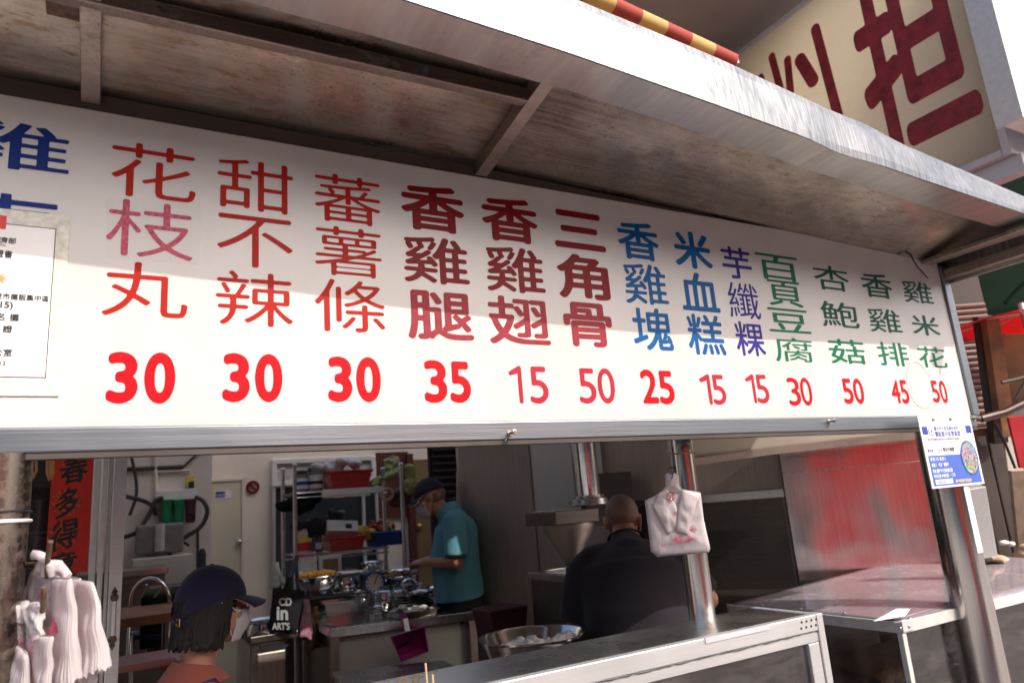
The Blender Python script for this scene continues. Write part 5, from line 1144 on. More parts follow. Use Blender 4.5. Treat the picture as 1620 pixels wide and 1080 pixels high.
s = MB(); s.grid(rpf(.108, 1, .008), 30, 20); s.build('lower_sheet', 'steel_mirror', rp, 'all'); s = MB(); s.slab([p+fwd*.02 for p in (BL, BR, TR, TL)], fwd*.01); s.build('backing', 'steel_wall', rp)
s = MB(); s.tube([TL.lerp(BL, .1065)-fwd*.004, TR.lerp(BR, .1065)-fwd*.004], .002, 6); s.build('seam_bead', 'bolt', rp, True)
s = MB(); s.ell(TR.lerp(BR, .11)-fwd*.02-right*.02, (.014, .01, .007)); s.build('catch', 'bolt', rp, True); rebase(rp, BL)
b = MB(); q0 = at(1487, 780, d=3.9); b.box(q0.x-.035, q0.x+.045, q0.y-.03, q0.y, .1, q0.z); tag(b.build('orange_batten', 'wood_orange', None, bevel=.003), 'upright orange timber batten just left of the right post', 'batten')

# work table
tb = thing('work_table', 'steel topped prep table with cream front panel piled with pots', 'table')
fl_, fr = at(522, 995, d=4.3), at(752, 965, d=4.55); bl_, br_ = at(478, 948, d=5.15), at(705, 935, d=5.5); zt_ = (fl_.z+fr.z)/2
for p in (fl_, fr, bl_, br_): p.z = zt_
s = MB(); s.slab([fl_, fr, br_, bl_], (0, 0, -.055)); s.build('top', 'steel_top', tb, bevel=.004)
s = MB(); n_ = Vector((0, 1, 0)); f0 = fl_.lerp(br_, .03); f1 = fr.lerp(bl_, .05)
s.slab([pz(f0, .35), pz(f1, .35), pz(f1, zt_-.056), pz(f0, zt_-.056)], (0, .02, 0)); s.build('front_panel', 'cream_panel', tb)
for p, q in ((fl_, br_), (fr, bl_), (bl_, fr), (br_, fl_)):
    c = p.lerp(q, .025); s = MB(); s.box(c.x-.025, c.x+.025, c.y-.025, c.y+.025, .122, zt_-.057); s.build('leg', 'steel_wall', tb, bevel=.003)
s = MB(); c0 = fl_.lerp(br_, .03); c1 = bl_.lerp(fr, .03); s.slab([pz(c0, .3), pz(c1, .3), pz(c1, zt_-.056), pz(c0, zt_-.056)], (.02, 0, 0)); s.build('side_panel', 'dark_steel', tb)
s = MB(); s.slab([p for p in (pz(fl_.lerp(fr, .04)+Vector((0, .02, 0)), zt_+.003), pz(fl_.lerp(fr, .48)+Vector((0, .02, 0)), zt_+.003), pz(fl_.lerp(fr, .45)+Vector((0, .22, 0)), zt_+.003), pz(fl_.lerp(fr, .02)+Vector((0, .25, 0)), zt_+.003))], (0, 0, .003)); tag(s.build('steel_sheet', 'pot', None), 'loose polished steel sheet lying on the front left of the prep table', 'metal sheet')
rebase(tb, pz((fl_+br_)/2, .12))
TZ = zt_
def tpos(px, py, z=None): return at(px, py, z=TZ if z is None else z)
def bowl(px, py, wpx, h, label, m='pot', stack=0, fill=None, lift=0, cat='bowl', group=None, name='metal_bowl', taper=.7, pos=None):
    c = pos or tpos(px, py); c = c+Vector((0, 0, lift)); r = wpx/2*mpp((c-EYE).dot(fwd)); g = thing(name, label, cat, group)
    s = MB(); s.lathe([(0, 0), (r*taper, 0), (r*(taper+.2), h*.4), (r*.97, h*.93), (r*1.06, h), (r*1.05, h+.004), (r*.93, h*.92), (r*(taper+.1), h*.4), (r*.6*taper, .008), (0, .008)], c, 28); s.build('shell', m, g, True)
    for k in range(stack):
        s = MB(); z_ = h*(.62+.0)+k*.018; s.lathe([(r*.95, z_+h*.38), (r*1.06, z_+h*.4), (r*1.05, z_+h*.4+.006), (r*.9, z_+h*.38)], c, 28, caps=False); s.build('nested_rim', m, g, True)
    if fill:
        s = MB()
        for k in range(26 if fill != 'food' else 34):
            a = random.random()*6.28; q = r*.75*math.sqrt(random.random()); s.ell(c+Vector((q*math.cos(a), q*math.sin(a), h*.9+.03*(1-q/r)*random.random()+.01)), (r*.2, r*.15, r*.13), Matrix.Rotation(a, 3, 'Z'), 8, 6)
        s.build('food', fill, g, True)
    return rebase(g, c)
def tray(px, py, wpx, dep, h, label, m='pot', lift=0, cat='tray', rz=0, fill=None):
    c = tpos(px, py)+Vector((0, 0, lift)); w = wpx/2*mpp((c-EYE).dot(fwd)); g = thing('steel_tray', label, cat)
    def pq(x, y, z): return c+Matrix.Rotation(rz, 3, 'Z') @ Vector((x, y, z))
    k = .86; R4 = lambda f, z: [pq(-w*f, -dep/2*f, z), pq(w*f, -dep/2*f, z), pq(w*f, dep/2*f, z), pq(-w*f, dep/2*f, z)]
    s = MB(); vs = R4(k, 0)+R4(.97, h)+R4(1.06, h+.002)+R4(1.06, h+.006)+R4(.95, h+.004)+R4(k*.97, .006); fs = [(3, 2, 1, 0)]
    for l in range(5): fs += [(l*4+i, l*4+(i+1) % 4, l*4+4+(i+1) % 4, l*4+4+i) for i in range(4)]
    fs.append((20, 21, 22, 23)); s.add(vs, fs); s.build('pan', m, g, bevel=.008)
    if fill:
        s = MB()
        for q in range(60): s.ell(pq(random.uniform(-w*.8, w*.8), random.uniform(-dep*.4, dep*.4), h*.8+random.random()*.03), (.03, .022, .018), seg=8, rings=5)
        stuff(s.build('food', fill, g, True))
    return rebase(g, c)
tray(552, 968, 84, .22, .085, 'deep rectangular steel tray at the front left of the prep table', rz=-.12)
tray(530, 938, 90, .26, .09, 'wide steel pan behind the front rectangular tray', rz=-.1)
bowl(560, 938, 46, .10, 'covered steel pot with a white plate of fried food on its lid', name='covered_pot', cat='pot', taper=.9, pos=at(547, 935, d=4.95))
bowl(547, 915, 58, .02, 'white plate with fried pieces on the covered pot', 'white', fill=None, cat='plate', name='plate', pos=at(547, 910, d=4.95))
bowl(508, 935, 68, .08, 'steel bowl heaped with orange fried balls at the table corner', 'pot', fill='food', pos=at(505, 938, d=4.7), lift=.03)
bowl(600, 965, 34, .07, 'first tall stack of small steel bowls in front of the dial scale', stack=4, pos=at(607, 968, d=4.75))
bowl(600, 965, 30, .06, 'second stack of small steel bowls beside the dial scale', stack=3, pos=at(598, 985, d=4.6))
for i in range(5):
    c = at(655-i*2, 962, d=4.75)+Vector((0, 0, .012+i*.016)); g = thing('steel_plate', ['lowest', 'second lowest', 'middle', 'second highest', 'topmost'][i]+' shallow steel plate of the stack in front of the teal shirt', 'plate', 'stack of steel plates'); r = .135-.004*i
    s = MB(); s.lathe([(0, 0), (r*.7, 0), (r*.9, .010), (r*1.05, .014), (r*1.05, .017), (r*.88, .013), (r*.68, .004), (0, .004)], c, 32); s.build('dish', 'pot', g, True); rebase(g, c)
tray(655, 975, 66, .18, .04, 'low steel tray under the crumpled foil at the table front')
s = MB(); c = at(648, 968, d=4.55)
for k in range(14): s.ell(c+Vector((random.gauss(0, .04), random.gauss(0, .03), random.gauss(.01, .015))), (.03, .025, .015), Matrix.Rotation(random.random()*3, 3, 'X'))
tag(organic('crumpled_bag', s, .006, 0, 'clearfilm', None, .01, 40), 'crumpled clear plastic bag on the low tray', 'plastic bag')
g = thing('red_dish_cover', 'dark red plastic dish cover lying on the prep table near the teal shirt', 'dish cover'); c = tpos(672, 962); s = MB(); s.lathe([(0, 0), (.11, 0), (.115, .02), (.07, .045), (0, .05)], c, 28, None, 1.3, .8); s.build('lid', 'red_plastic', g, True); rebase(g, c)
for i, (px, py, d, w, h, lab) in enumerate(((585, 905, 5.15, 60, .07, 'wide steel basin at the back of the table'), (630, 915, 5.1, 60, .09, 'steel pan with brown snacks before the scale'), (590, 888, 5.3, 36, .07, 'small steel bowl on the rear stack'), (700, 925, 5.0, 50, .06, 'steel bowl near the hands of the teal shirted man'), (540, 905, 5.3, 62, .06, 'dark pan with snacks under the lower rack shelf'))):
    bowl(px, py, w, h, lab, 'pot' if i != 4 else 'dark_steel', fill=('food2' if i in (1, 3, 4) else None), pos=at(px, py+16, d=d))
for i, (px, py, d, w) in enumerate(((610, 925, 5.0, 40), (640, 900, 5.2, 44), (665, 935, 4.9, 40), (575, 925, 5.05, 34))):
    bowl(px, py, w, .05, ['open steel bowl left behind the scale', 'open steel bowl behind the stack of plates', 'open steel bowl right of the scale', 'open steel bowl between the covered pot and the scale'][i], pos=at(px, py+12, d=d))
# dial scale
sc_ = thing('dial_scale', 'kitchen scale with round pale dial standing among the steel bowls', 'scale'); c = at(590, 921, d=4.95); r = 15*mpp(4.95)
s = MB(); s.lathe([(0, 0), (r, 0), (r, .03), (0, .03)], c, 28, (0, -1, 0)); s.build('dial', 'paper', sc_, True)
s = MB(); s.lathe([(r*.98, -.01), (r*1.12, -.01), (r*1.12, .04), (r*.98, .04), (r*.98, -.01)], c, 28, (0, -1, 0)); s.build('dial_ring', 'blue_plastic', sc_, True)
s = MB(); s.box(c.x-r, c.x+r, c.y+.001, c.y+.15, TZ+.0, c.z-r*.3); s.build('body', 'steel', sc_, bevel=.01)
s = MB(); s.obox(c+Vector((0, -.034, -.01)), c+Vector((.02, -.034, r*.7)), .006, .003, (0, 1, 0)); s.build('needle', 'red_ink', sc_)
for k in range(12):
    a_ = k*math.pi/6; s = MB(); s.obox(c+Vector((math.cos(a_)*r*.72, -.0315, math.sin(a_)*r*.72)), c+Vector((math.cos(a_)*r*.9, -.0315, math.sin(a_)*r*.9)), .006, .002, (0, 1, 0)); s.build('tick', 'ink_dark', sc_)
rebase(sc_, pz(c, TZ))
# magenta basket hanging on the table front
mb_ = thing('magenta_basket', 'magenta plastic basket hanging tilted on the front of the prep table', 'basket')
P = [at(618, 1007, d=4.25), at(672, 990, d=4.3), at(679, 1030, d=4.3), at(636, 1047, d=4.25)]; cen = sum(P, Vector())/4
s = MB(); inn = [cen.lerp(p, .80)+Vector((0, .06, 0)) for p in P]; inn2 = [cen.lerp(p, .92) for p in P]
vs = P+inn2+inn+[p+Vector((0, .012, 0)) for p in P]+[p+Vector((0, .012, 0)) for p in inn]; fs = []
for i in range(4): j = (i+1) % 4; fs += [(i, j, 4+j, 4+i), (4+i, 4+j, 8+j, 8+i), (i, j, 12+j, 12+i), (12+i, 12+j, 16+j, 16+i)]
fs += [(8, 9, 10, 11), (16, 17, 18, 19)]; s.add(vs, fs); s.build('shell', 'magenta_plastic', mb_, bevel=.006)
s = MB(); s.obox(at(629, 1023, d=4.235), at(648, 1014, d=4.235), .02, .008, (0, 1, 0)); s.build('slot', 'black', mb_)
s = MB(); s.obox(at(641, 978, d=4.28), at(645, 998, d=4.24), .03, .006, (0, 1, 0)); s.build('strap', 'alu_white', mb_); rebase(mb_, cen)
# low steel cover in front of the table
lc = thing('low_counter', 'dark steel low counter in front of the cream prep table panel', 'counter'); z_ = .72
q = [at(527, 1064, d=3.9), at(745, 1090, d=3.4), at(712, 1047, d=3.9), at(690, 1043, d=4.2)]
z_ = at(600, 1055, d=4.0).z; Q = [at(525, 1062, z=z_), at(560, 1110, z=z_), at(800, 1090, z=z_), at(700, 1043, z=z_)]
s = MB(); s.slab(Q, (0, 0, -.03)); s.build('top', 'steel_top', lc, bevel=.003); s = MB(); s.slab([pz(p.lerp((Q[0]+Q[2])/2, .06), z_-.031) for p in Q], (0, 0, -(z_-.031-.122))); s.build('body', 'dark_steel', lc); rebase(lc, pz(Q[0], .122))
# big basin with ice
bs = thing('steel_basin', 'large stainless basin with crumpled clear plastic beside the bald man', 'basin'); c = at(845, 1026, d=2.95); r = 84*mpp(2.95)
s = MB(); s.lathe([(0, -.06), (r*.55, -.06), (r*.8, -.02), (r*.96, .05), (r, .058), (r*1.03, .058), (r*1.03, .052), (r*.98, .045), (r*.83, -.03), (r*.57, -.07), (0, -.07)], c, 48); s.build('shell', 'pot', bs, True)
s = MB()
for k in range(34): s.cap(c+Vector((random.gauss(0, r*.33), random.gauss(0, r*.3), .0)), c+Vector((random.gauss(0, r*.3), random.gauss(0, r*.3), random.uniform(.0, .03))), .022, .018)
stuff(organic('clear_plastic', s, .007, 0, 'clearfilm', bs, .018, 30))
s = MB(); s.lathe([(0, 0), (r*.5, 0), (r*.5, c.z-.19), (0, c.z-.19)], Vector((c.x, c.y, .12)), 24); s.build('stand', 'dark_steel', bs, True); rebase(bs, pz(c, .12))
g = thing('red_crate', 'dim red plastic crate behind the big basin', 'crate'); a = at(778, 965, d=3.9); s = MB()
s.hexa([(a.x, a.y, a.z-.17), (a.x+.2, a.y, a.z-.17), (a.x+.2, a.y+.2, a.z-.17), (a.x, a.y+.2, a.z-.17)], [(a.x-.02, a.y-.02, a.z), (a.x+.22, a.y-.02, a.z), (a.x+.22, a.y+.22, a.z), (a.x-.02, a.y+.22, a.z)]); s.build('shell', 'dark_red', g, bevel=.01)
s = MB(); s.box(a.x, a.x+.2, a.y, a.y+.2, .13, a.z-.171); s.build('riser', 'dark_steel', g); rebase(g, (a.x+.1, a.y+.1, .13))
g = thing('gas_stove', 'steel range with a metal pot at left of the prep table', 'stove'); a = at(395, 1018, d=4.3); c = at(462, 1012, d=4.3)
s = MB(); s.box(a.x, c.x, a.y, a.y+.5, .14, a.z); s.build('body', 'steel', g, bevel=.01); s = MB(); q = at(408, 1035, d=4.28); q2 = at(458, 1035, d=4.28); s.box(q.x, q2.x, a.y-.012, a.y-.001, .2, q.z); s.build('door', 'steel_wall', g, bevel=.006)
s = MB(); s.box(a.x+.06, c.x, a.y-.02, a.y-.002, a.z-.045, a.z-.015); s.build('control_strip', 'black', g); s = MB(); s.box(a.x, c.x+.06, a.y-.03, a.y+.5, a.z+.001, a.z+.04); s.build('top', 'dark_steel', g, bevel=.004); rebase(g, (a.x, a.y, .14))
bowl(415, 1000, 62, .12, 'steel wok pot standing on the range behind the black tote bag', 'pot', pos=at(418, 1012, d=4.45), taper=.8, cat='pot', name='steel_pot')
# tote bag
tt = thing('tote_bag', 'black tote bag with white CD in ARTS lettering hanging by the table', 'tote bag'); dT = 4.35
s = MB(); P = [at(425, 996, d=dT), at(462, 1005, d=dT), at(484, 985, d=dT+.1), (at(482, 934, d=dT+.1)), at(463, 930, d=dT), at(432, 929, d=dT)]
def tq(u, v):
    L_ = at(432, 929, d=dT).lerp(at(425, 996, d=dT), v); R_ = at(482, 935, d=dT).lerp(at(468, 1004, d=dT), v); p = L_.lerp(R_, u); bul = .035*math.sin(math.pi*u)*math.sin(math.pi*min(1, v*1.05))**.5
    return p-fwd*(bul+.006*noise.noise(p*14))
s.grid(tq, 16, 16); s.grid(lambda u, v: tq(u, v)+fwd*(.07*math.sin(math.pi*u)**.5*math.sin(math.pi*v)**.5+.006), 16, 16); s.build('bag_body', 'black_fabric', tt, 'all')
s = MB(); s.tube([at(452, 931, d=dT), at(458, 915, d=dT), at(466, 895, d=dT+.2), at(470, 880, d=dT+.3)], .016, 8); s.tube([at(472, 933, d=dT), at(470, 910, d=dT+.1), at(468, 885, d=dT+.3)], .012, 8); s.build('strap', 'black_fabric', tt, True)
for tx, px, py, sz, sx in (('CD', 441, 957, .064, .85), ('in', 437, 979, .115, .9), ("ART'S", 431, 995, .056, .74)):
    o = at(px, py, d=dT-.05); text_flat(tx, 'paper', tt, o, right*sx, -down, sz, bold=.035)
rebase(tt, at(470, 890, d=dT+.2))
def hang_bag(px, py, w, h, d, m, label):
    s = MB(); c = at(px, py, d=d); k = mpp(d)
    for q in range(8): s.cap(c+Vector((random.gauss(0, 1)*k*2, 0, 0)), c+Vector((random.uniform(-1, 1)*w*k*.35, random.uniform(-.03, .03), -h*k*random.uniform(.75, .95))), .012, w*k*.2)
    return tag(organic('hanging_bag', s, .009, 1, m, None, .012, 16), label, 'plastic bag')
hang_bag(484, 950, 22, 62, 4.6, 'pinkfilm', 'translucent pink plastic bag hanging right of the black tote')
hang_bag(500, 960, 18, 66, 4.7, 'food2', 'brown filled plastic bag hanging next to the pink bag')
hang_bag(438, 892, 24, 34, 4.8, 'clearfilm', 'cloudy plastic bag above the black tote bag')
hang_bag(472, 905, 22, 40, 4.9, 'clearfilm', 'white plastic bag behind the rack post above the tote')

# wire rack
rk = thing('wire_rack', 'chrome wire shelving rack crowded with baskets and jars', 'shelf rack')
dR = 5.35
pl0 = at(466, 735, d=dR); pr0 = at(634, 735, d=dR+.05); bk = Vector((.0, .42, 0))
zt_ = 2.0
for i, (p, lean) in enumerate(((pl0, 0), (pr0, 0), (pl0+bk, 0), (pr0+bk, 0))):
    top = at(466, 735, d=dR).z if i % 2 == 0 else at(633, 733, d=dR).z; s = MB(); s.tube([(p.x, p.y, TZ-.6), (p.x, p.y, top)], .016, 12); s.ell((p.x, p.y, top), (.019, .019, .012)); s.build('post', 'pot', rk, True)
SH = [at(550, 773, d=dR).z, at(550, 872, d=dR).z]
for zz in SH:
    s = MB(); 
    for q in range(2): s.tube([(pl0.x, pl0.y+q*.42, zz), (pr0.x, pl0.y+q*.42, zz)], .008, 8); s.tube([(pl0.x, pl0.y+q*.42, zz-.035), (pr0.x, pl0.y+q*.42, zz-.035)], .006, 8)
    for q in range(20): x_ = pl0.x+(pr0.x-pl0.x)*(q+.5)/20; s.tube([(x_, pl0.y, zz+.005), (x_, pl0.y+.42, zz+.005)], .003, 5)
    for q in range(4): s.tube([(pl0.x, pl0.y+.42*q/3, zz), (pr0.x, pl0.y+.42*q/3, zz)], .004, 5)
    s.build('wire_shelf', 'pot', rk, True)
s = MB(); s.box(at(511, 770, d=dR).x, at(628, 768, d=dR).x, pl0.y-.03, pl0.y-.012, SH[0]-.035, SH[0]+.01); s.build('label_rail', 'white', rk, bevel=.003)
rebase(rk, Vector((pl0.x, pl0.y, .2)))
YR = pl0.y+.15
def on(px, sh): return Vector((at(px, 780, y=YR).x, YR, SH[sh]+.012))
def basket(px, wpx, h, dep, m, label, sh, fn=None, slats=True):
    c = on(px, sh); w = wpx/2*mpp(5.4); g = thing('plastic_basket', label, 'basket')
    R4 = lambda f, z: [c+Vector((x*w*f, y*dep/2*f, z)) for x, y in ((-1, -1), (1, -1), (1, 1), (-1, 1))]
    s = MB(); vs = R4(.84, 0)+R4(.98, h-.02)+R4(1.05, h-.018)+R4(1.06, h)+R4(.96, h-.002)+R4(.82, .006); fs = [(3, 2, 1, 0)]
    for l in range(5): fs += [(l*4+i, l*4+(i+1) % 4, l*4+4+(i+1) % 4, l*4+4+i) for i in range(4)]
    fs.append((20, 21, 22, 23)); s.add(vs, fs); s.build('tub', m, g, bevel=.006)
    return rebase(g, c)
basket(548, 70, .14, .3, 'red_plastic', 'bright red plastic basket on the top rack shelf', 0)
basket(541, 58, .10, .28, 'red_plastic', 'red mesh basket on the lower rack shelf under the white carton', 1)
basket(605, 52, .11, .28, 'blue_plastic', 'blue plastic basket on the lower rack shelf', 1)
s = MB(); c = on(536, 0)+Vector((0, 0, .15))
for k in range(16): s.ell(c+Vector((random.gauss(0, .07), random.gauss(0, .04), random.uniform(0, .07))), (.05, .04, .035))
tag(organic('plastic_bag', s, .009, 1, 'clearfilm', None, .02, 14), 'cloudy plastic bag heaped in the red basket on the top shelf', 'plastic bag')
for i, px in enumerate((477, 499)):
    c = on(px, 0); g = thing('jar', ('left', 'right')[i]+' labelled jar with dark lid on the top rack shelf', 'jar', 'labelled jars on the rack'); r = .048+.006*i; h = .13+.02*i
    s = MB(); s.lathe([(0, 0), (r, 0), (r, h), (r*.85, h+.01), (0, h+.01)], c, 24); s.build('jar_body', 'jar', g, True); s = MB(); s.lathe([(r+.0008, .02), (r+.0012, h-.03)], c, 24); s.build('label', 'paper', g, True)
    s = MB(); s.lathe([(r*.95, 0), (r*1.02, 0), (r*1.02, .028), (0, .03)], c+Vector((0, 0, h)), 24); s.build('lid', 'black', g, True)
    s = MB(); s.lathe([(r+.0018, .05), (r+.0018, .075)], c, 24); s.build('print_band', ('blue_ink', 'ink_dark')[i], g, True); rebase(g, c)
g = thing('leek_bundle', 'bundle of pale leeks lying on the right of the top shelf', 'vegetables'); s = MB()
for k in range(5): a = on(584+k*2, 0)+Vector((0, random.uniform(-.1, .1), .02+k*.008)); c = on(628, 0)+Vector((0, random.uniform(-.1, .1), .09+k*.01)); s.cap(a, c, .018, .022)
organic('stalks', s, .007, 1, 'leek', g, .006, 20); s = MB()
for k in range(6): s.ell(on(618+k*3, 0)+Vector((0, random.uniform(-.05, .1), .15+random.uniform(-.05, .06))), (.04, .03, .04))
organic('leaves', s, .009, 0, 'leek', g, .03, 20); rebase(g, on(605, 0))
g = thing('hanging_produce', 'green and white bundle tied to the right rack post', 'vegetables'); s = MB()
for k in range(8): s.ell(at(648, 738+k*5, d=5.35)+Vector((random.gauss(0, .012), 0, 0)), (.035, .03, .035))
organic('bundle', s, .01, 0, 'leek', g, .02, 15); rebase(g, at(648, 745, d=5.35))
g = thing('hanging_peppers', 'dark red bunch hanging by the right rack post', 'vegetables'); s = MB()
for k in range(14): s.ell(at(632+random.uniform(-12, 14), 790+random.uniform(-12, 10), d=5.5), (.04, .04, .035))
organic('bunch', s, .01, 0, 'dark_red', g, .02, 15); rebase(g, at(632, 780, d=5.5))
s = MB(); c = at(612, 781, d=5.3); s.lathe([(.034, -.02), (.05, -.02), (.05, .02), (.034, .02), (.034, -.02)], c, 28, (0, -1, 0)); tag(s.build('tape_roll', 'sack', None, True), 'roll of brown tape hanging from the top shelf', 'tape')
g = thing('white_carton', 'white printed carton lying tilted in the red mesh basket', 'carton'); s = MB(); c = on(535, 1)+Vector((0, -.03, .13)); R_ = Matrix.Rotation(.10, 3, 'Y') @ Matrix.Rotation(-.5, 3, 'X')
s.hexa([c+R_ @ Vector(v) for v in ((-.12, -.08, -.03), (.12, -.08, -.03), (.12, .08, -.03), (-.12, .08, -.03))], [c+R_ @ Vector(v) for v in ((-.12, -.08, .06), (.12, -.08, .06), (.12, .08, .06), (-.12, .08, .06))]); s.build('box', 'paper', g, bevel=.003)
s = MB(); s.slab([c+R_ @ Vector(v) for v in ((.02, -.0805, -.01), (.07, -.0805, -.01), (.07, -.0805, .03), (.02, -.0805, .03))], (0, -.001, 0)); s.build('print', 'ink_dark', g); rebase(g, c)
g = thing('detergent_bottle', 'jug with yellow and red label on the lower shelf by the left post', 'bottle'); c = on(480, 1); s = MB(); s.lathe([(0, 0), (.05, 0), (.052, .15), (.03, .19), (.018, .2), (.018, .22), (0, .22)], c, 20, None, 1.1, .8); s.build('body', 'dish', g, True)
s = MB(); s.lathe([(.0535, .02), (.0535, .08)], c, 20, None, 1.1, .8); s.build('label', 'red_board', g, True); s = MB(); s.lathe([(.0535, .081), (.0535, .13)], c, 20, None, 1.1, .8); s.build('label', 'yellow_ink', g, True); s = MB(); s.tube([c+Vector((.04, 0, .15)), c+Vector((.085, 0, .2)), c+Vector((.03, 0, .24))], .01, 8); s.build('handle', 'clearfilm', g, True); rebase(g, c)
g = thing('sauce_bottle', 'small sauce bottle with white label beside the red mesh basket', 'bottle'); c = on(503, 1); s = MB(); s.lathe([(0, 0), (.025, 0), (.025, .09), (.012, .12), (.012, .15), (0, .15)], c, 16); s.build('body', 'maroon_plastic', g, True); s = MB(); s.lathe([(.026, .02), (.026, .07)], c, 16); s.build('label', 'paper', g, True); s = MB(); s.lathe([(.014, .13), (.014, .155), (0, .156)], c, 16); s.build('cap', 'red_plastic', g, True); rebase(g, c)
def lump(name, label, cat, px, sh, dz, m, sx=.07, n=10, y=0):
    s = MB()
    for k in range(n): s.ell(on(px, sh)+Vector((random.gauss(0, sx*.5), y+random.gauss(0, .03), dz+random.gauss(0, sx*.3))), (sx*.5, sx*.4, sx*.35))
    return tag(organic(name, s, .01, 0, m, None, .02, 14), label, cat)
lump('dark_bag', 'black bag bundled on the lower shelf behind the white carton', 'bag', 500, 1, .20, 'black_fabric', .11)
lump('dark_bag', 'black jacket heap in the middle of the lower shelf', 'clothing', 535, 1, .24, 'black', .08, 10, .1)
lump('red_bundle', 'small bright red pouch on the lower shelf', 'pouch', 588, 1, .17, 'red_plastic', .05)
lump('red_net', 'red and orange net heap inside the blue basket', 'net', 610, 1, .14, 'wood_orange', .07)
lump('green_cloth', 'green cloth strip on the rim of the blue basket', 'cloth', 612, 1, .11, 'green_plastic', .04)
lump('green_net', 'dark green net bag hanging in the left of the rack', 'net bag', 485, 1, .40, 'green_tarp', .12, 14, .05)
lump('yellow_packet', 'yellow packet sticking out behind the red basket', 'packet', 575, 1, .12, 'yellow_ink', .06, 16)
g = thing('picture_frame', 'small framed yellow picture standing on the table under the rack', 'picture frame'); c = at(523, 896, d=5.2); k = mpp(5.2)
s = MB(); s.box(c.x-18*k, c.x+18*k, c.y, c.y+.02, c.z-16*k, c.z+18*k); s.build('frame', 'alu_white', g, bevel=.003); s = MB(); s.box(c.x-12*k, c.x+12*k, c.y-.003, c.y-.0005, c.z-12*k, c.z+12*k); s.build('picture', 'brown_door', g); rebase(g, c)
g = thing('white_canister', 'white canister at the left end of the table under the rack', 'canister'); c = at(486, 915, d=5.15); s = MB(); s.lathe([(0, 0), (.07, 0), (.07, .15), (.06, .17), (0, .17)], c, 20); s.build('body', 'dish', g, True); s = MB(); s.lathe([(.072, .155), (.074, .175), (0, .18)], c, 20); s.build('lid', 'pinkfilm', g, True); rebase(g, c)
for i, (px, sh, r, h, m, lab) in enumerate(((517, 0, .03, .16, 'dish', 'slim white bottle behind the red basket on the top shelf'), (578, 0, .035, .12, 'green_plastic', 'green tin behind the leeks on the top shelf'), (492, 1, .028, .19, 'jar', 'dark soy bottle behind the small sauce bottle'), (571, 1, .03, .15, 'red_plastic', 'red squeeze bottle between the red and blue baskets'), (628, 1, .032, .13, 'food2', 'brown jar at the right end of the lower shelf'), (560, 1, .026, .2, 'clearfilm', 'cloudy bottle standing behind the white carton'))):
    g = thing('bottle', lab, 'bottle'); c = on(px, sh)+Vector((0, .12, 0)); s = MB(); s.lathe([(0, 0), (r, .003), (r, h*.65), (r*.5, h*.82), (r*.45, h), (0, h)], c, 18); s.build('body', m, g, True); s = MB(); s.lathe([(r*.5, h), (r*.55, h+.02), (0, h+.021)], c, 16); s.build('cap', 'black' if i % 2 else 'red_plastic', g, True); rebase(g, c)
for i, (px, py, d, w, st) in enumerate(((572, 942, 4.85, 30, 2), (628, 948, 4.8, 34, 3), (690, 945, 4.8, 40, 2), (560, 922, 5.1, 36, 0), (648, 925, 5.05, 40, 1), (520, 925, 5.1, 34, 0))):
    bowl(px, py, w, .06, ['small nested bowls left of the dial scale', 'nested bowls in front of the plate stack', 'nested bowls near the corner by the teal shirt', 'open bowl behind the covered pot', 'nested pair of bowls at the middle rear of the table', 'open bowl behind the orange fried balls'][i], stack=st, pos=at(px, py+12, d=d), fill='dish' if i == 3 else None)
g = thing('tongs', 'steel tongs resting on the heap of orange fried balls', 'tongs'); s = MB(); s.tube([at(474, 914, d=4.75), at(492, 928, d=4.8), at(500, 932, d=4.8)], .007, 8); s.tube([at(478, 911, d=4.75), at(495, 925, d=4.82), at(502, 930, d=4.8)], .007, 8); s.build('arms', 'pot', g, True); rebase(g, at(490, 925, d=4.8))
b = MB(); b.box(pl0.x-.05, pr0.x+.05, pl0.y+.38, pl0.y+.44, .122, TZ+.05); tag(b.build('low_cabinet', 'dark_steel', None), 'dark low cabinet behind the prep table under the rack', 'cabinet')

# ================================================================== PEOPLE
def tmerge(dst, src, mtx):
    o = len(dst.v); dst.v += [mtx @ p for p in src.v]; dst.f += [tuple(o+i for i in f) for f in src.f]
def head_mb():
    s = MB()
    s.ell((0, -.012, .035), (.078, .097, .082)); s.ell((0, .028, -.03), (.062, .066, .078)); s.ell((0, .055, -.088), (.03, .028, .022)); s.ell((0, .05, -.05), (.05, .045, .04))
    s.cap((0, .088, .012), (0, .107, -.022), .010, .014); s.ell((.011, .098, -.027), (.008, .008, .007)); s.ell((-.011, .098, -.027), (.008, .008, .007))
    for x in (-1, 1):
        s.ell((x*.03, .078, .032), (.022, .014, .008)); s.ell((x*.079, -.006, -.006), (.010, .020, .031), Matrix.Rotation(x*.3, 3, 'Z')); s.ell((x*.043, .055, -.022), (.022, .024, .022)); s.ell((x*.076, .0, -.02), (.012, .012, .02))
    s.cap((-.018, .092, -.057), (.018, .092, -.057), .007, .007); s.cap((-.013, .091, -.067), (.013, .091, -.067), .007, .007)
    s.cap((0, -.02, -.06), (0, -.035, -.13), .058, .056)
    return s
def eyes(par, mtx):
    for x in (-1, 1):
        s = MB(); s.ell(mtx @ Vector((x*.030, .0835, .012)), (.011, .008, .0075)); s.build('eye', 'white', par, True); s = MB(); s.ell(mtx @ Vector((x*.030, .0895, .012)), (.005, .004, .0055)); s.build('iris', 'black', par, True)
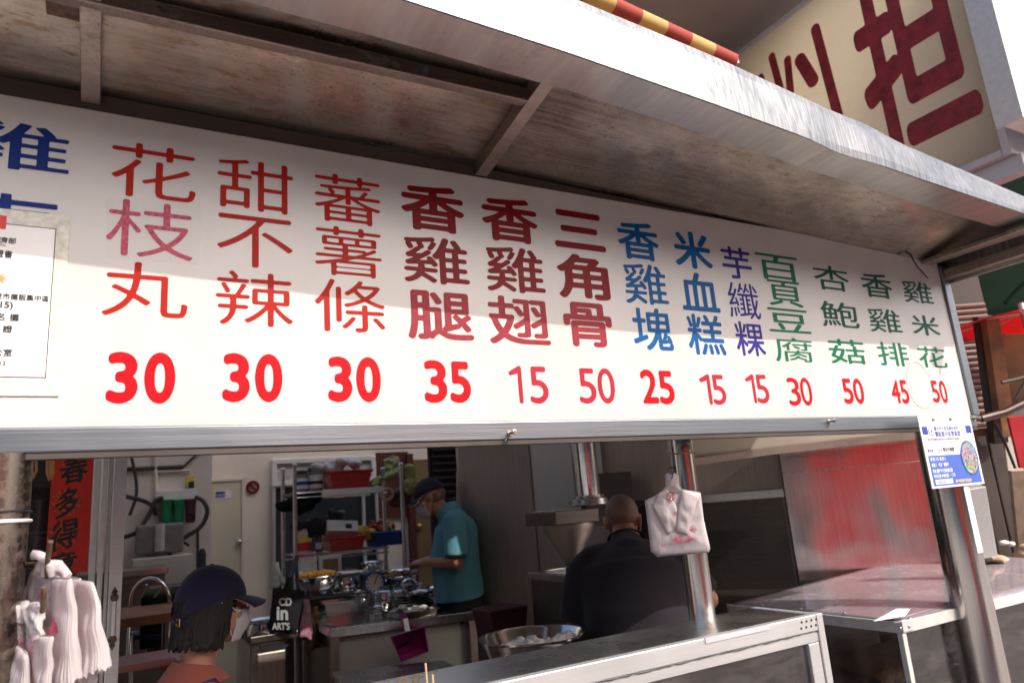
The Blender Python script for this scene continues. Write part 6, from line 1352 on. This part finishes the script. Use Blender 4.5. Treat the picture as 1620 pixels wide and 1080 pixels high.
def hand_mb(curl=.9, spread=1):
    s = MB()
    for x, l, y0 in ((-.032, .056, .078), (-.011, .072, .088), (.011, .078, .090), (.032, .070, .086)):
        s.cap((x*.6, .0, 0), (x*.95, y0, 0), .017, .0115); p = Vector((x*spread, y0, 0)); a = 0
        for k, f in enumerate((.45, .32, .26)):
            a += curl*(.35 if k == 0 else .6); q = p+Vector((0, math.cos(a), -math.sin(a)))*l*f; s.cap(p, q, .0088-.0008*k, .0082-.0008*k); p = q
    s.cap((.022, .02, -.004), (.045, .048, -.014), .014, .011); s.cap((.045, .048, -.014), (.05, .078, -.03), .010, .009); s.cap((.05, .078, -.03), (.044, .098, -.04), .009, .0075)
    s.cap((0, -.04, 0), (0, .02, 0), .024, .022)
    return s
def frame_to(p, ydir, zdir):
    y = Vector(ydir).normalized(); z = Vector(zdir); z = (z-y*z.dot(y)).normalized(); x = y.cross(z)
    return Matrix(((x.x, y.x, z.x, p[0]), (x.y, y.y, z.y, p[1]), (x.z, y.z, z.z, p[2]), (0, 0, 0, 1)))
def cap_hat(par, mtx, m, under_m, opening=False):
    g = MB()
    prof = [(math.cos(a), math.sin(a)) for a in [i*math.pi/2/10 for i in range(11)]]
    s = MB(); s.lathe([(r_, z_) for r_, z_ in prof], (0, 0, 0), 40)
    vs = []
    for p in s.v:
        q = Vector((p.x*.089, p.y*.108-.008, p.z*.098+.025-(.052 if opening else .02)*max(0, -p.y)**1.3*(1-p.z)))
        n_ = 1+.012*abs(math.sin(math.atan2(p.x, p.y)*3))*(p.z < .97); q = Vector((q.x*n_, q.y*n_, q.z)); vs.append(q)
    fs = s.f[:-1] if len(s.f[-1]) > 4 else s.f
    fs = [f for f in s.f if len(f) <= 4]
    if opening:
        keep = []
        for f in fs:
            c = sum((vs[i] for i in f), Vector())/len(f)
            if c.y < -.05 and (c.x/.046)**2+((c.z+.028)/.062)**2 < 1: continue
            keep.append(f)
        fs = keep
    me = MB(); me.add([mtx @ v for v in vs], fs); cr = me.build('crown', m, par, 'all', solid=.003)
    s = MB(); s.ell(mtx @ Vector((0, -.008, .124)), (.007, .007, .004)); s.build('button', m, cr, True)
    def br(u, v):
        a = (u-.5)*2.3; r0 = Vector((.086*math.sin(a), .103*math.cos(a)-.008, .026)); ext = .072*v*math.cos(a*.55)**.8
        return mtx @ (r0+Vector((.25*math.sin(a)*ext, ext, -.012*v*v-.006*v-.018*(math.sin(a))**2*v)))
    s = MB(); s.grid(br, 20, 6); s.build('visor', m, par, 'all', solid=.003)
    s = MB(); s.grid(lambda u, v: br(u, v)+mtx.to_3x3() @ Vector((0, -.002, -.0035)), 20, 6); s.build('visor_lining', under_m, par, 'all', solid=.0015)
def mask_obj(par, mtx, m='mask'):
    def f(u, v):
        a = (u-.5)*2.5; z = -.008-.095*v; rx = .069-.020*v; ry = .077+.010*math.sin(v*math.pi)-.045*max(0, v-.55); bulge = .016*math.exp(-(a/.45)**2)*(1-.5*v)
        return mtx @ Vector((rx*math.sin(a), .025+(ry)*math.cos(a)+bulge, z-.006*math.cos(a)*(v > .9)))
    s = MB(); s.grid(f, 22, 12); s.build('face_mask', m, par, 'all', solid=.002)
    for x in (-1, 1):
        s = MB(); s.tube([mtx @ Vector(p) for p in ((x*.066, .05, -.012), (x*.078, .018, .010), (x*.088, -.012, .02), (x*.088, -.022, -.005), (x*.078, .015, -.045), (x*.058, .045, -.09))], .0018, 6); s.build('ear_loop', 'white', par, True)
def person(label, loc, theta, group=None):
    g = thing('person', label, 'person', group); g.location = loc; g.rotation_euler = (0, 0, theta); return g
V = Vector
def limb(s, pts):
    for i in range(len(pts)-1): s.cap(pts[i][0], pts[i+1][0], pts[i][1], pts[i+1][1], 16)

# --- man in the teal shirt
hipw = at(728, 945, d=4.75)
P1 = person('older man in teal polo shirt, dark cap and face mask preparing food at the table', (hipw.x, hipw.y, .12), math.radians(63))
HM = Matrix.Translation((0, .165, 1.435)) @ Matrix.Rotation(-.42, 4, 'X')
s = MB(); tmerge(s, head_mb(), HM)
limb(s, [((0, .03, 1.27), .07), ((0, .10, 1.36), .056)])
s.ell((0, .0, 1.18), (.165, .115, .14)); s.ell((0, .02, 1.02), (.15, .125, .14)); s.ell((0, 0, .86), (.155, .12, .12)); s.cap((-.15, 0, 1.27), (.15, 0, 1.27), .055, .055)
for x in (-1, 1):
    limb(s, [((x*.185, 0, 1.26), .053), ((x*.225, .0, 1.02), .043)]); limb(s, [((x*.225, .0, 1.01), .044), ((x*.10, .215, 1.02), .028)])
    limb(s, [((x*.085, 0, .80), .085), ((x*.09, .02, .46), .058), ((x*.09, -.01, .09), .038)]); s.cap((x*.09, -.03, .04), (x*.09, .12, .03), .04, .032)
    hm = frame_to((x*.095, .225, 1.02), (-x*.75, .75, .02), (0, .35, 1) if x < 0 else (0, .2, 1)); h_ = hand_mb(1.1)
    if x < 0: tmerge(s, h_, hm)
    else:
        h_.v = [V((-p.x, p.y, p.z)) for p in h_.v]; tmerge(s, h_, hm)
organic('body', s, .0065, 2, 'skin2', P1)
s = MB(); s.frust((0, 0, .765), (0, .02, 1.02), (.195, .165), (.18, .165)); s.frust((0, .02, 1.02), (0, 0, 1.22), (.18, .165), (.19, .145)); s.ell((0, 0, 1.22), (.185, .135, .10)); s.cap((-.145, 0, 1.27), (.145, 0, 1.275), .080, .080); s.ell((0, -.05, 1.18), (.15, .10, .13)); s.ell((0, .06, .98), (.15, .12, .13))
s.cap((0, 0, 1.28), (0, .035, 1.335), .085, .066)
for x in (-1, 1): s.cap((x*.17, 0, 1.265), (x*.19, 0, 1.20), .078, .074); s.frust((x*.178, .0, 1.26), (x*.222, .004, 1.045), .072, .078)
organic('polo_shirt', s, .008, 3, 'teal', P1, .005, 9)
s = MB(); s.lathe([(.073, -.02), (.070, .02), (.066, .045), (.073, .040), (.083, .01), (.092, -.028)], (0, .045, 1.335), 28, (0, .45, 1), caps=False); s.build('collar', 'teal', P1, True)
s = MB(); s.frust((0, 0, .70), (0, 0, .80), (.165, .135), (.17, .14))
for x in (-1, 1): s.frust((x*.085, 0, .78), (x*.09, .02, .44), .10, .072); s.frust((x*.09, .02, .45), (x*.09, -.01, .08), .072, .06)
organic('trousers', s, .009, 3, 'dark_fabric', P1, .005, 8)
for x in (-1, 1): s = MB(); s.cap((x*.09, -.04, .045), (x*.09, .13, .035), .046, .04); organic('shoe', s, .008, 1, 'black', P1)
cap_hat(P1, HM @ Matrix.Translation((0, 0, .012)), 'capcloth', 'white'); mask_obj(P1, HM); eyes(P1, HM)
s = MB(); s.ell((0, -.03, .0), (.079, .082, .065)); s.v = [HM @ p for p in s.v]; s.build('short_hair', 'stubble', P1, True)

# --- bald man in the black t shirt
hb = at(990, 828, d=3.4)
P2 = person('bald man seen from behind in a faded black t-shirt bending over the stove', (hb.x-.08, hb.y-.10, .12), math.radians(-34))
HM = Matrix.Translation((0, .16, 1.225)) @ Matrix.Rotation(-.25, 4, 'X') @ Matrix.Rotation(-.12, 4, 'Z')
s = MB(); tmerge(s, head_mb(), HM)
limb(s, [((0, .04, 1.04), .085), ((0, .115, 1.15), .066)])
s.ell((0, -.02, .98), (.18, .11, .14)); s.ell((0, -.1, .80), (.17, .12, .14)); s.ell((0, -.12, .70), (.17, .12, .12)); s.cap((-.15, .0, 1.05), (.15, 0, 1.05), .055, .055)
limb(s, [((-.215, 0, 1.03), .06), ((-.265, -.03, .78), .047)]); limb(s, [((-.265, -.03, .77), .048), ((-.20, .18, .70), .03)])
limb(s, [((.215, 0, 1.03), .06), ((.33, .02, .86), .047)]); limb(s, [((.33, .02, .86), .048), ((.36, .25, .86), .03)])
tmerge(s, hand_mb(1.2), frame_to((-.2, .19, .70), (.2, 1, -.1), (0, 0, 1)))
h_ = hand_mb(1.2); h_.v = [V((-p.x, p.y, p.z)) for p in h_.v]; tmerge(s, h_, frame_to((.36, .26, .86), (0, 1, -.05), (0, 0, 1)))
for x in (-1, 1): limb(s, [((x*.1, -.12, .68), .095), ((x*.12, .02, .40), .065), ((x*.12, -.06, .08), .04)]); s.cap((x*.12, -.08, .04), (x*.12, .08, .03), .04, .032)
organic('body', s, .007, 2, 'skin2', P2)
s = MB(); s.frust((0, -.12, .66), (0, -.10, .86), (.23, .18), (.235, .18)); s.frust((0, -.11, .80), (0, -.03, 1.02), (.235, .18), (.24, .16)); s.ell((0, -.03, .98), (.245, .165, .16)); s.cap((-.155, -.005, 1.05), (.155, -.005, 1.05), .092, .092); s.cap((0, .0, 1.06), (0, .065, 1.10), .125, .09)
s.cap((-.19, -.005, 1.03), (-.22, -.005, .96), .088, .088); s.frust((-.2, -.005, 1.04), (-.262, -.025, .80), .088, .090); s.cap((.19, 0, 1.03), (.25, 0, .97), .088, .086); s.frust((.2, 0, 1.04), (.315, .015, .875), .088, .088)
organic('t_shirt', s, .009, 30, 'black_fabric', P2, .007, 7)
s = MB(); s.lathe([(.072, -.004), (.074, .006), (.082, .002), (.088, -.008)], (0, .085, 1.15), 28, (0, .6, 1), caps=False); s.build('neckband', 'black_fabric', P2, True)
s = MB(); s.frust((0, -.12, .6), (0, -.12, .72), (.2, .155), (.2, .16))
for x in (-1, 1): s.frust((x*.1, -.12, .66), (x*.12, .02, .40), .11, .08); s.frust((x*.12, .02, .41), (x*.12, -.06, .07), .08, .06)
organic('trousers', s, .01, 3, 'dark_fabric', P2, .005, 8)
for x in (-1, 1): s = MB(); s.cap((x*.12, -.1, .045), (x*.12, .1, .035), .046, .04); organic('shoe', s, .008, 1, 'black', P2)
# shaved hair as a thin shell over the cranium
s = MB(); s.ell((0, -.014, .037), (.0795, .0985, .0835), seg=36, rings=24); 
fs = [f for f in s.f if (lambda c: c.z > -.01-.05*max(0, -c.y/.1)+.28*max(0, c.y-.03))(sum((s.v[i] for i in f), Vector())/len(f))]
q = MB(); q.add([HM @ p for p in s.v], fs); q.build('shaved_hair', 'stubble', P2, 'all'); eyes(P2, HM)
s = MB(); s.tube([HM @ V(p) for p in ((-.06, .04, -.06), (-.08, .02, -.01), (-.091, -.012, .022), (-.088, -.02, -.01))], .0016, 6); s.build('mask_loop', 'white', P2, True); mask_obj(P2, HM)
s = MB(); s.box(-.20, -.185, -.16, -.15, .86, .90); s.build('sleeve_tag', 'paper', P2)

# --- woman in cap and glasses
wb = at(332, 962, d=2.3)
P3 = person('woman in navy cap, bobbed hair, glasses and mask with a rust pink top', (wb.x, wb.y, .10), math.radians(-73))
zc = wb.z-.10
HM = Matrix.Translation((0, .01, zc)) @ Matrix.Rotation(-.05, 4, 'X')
s = MB(); tmerge(s, head_mb(), HM)
zn = zc-.15
limb(s, [((0, -.05, zn-.06), .062), ((0, -.025, zn+.04), .048)])
s.ell((0, -.06, zn-.18), (.14, .10, .13)); s.ell((0, -.09, zn-.36), (.13, .10, .13)); s.ell((0, -.11, zn-.50), (.15, .12, .12)); s.cap((-.12, -.05, zn-.10), (.12, -.05, zn-.10), .048, .048)
for x in (-1, 1):
    limb(s, [((x*.155, -.05, zn-.12), .045), ((x*.18, -.04, zn-.36), .036)]); limb(s, [((x*.18, -.04, zn-.36), .037), ((x*.13, .14, zn-.42), .025)])
    limb(s, [((x*.08, -.1, zn-.52), .085), ((x*.085, .02, .34), .055), ((x*.085, -.03, .08), .035)]); s.cap((x*.085, -.05, .04), (x*.085, .09, .03), .036, .03)
    h_ = hand_mb(.8)
    if x > 0: h_.v = [V((-p.x, p.y, p.z)) for p in h_.v]
    tmerge(s, h_, frame_to((x*.13, .15, zn-.42), (-x*.3, 1, -.1), (0, 0, 1)))
organic('body', s, .0065, 2, 'skin', P3)
s = MB(); s.frust((0, -.11, zn-.58), (0, -.08, zn-.34), (.175, .14), (.15, .125)); s.frust((0, -.08, zn-.34), (0, -.055, zn-.13), (.15, .125), (.155, .11)); s.cap((-.11, -.05, zn-.105), (.11, -.05, zn-.105), .058, .058); s.cap((0, -.05, zn-.10), (0, -.04, zn-.055), .085, .066)
for x in (-1, 1): s.cap((x*.14, -.05, zn-.12), (x*.16, -.05, zn-.18), .056, .056); s.frust((x*.148, -.05, zn-.12), (x*.175, -.043, zn-.30), .06, .062)
organic('top', s, .0075, 3, 'rust_fabric', P3, .003, 9)
def collar(u, v):
    a = (u-.5)*5.2; r = .062+.038*v; return V((math.sin(a+math.pi)*r*1.1, -.04-.004+math.cos(a+math.pi)*r-.012*v*(math.cos(a) > 0), zn-.012-.052*v+.016*math.cos(a)*(1-v)+.006))
s = MB(); s.grid(collar, 40, 8); s.build('collar', 'rust_fabric', P3, 'all', solid=.004)
s = MB(); s.frust((0, -.11, zn-.62), (0, -.1, zn-.5), (.16, .13), (.155, .125))
for x in (-1, 1): s.frust((x*.08, -.1, zn-.54), (x*.085, .02, .33), .095, .068); s.frust((x*.085, .02, .34), (x*.085, -.03, .07), .068, .05)
organic('trousers', s, .009, 3, 'navy_fabric', P3, .004, 8)
for x in (-1, 1): s = MB(); s.cap((x*.085, -.06, .04), (x*.085, .1, .032), .04, .036); organic('shoe', s, .008, 1, 'black', P3)
s = MB(); s.tube([V((-.10, -.11, zn-.02-.17)), V((-.085, -.13, zn-.07)), V((-.02, -.135, zn-.045)), V((.04, -.13, zn-.05)), V((.09, -.10, zn-.06)), V((.105, -.03, zn-.05)), V((.10, .03, zn-.13))], .011, 8)
for i, p in enumerate(s.v): pass
s.build('bag_strap', 'navy_fabric', P3, True)
cap_hat(P3, HM @ Matrix.Scale(1.05, 4) @ Matrix.Translation((0, -.004, .004)), 'navy_fabric', 'pink_cloth', True); mask_obj(P3, HM); eyes(P3, HM)
s = MB(); s.ell((0, -.022, .02), (.088, .098, .085)); s.ell((0, -.05, -.04), (.090, .062, .072)); s.ell((0, -.03, -.02), (.094, .05, .06))
for k in range(110):
    a = math.radians(random.uniform(72, 288)); r = random.uniform(.9, 1.05); x_, y_ = math.sin(a)*.082*r, math.cos(a)*.088*r-.02; zb3 = -.106+random.uniform(-.012, .014)
    s.cap((x_*.95, y_*.95, .03), (x_*1.07, y_*1.05-.004, zb3), .011, .0048)
for x in (-1, 1):
    s.ell((x*.079, -.018, -.025), (.015, .034, .055))
    for k in range(9): y_ = .020-.011*k; s.cap((x*.078, y_*.7+.01, .03), (x*(.083+random.uniform(-.004, .004)), y_+.0, -.075-random.uniform(0, .02)), .007, .0035)
s.v = [HM @ p for p in s.v]; organic('bobbed_hair', s, .0034, 4, 'hair', P3, .0025, 60)
for x in (-1, 1):
    s = MB(); s.tube([HM @ V((x*.032+.024*math.cos(t)*1.0, .106-.010*abs(math.cos(t))*(x*math.cos(t) > 0), .008+.017*math.sin(t))) for t in [k*math.pi/10 for k in range(20)]], .0022, 6, True); s.build('glasses_rim', 'black', P3, True)
    s = MB(); s.tube([HM @ V((x*.056, .100, .012)), HM @ V((x*.078, .085, .014)), HM @ V((x*.082, -.005, .012))], .0022, 6); s.build('glasses_temple', 'black', P3, True)
s = MB(); Q = HM @ Matrix.Translation((0, -.004, 0))
for bx_, w_ in (((.0), .011),):
    s.tube([Q @ V((bx_+.030+w_*dx, -.116, -.030+.010*dz)) for dx, dz in ((-1, -1), (1, -1), (1, 1), (-1, 1))], .0018, 6, True)
s.build('cap_buckle', 'brass', P3, True)
s = MB(); s.tube([Q @ V((.092*math.sin(t), -.122*math.cos(t)*.98+.004, -.030+.010*(1-math.cos(t)))) for t in [-.65+k*.13 for k in range(11)]], .0055, 8); s.build('cap_strap', 'navy_fabric', P3, True)

# ================================================================== RIGHT SIDE STREET
bl = thing('billboard', 'large cream projecting sign with big dark red Chinese characters at upper right', 'billboard')
BX = 4.6
y0 = at(1602, 240, x=BX).y; zb4 = at(1558, 262, x=BX).z; zt4 = 5.12; y1 = 2.24
zlow = (at(1600, 240, x=BX).z+at(1558, 262, x=BX).z)/2
b = MB(); b.box(BX+.004, BX+.22, y0+.05, y1, zlow+.045, zt4-.045); b.build('face', 'bill', bl)
for q in ((y0, y0+.05, zlow, zt4), (y0+.0505, y1, zlow, zlow+.045), (y0+.0505, y1, zt4-.045, zt4)):
    b = MB(); b.box(BX-.012, BX+.24, q[0], q[1], q[2], q[3]); b.build('frame', 'bill_edge', bl, bevel=.006)
def bstroke(pts, w):
    P = [at(a, c, x=BX+.001) for a, c in pts]; return P
# 担 : drawn from its own printed strokes in the plane of the sign
def bchar(ch, pl, pr, pt_, pb, di):
    yl = at(*pl, x=BX).y; yr = at(*pr, x=BX).y; zt_ = at(*pt_, x=BX).z; zb_ = at(*pb, x=BX).z
    put_glyph(ch, 'bill_red', bl, lambda u, v: (BX+.0, yl+(yr-yl)*u, zb_+(zt_-zb_)*v), .02, di)
bchar('担', (1352, 80), (1562, 190), (1440, -75), (1490, 222), .03)
for si, (p0_, p1_, w_) in enumerate((((1221, 90), (1237, 150), .034), ((1246, 95), (1252, 160), .034), ((1266, 95), (1286, 128), .052), ((1290, 46), (1328, 190), .040), ((1204, 122), (1216, 160), .028))):
    A_, B_ = at(*p0_, x=BX), at(*p1_, x=BX); dr = (B_-A_).normalized(); pp = Vector((0, -dr.z, dr.y)); P = []
    for k in range(9): t_ = math.pi*k/8; P.append(B_+(dr*math.sin(t_)+pp*math.cos(t_))*w_)
    for k in range(9): t_ = math.pi*k/8; P.append(A_-(dr*math.sin(t_)+pp*math.cos(t_))*w_)
    s = MB(); s.add([p-Vector((.001+.0004*si, 0, 0)) for p in P], [tuple(range(18))]); s.build('character_stroke', 'bill_red', bl)
b = MB(); b.tube([(BX+.1, y0+.3, zlow-.06), (BX+.1, y1, zlow-.06)], .03, 10); b.build('support_tube', 'alu', bl, True); b = MB(); b.box(BX+.05, BX+.15, y0-.02, y0+.25, zlow-.11, zlow-.002); b.build('bracket', 'bill_edge', bl)
rebase(bl, (BX, 2, zlow))
w2 = thing('white_sign_box', 'bright white illuminated style sign box at the top right corner', 'sign')
a = at(1568, 0, x=4.55)
s = MB(); p1 = at(1566, -5, d=4.1); p2 = at(1618, 205, d=4.1); s.box(p1.x+.0, p1.x+1.4, p1.y, p1.y+.12, p2.z, p1.z+.8); s.build('box', 'white', w2, bevel=.01)
s = MB(); s.box(p1.x-.012, p1.x-.001, p1.y-.01, p1.y+.13, p2.z-.02, p1.z+.8); s.build('edge_trim', 'alu', w2); rebase(w2, (p1.x, p1.y, p2.z))
# candy striped awning roll
ar = thing('striped_awning_roll', 'red and yellow striped awning roll behind the canopy at the top', 'awning')
A = at(880, -32, y=.8); B_ = at(1160, 97, y=.8); A.y = B_.y = .8
n = 16; dd = (B_-A)/7
for i in range(-6, 7):
    s = MB(); s.tube([A+dd*i, A+dd*(i+1)*.9999+dd*0], .044, 20); s.build('stripe', 'yellow_cloth' if i % 2 else 'red_stripe', ar, True)
b = MB(); b.box(A.x-2, B_.x+.1, .84, .9, B_.z+.04, B_.z+.10); b.build('bracket_bar', 'alu', ar); rebase(ar, A)

# green tarpaulin hanging at the right
gt = thing('green_tarpaulin', 'dark green tarpaulin awning beyond the right end of the canopy', 'tarpaulin')
dG = 5.2
def gq(u, v):
    L_ = at(1425, 330, d=dG+.6).lerp(at(1455, 520, d=dG), v); R_ = at(1700, 215, d=dG+.6).lerp(at(1690, 500, d=dG), v); p = L_.lerp(R_, u); return p+Vector((0, 0, .02*math.sin(u*14)*v))
s = MB(); s.grid(gq, 24, 10); s.build('sheet', 'green_tarp', gt, 'all', solid=.004)
s = MB(); s.tube([at(1590, 480, d=5), at(1605, 462, d=5), at(1640, 430, d=5)], .012, 8); s.build('pole', 'green_tarp', gt, True); rebase(gt, gq(.5, 1))
um = thing('red_umbrella', 'red market umbrella with one pale pink sunlit panel at the right edge', 'umbrella')
top = at(1660, 470, d=4.4); tips = []
R = .50; cz = at(1520, 512, d=4.4)
cen = Vector((cz.x+R*.9, cz.y-R*.3, cz.z+.06))
for k in range(8):
    a0 = math.pi*k/4+2.75; a1 = a0+math.pi/4
    def f(u, v, a0=a0, a1=a1):
        a = a0+(a1-a0)*u; rr = R*v*(1-.06*math.sin(math.pi*u)*v); return cen+Vector((rr*math.cos(a), rr*math.sin(a), -.07*v**1.4))
    s = MB(); s.grid(f, 6, 6); s.build('panel', 'pink_cloth' if k in (1, 2) else 'red_cloth', um, 'all', solid=.003)
    s = MB(); s.tube([f(0, t/5)-Vector((0, 0, .006)) for t in range(6)], .004, 6); s.build('rib', 'alu', um, True)
s = MB(); s.tube([(cen.x, cen.y, .0), (cen.x, cen.y, cen.z+.06)], .017, 10); s.build('pole', 'alu_white', um, True); rebase(um, (cen.x, cen.y, 0))
# roller shutter and neighbouring stall
rs = thing('roller_shutter', 'rust brown ribbed roller shutter right of the menu sign', 'shutter')
dS = 5.0
for i in range(34):
    zz = at(1545, 505, d=dS).z+.12-i*.042; a = at(1490, 600, d=dS); c = at(1584, 600, d=dS)
    s = MB(); s.tube([(a.x, a.y, zz), (c.x, c.y, zz)], .022, 8); s.build('slat', 'shutter', rs, True)
s = MB(); a = at(1488, 600, d=dS+.05); c = at(1586, 600, d=dS+.05); s.slab([pz(a, .0), pz(c, .0), pz(c, 3.0), pz(a, 3.0)], (.0, .05, 0)); s.build('backing', 'dark_door', rs); rebase(rs, pz(a, 0))
dd_ = thing('dark_panel_door', 'dark brown panelled door below the shutter at the far right', 'door')
for i, (p0_, p1_) in enumerate(((1530, 1552), (1554, 1576), (1578, 1600))):
    a = at(p0_, 760, d=4.6); c = at(p1_, 760, d=4.6); zt_ = at(1550, 680, d=4.6).z; s = MB(); s.slab([pz(a, .02), pz(c, .02), pz(c, zt_), pz(a, zt_)], (0, .04, 0)); s.build('board', 'dark_door', dd_, bevel=.008)
s = MB(); a = at(1528, 685, d=4.58); c = at(1604, 680, d=4.58); s.obox(a, c, .04, .05); s.build('top_rail', 'wood', dd_); rebase(dd_, pz(at(1550, 760, d=4.6), .02))
def plank(p0_, p1_, w, th, m, name, label, cat, d=4.4):
    s = MB(); s.obox(at(*p0_, d=d), at(*p1_, d=d), th, w, right); return tag(s.build(name, m, None, bevel=.004), label, cat)
plank((1553, 500), (1580, 700), .09, .06, 'dark_door', 'dark_post', 'dark upright post at the edge of the ribbed shutter', 'post', 4.5)
plank((1566, 505), (1592, 690), .085, .06, 'wood', 'timber_post', 'reddish brown timber post beside the plywood board', 'post', 4.4)
b = MB(); b.slab([at(1584, 528, d=4.55), at(1700, 528, d=4.3), at(1700, 640, d=4.3), at(1600, 645, d=4.55)], fwd*.02); tag(b.build('plywood_board', 'ply', None), 'pale plywood board under the red umbrella', 'board')
b = MB(); b.tube([at(1552, 662, d=4.2), at(1590, 652, d=4.2), at(1640, 628, d=4.2)], .024, 10); tag(b.build('steel_bar', 'dark_steel', None, True), 'dark sloping steel bar crossing in front of the timber post', 'bar')
b = MB(); b.tube([at(1585, 605, d=4.25), at(1640, 592, d=4.25)], .011, 8); b.tube([at(1606, 634, d=4.25), at(1625, 600, d=4.25)], .011, 8); tag(b.build('bracket_arm', 'dark_steel', None, True), 'thin black bracket arms above the sloping bar', 'bracket')
b = MB(); b.tube([at(1575, 670, d=4.15), at(1590, 700, d=4.15), at(1606, 740, d=4.15)], .008, 8); tag(b.build('drop_cable', 'black', None, True), 'black cable dropping beside the red signboard', 'cable')
b = MB(); b.slab([at(1600, 645, d=4.5), at(1700, 640, d=4.3), at(1700, 665, d=4.3), at(1605, 668, d=4.5)], fwd*.1); tag(b.build('white_sack_pile', 'paper', None), 'white paper bundle above the red signboard', 'bundle')
plank((1592, 665), (1618, 860), .10, .05, 'wall2', 'cream_post', 'pale cream post behind the red signboard', 'post', 4.7)
wp = plank((1537, 770), (1556, 880), .105, .05, 'alu_white', 'white_post', 'white drilled upright strip just right of the steel post', 'post', 3.35)
rb = thing('red_signboard', 'small red signboard with white Chinese characters at the right edge', 'sign'); p = at(1597, 660, d=4.1); q = at(1680, 735, d=4.1)
s = MB(); s.slab([pz(at(1596, 662, d=4.1), q.z), pz(at(1700, 662, d=4.0), q.z), pz(at(1700, 662, d=4.0), p.z), pz(at(1596, 662, d=4.1), p.z)], fwd*.02); s.build('board', 'red_board', rb)
for ch, px, py, w, h in (('小', 1625, 682, 38, 28), ('鮮', 1632, 716, 42, 32)):
    put_glyph(ch, 'paper', rb, lambda u, v: at(px-w/2+w*u, py+h/2-h*v, d=4.085), .01, .02)
rebase(rb, pz(p, q.z))
b = MB(); b.slab([at(1600, 745, d=4.3), at(1700, 742, d=4.2), at(1700, 1000, d=4.2), at(1625, 1000, d=4.3)], fwd*.03); tag(b.build('pale_board', 'sack', None), 'pale sunlit board under the red signboard', 'board')
# neighbouring stall body, far to the right
nb = thing('neighbour_building', 'dim neighbouring shop front beyond the shutter', 'building'); b = MB(); b.box(5.5, 11, 3.6, 3.8, 0, 2.9); b.build('wall', 'wood', nb); rebase(nb, (8, 3.7, 0))
g = thing('clip', 'small pale plastic clip on the sacks behind the post', 'clip'); s = MB(); s.ell(at(1588, 858, d=3.4), (.03, .02, .012)); s.ell(at(1600, 860, d=3.4), (.02, .016, .012)); s.build('body', 'dish', g, True); rebase(g, at(1590, 860, d=3.4))
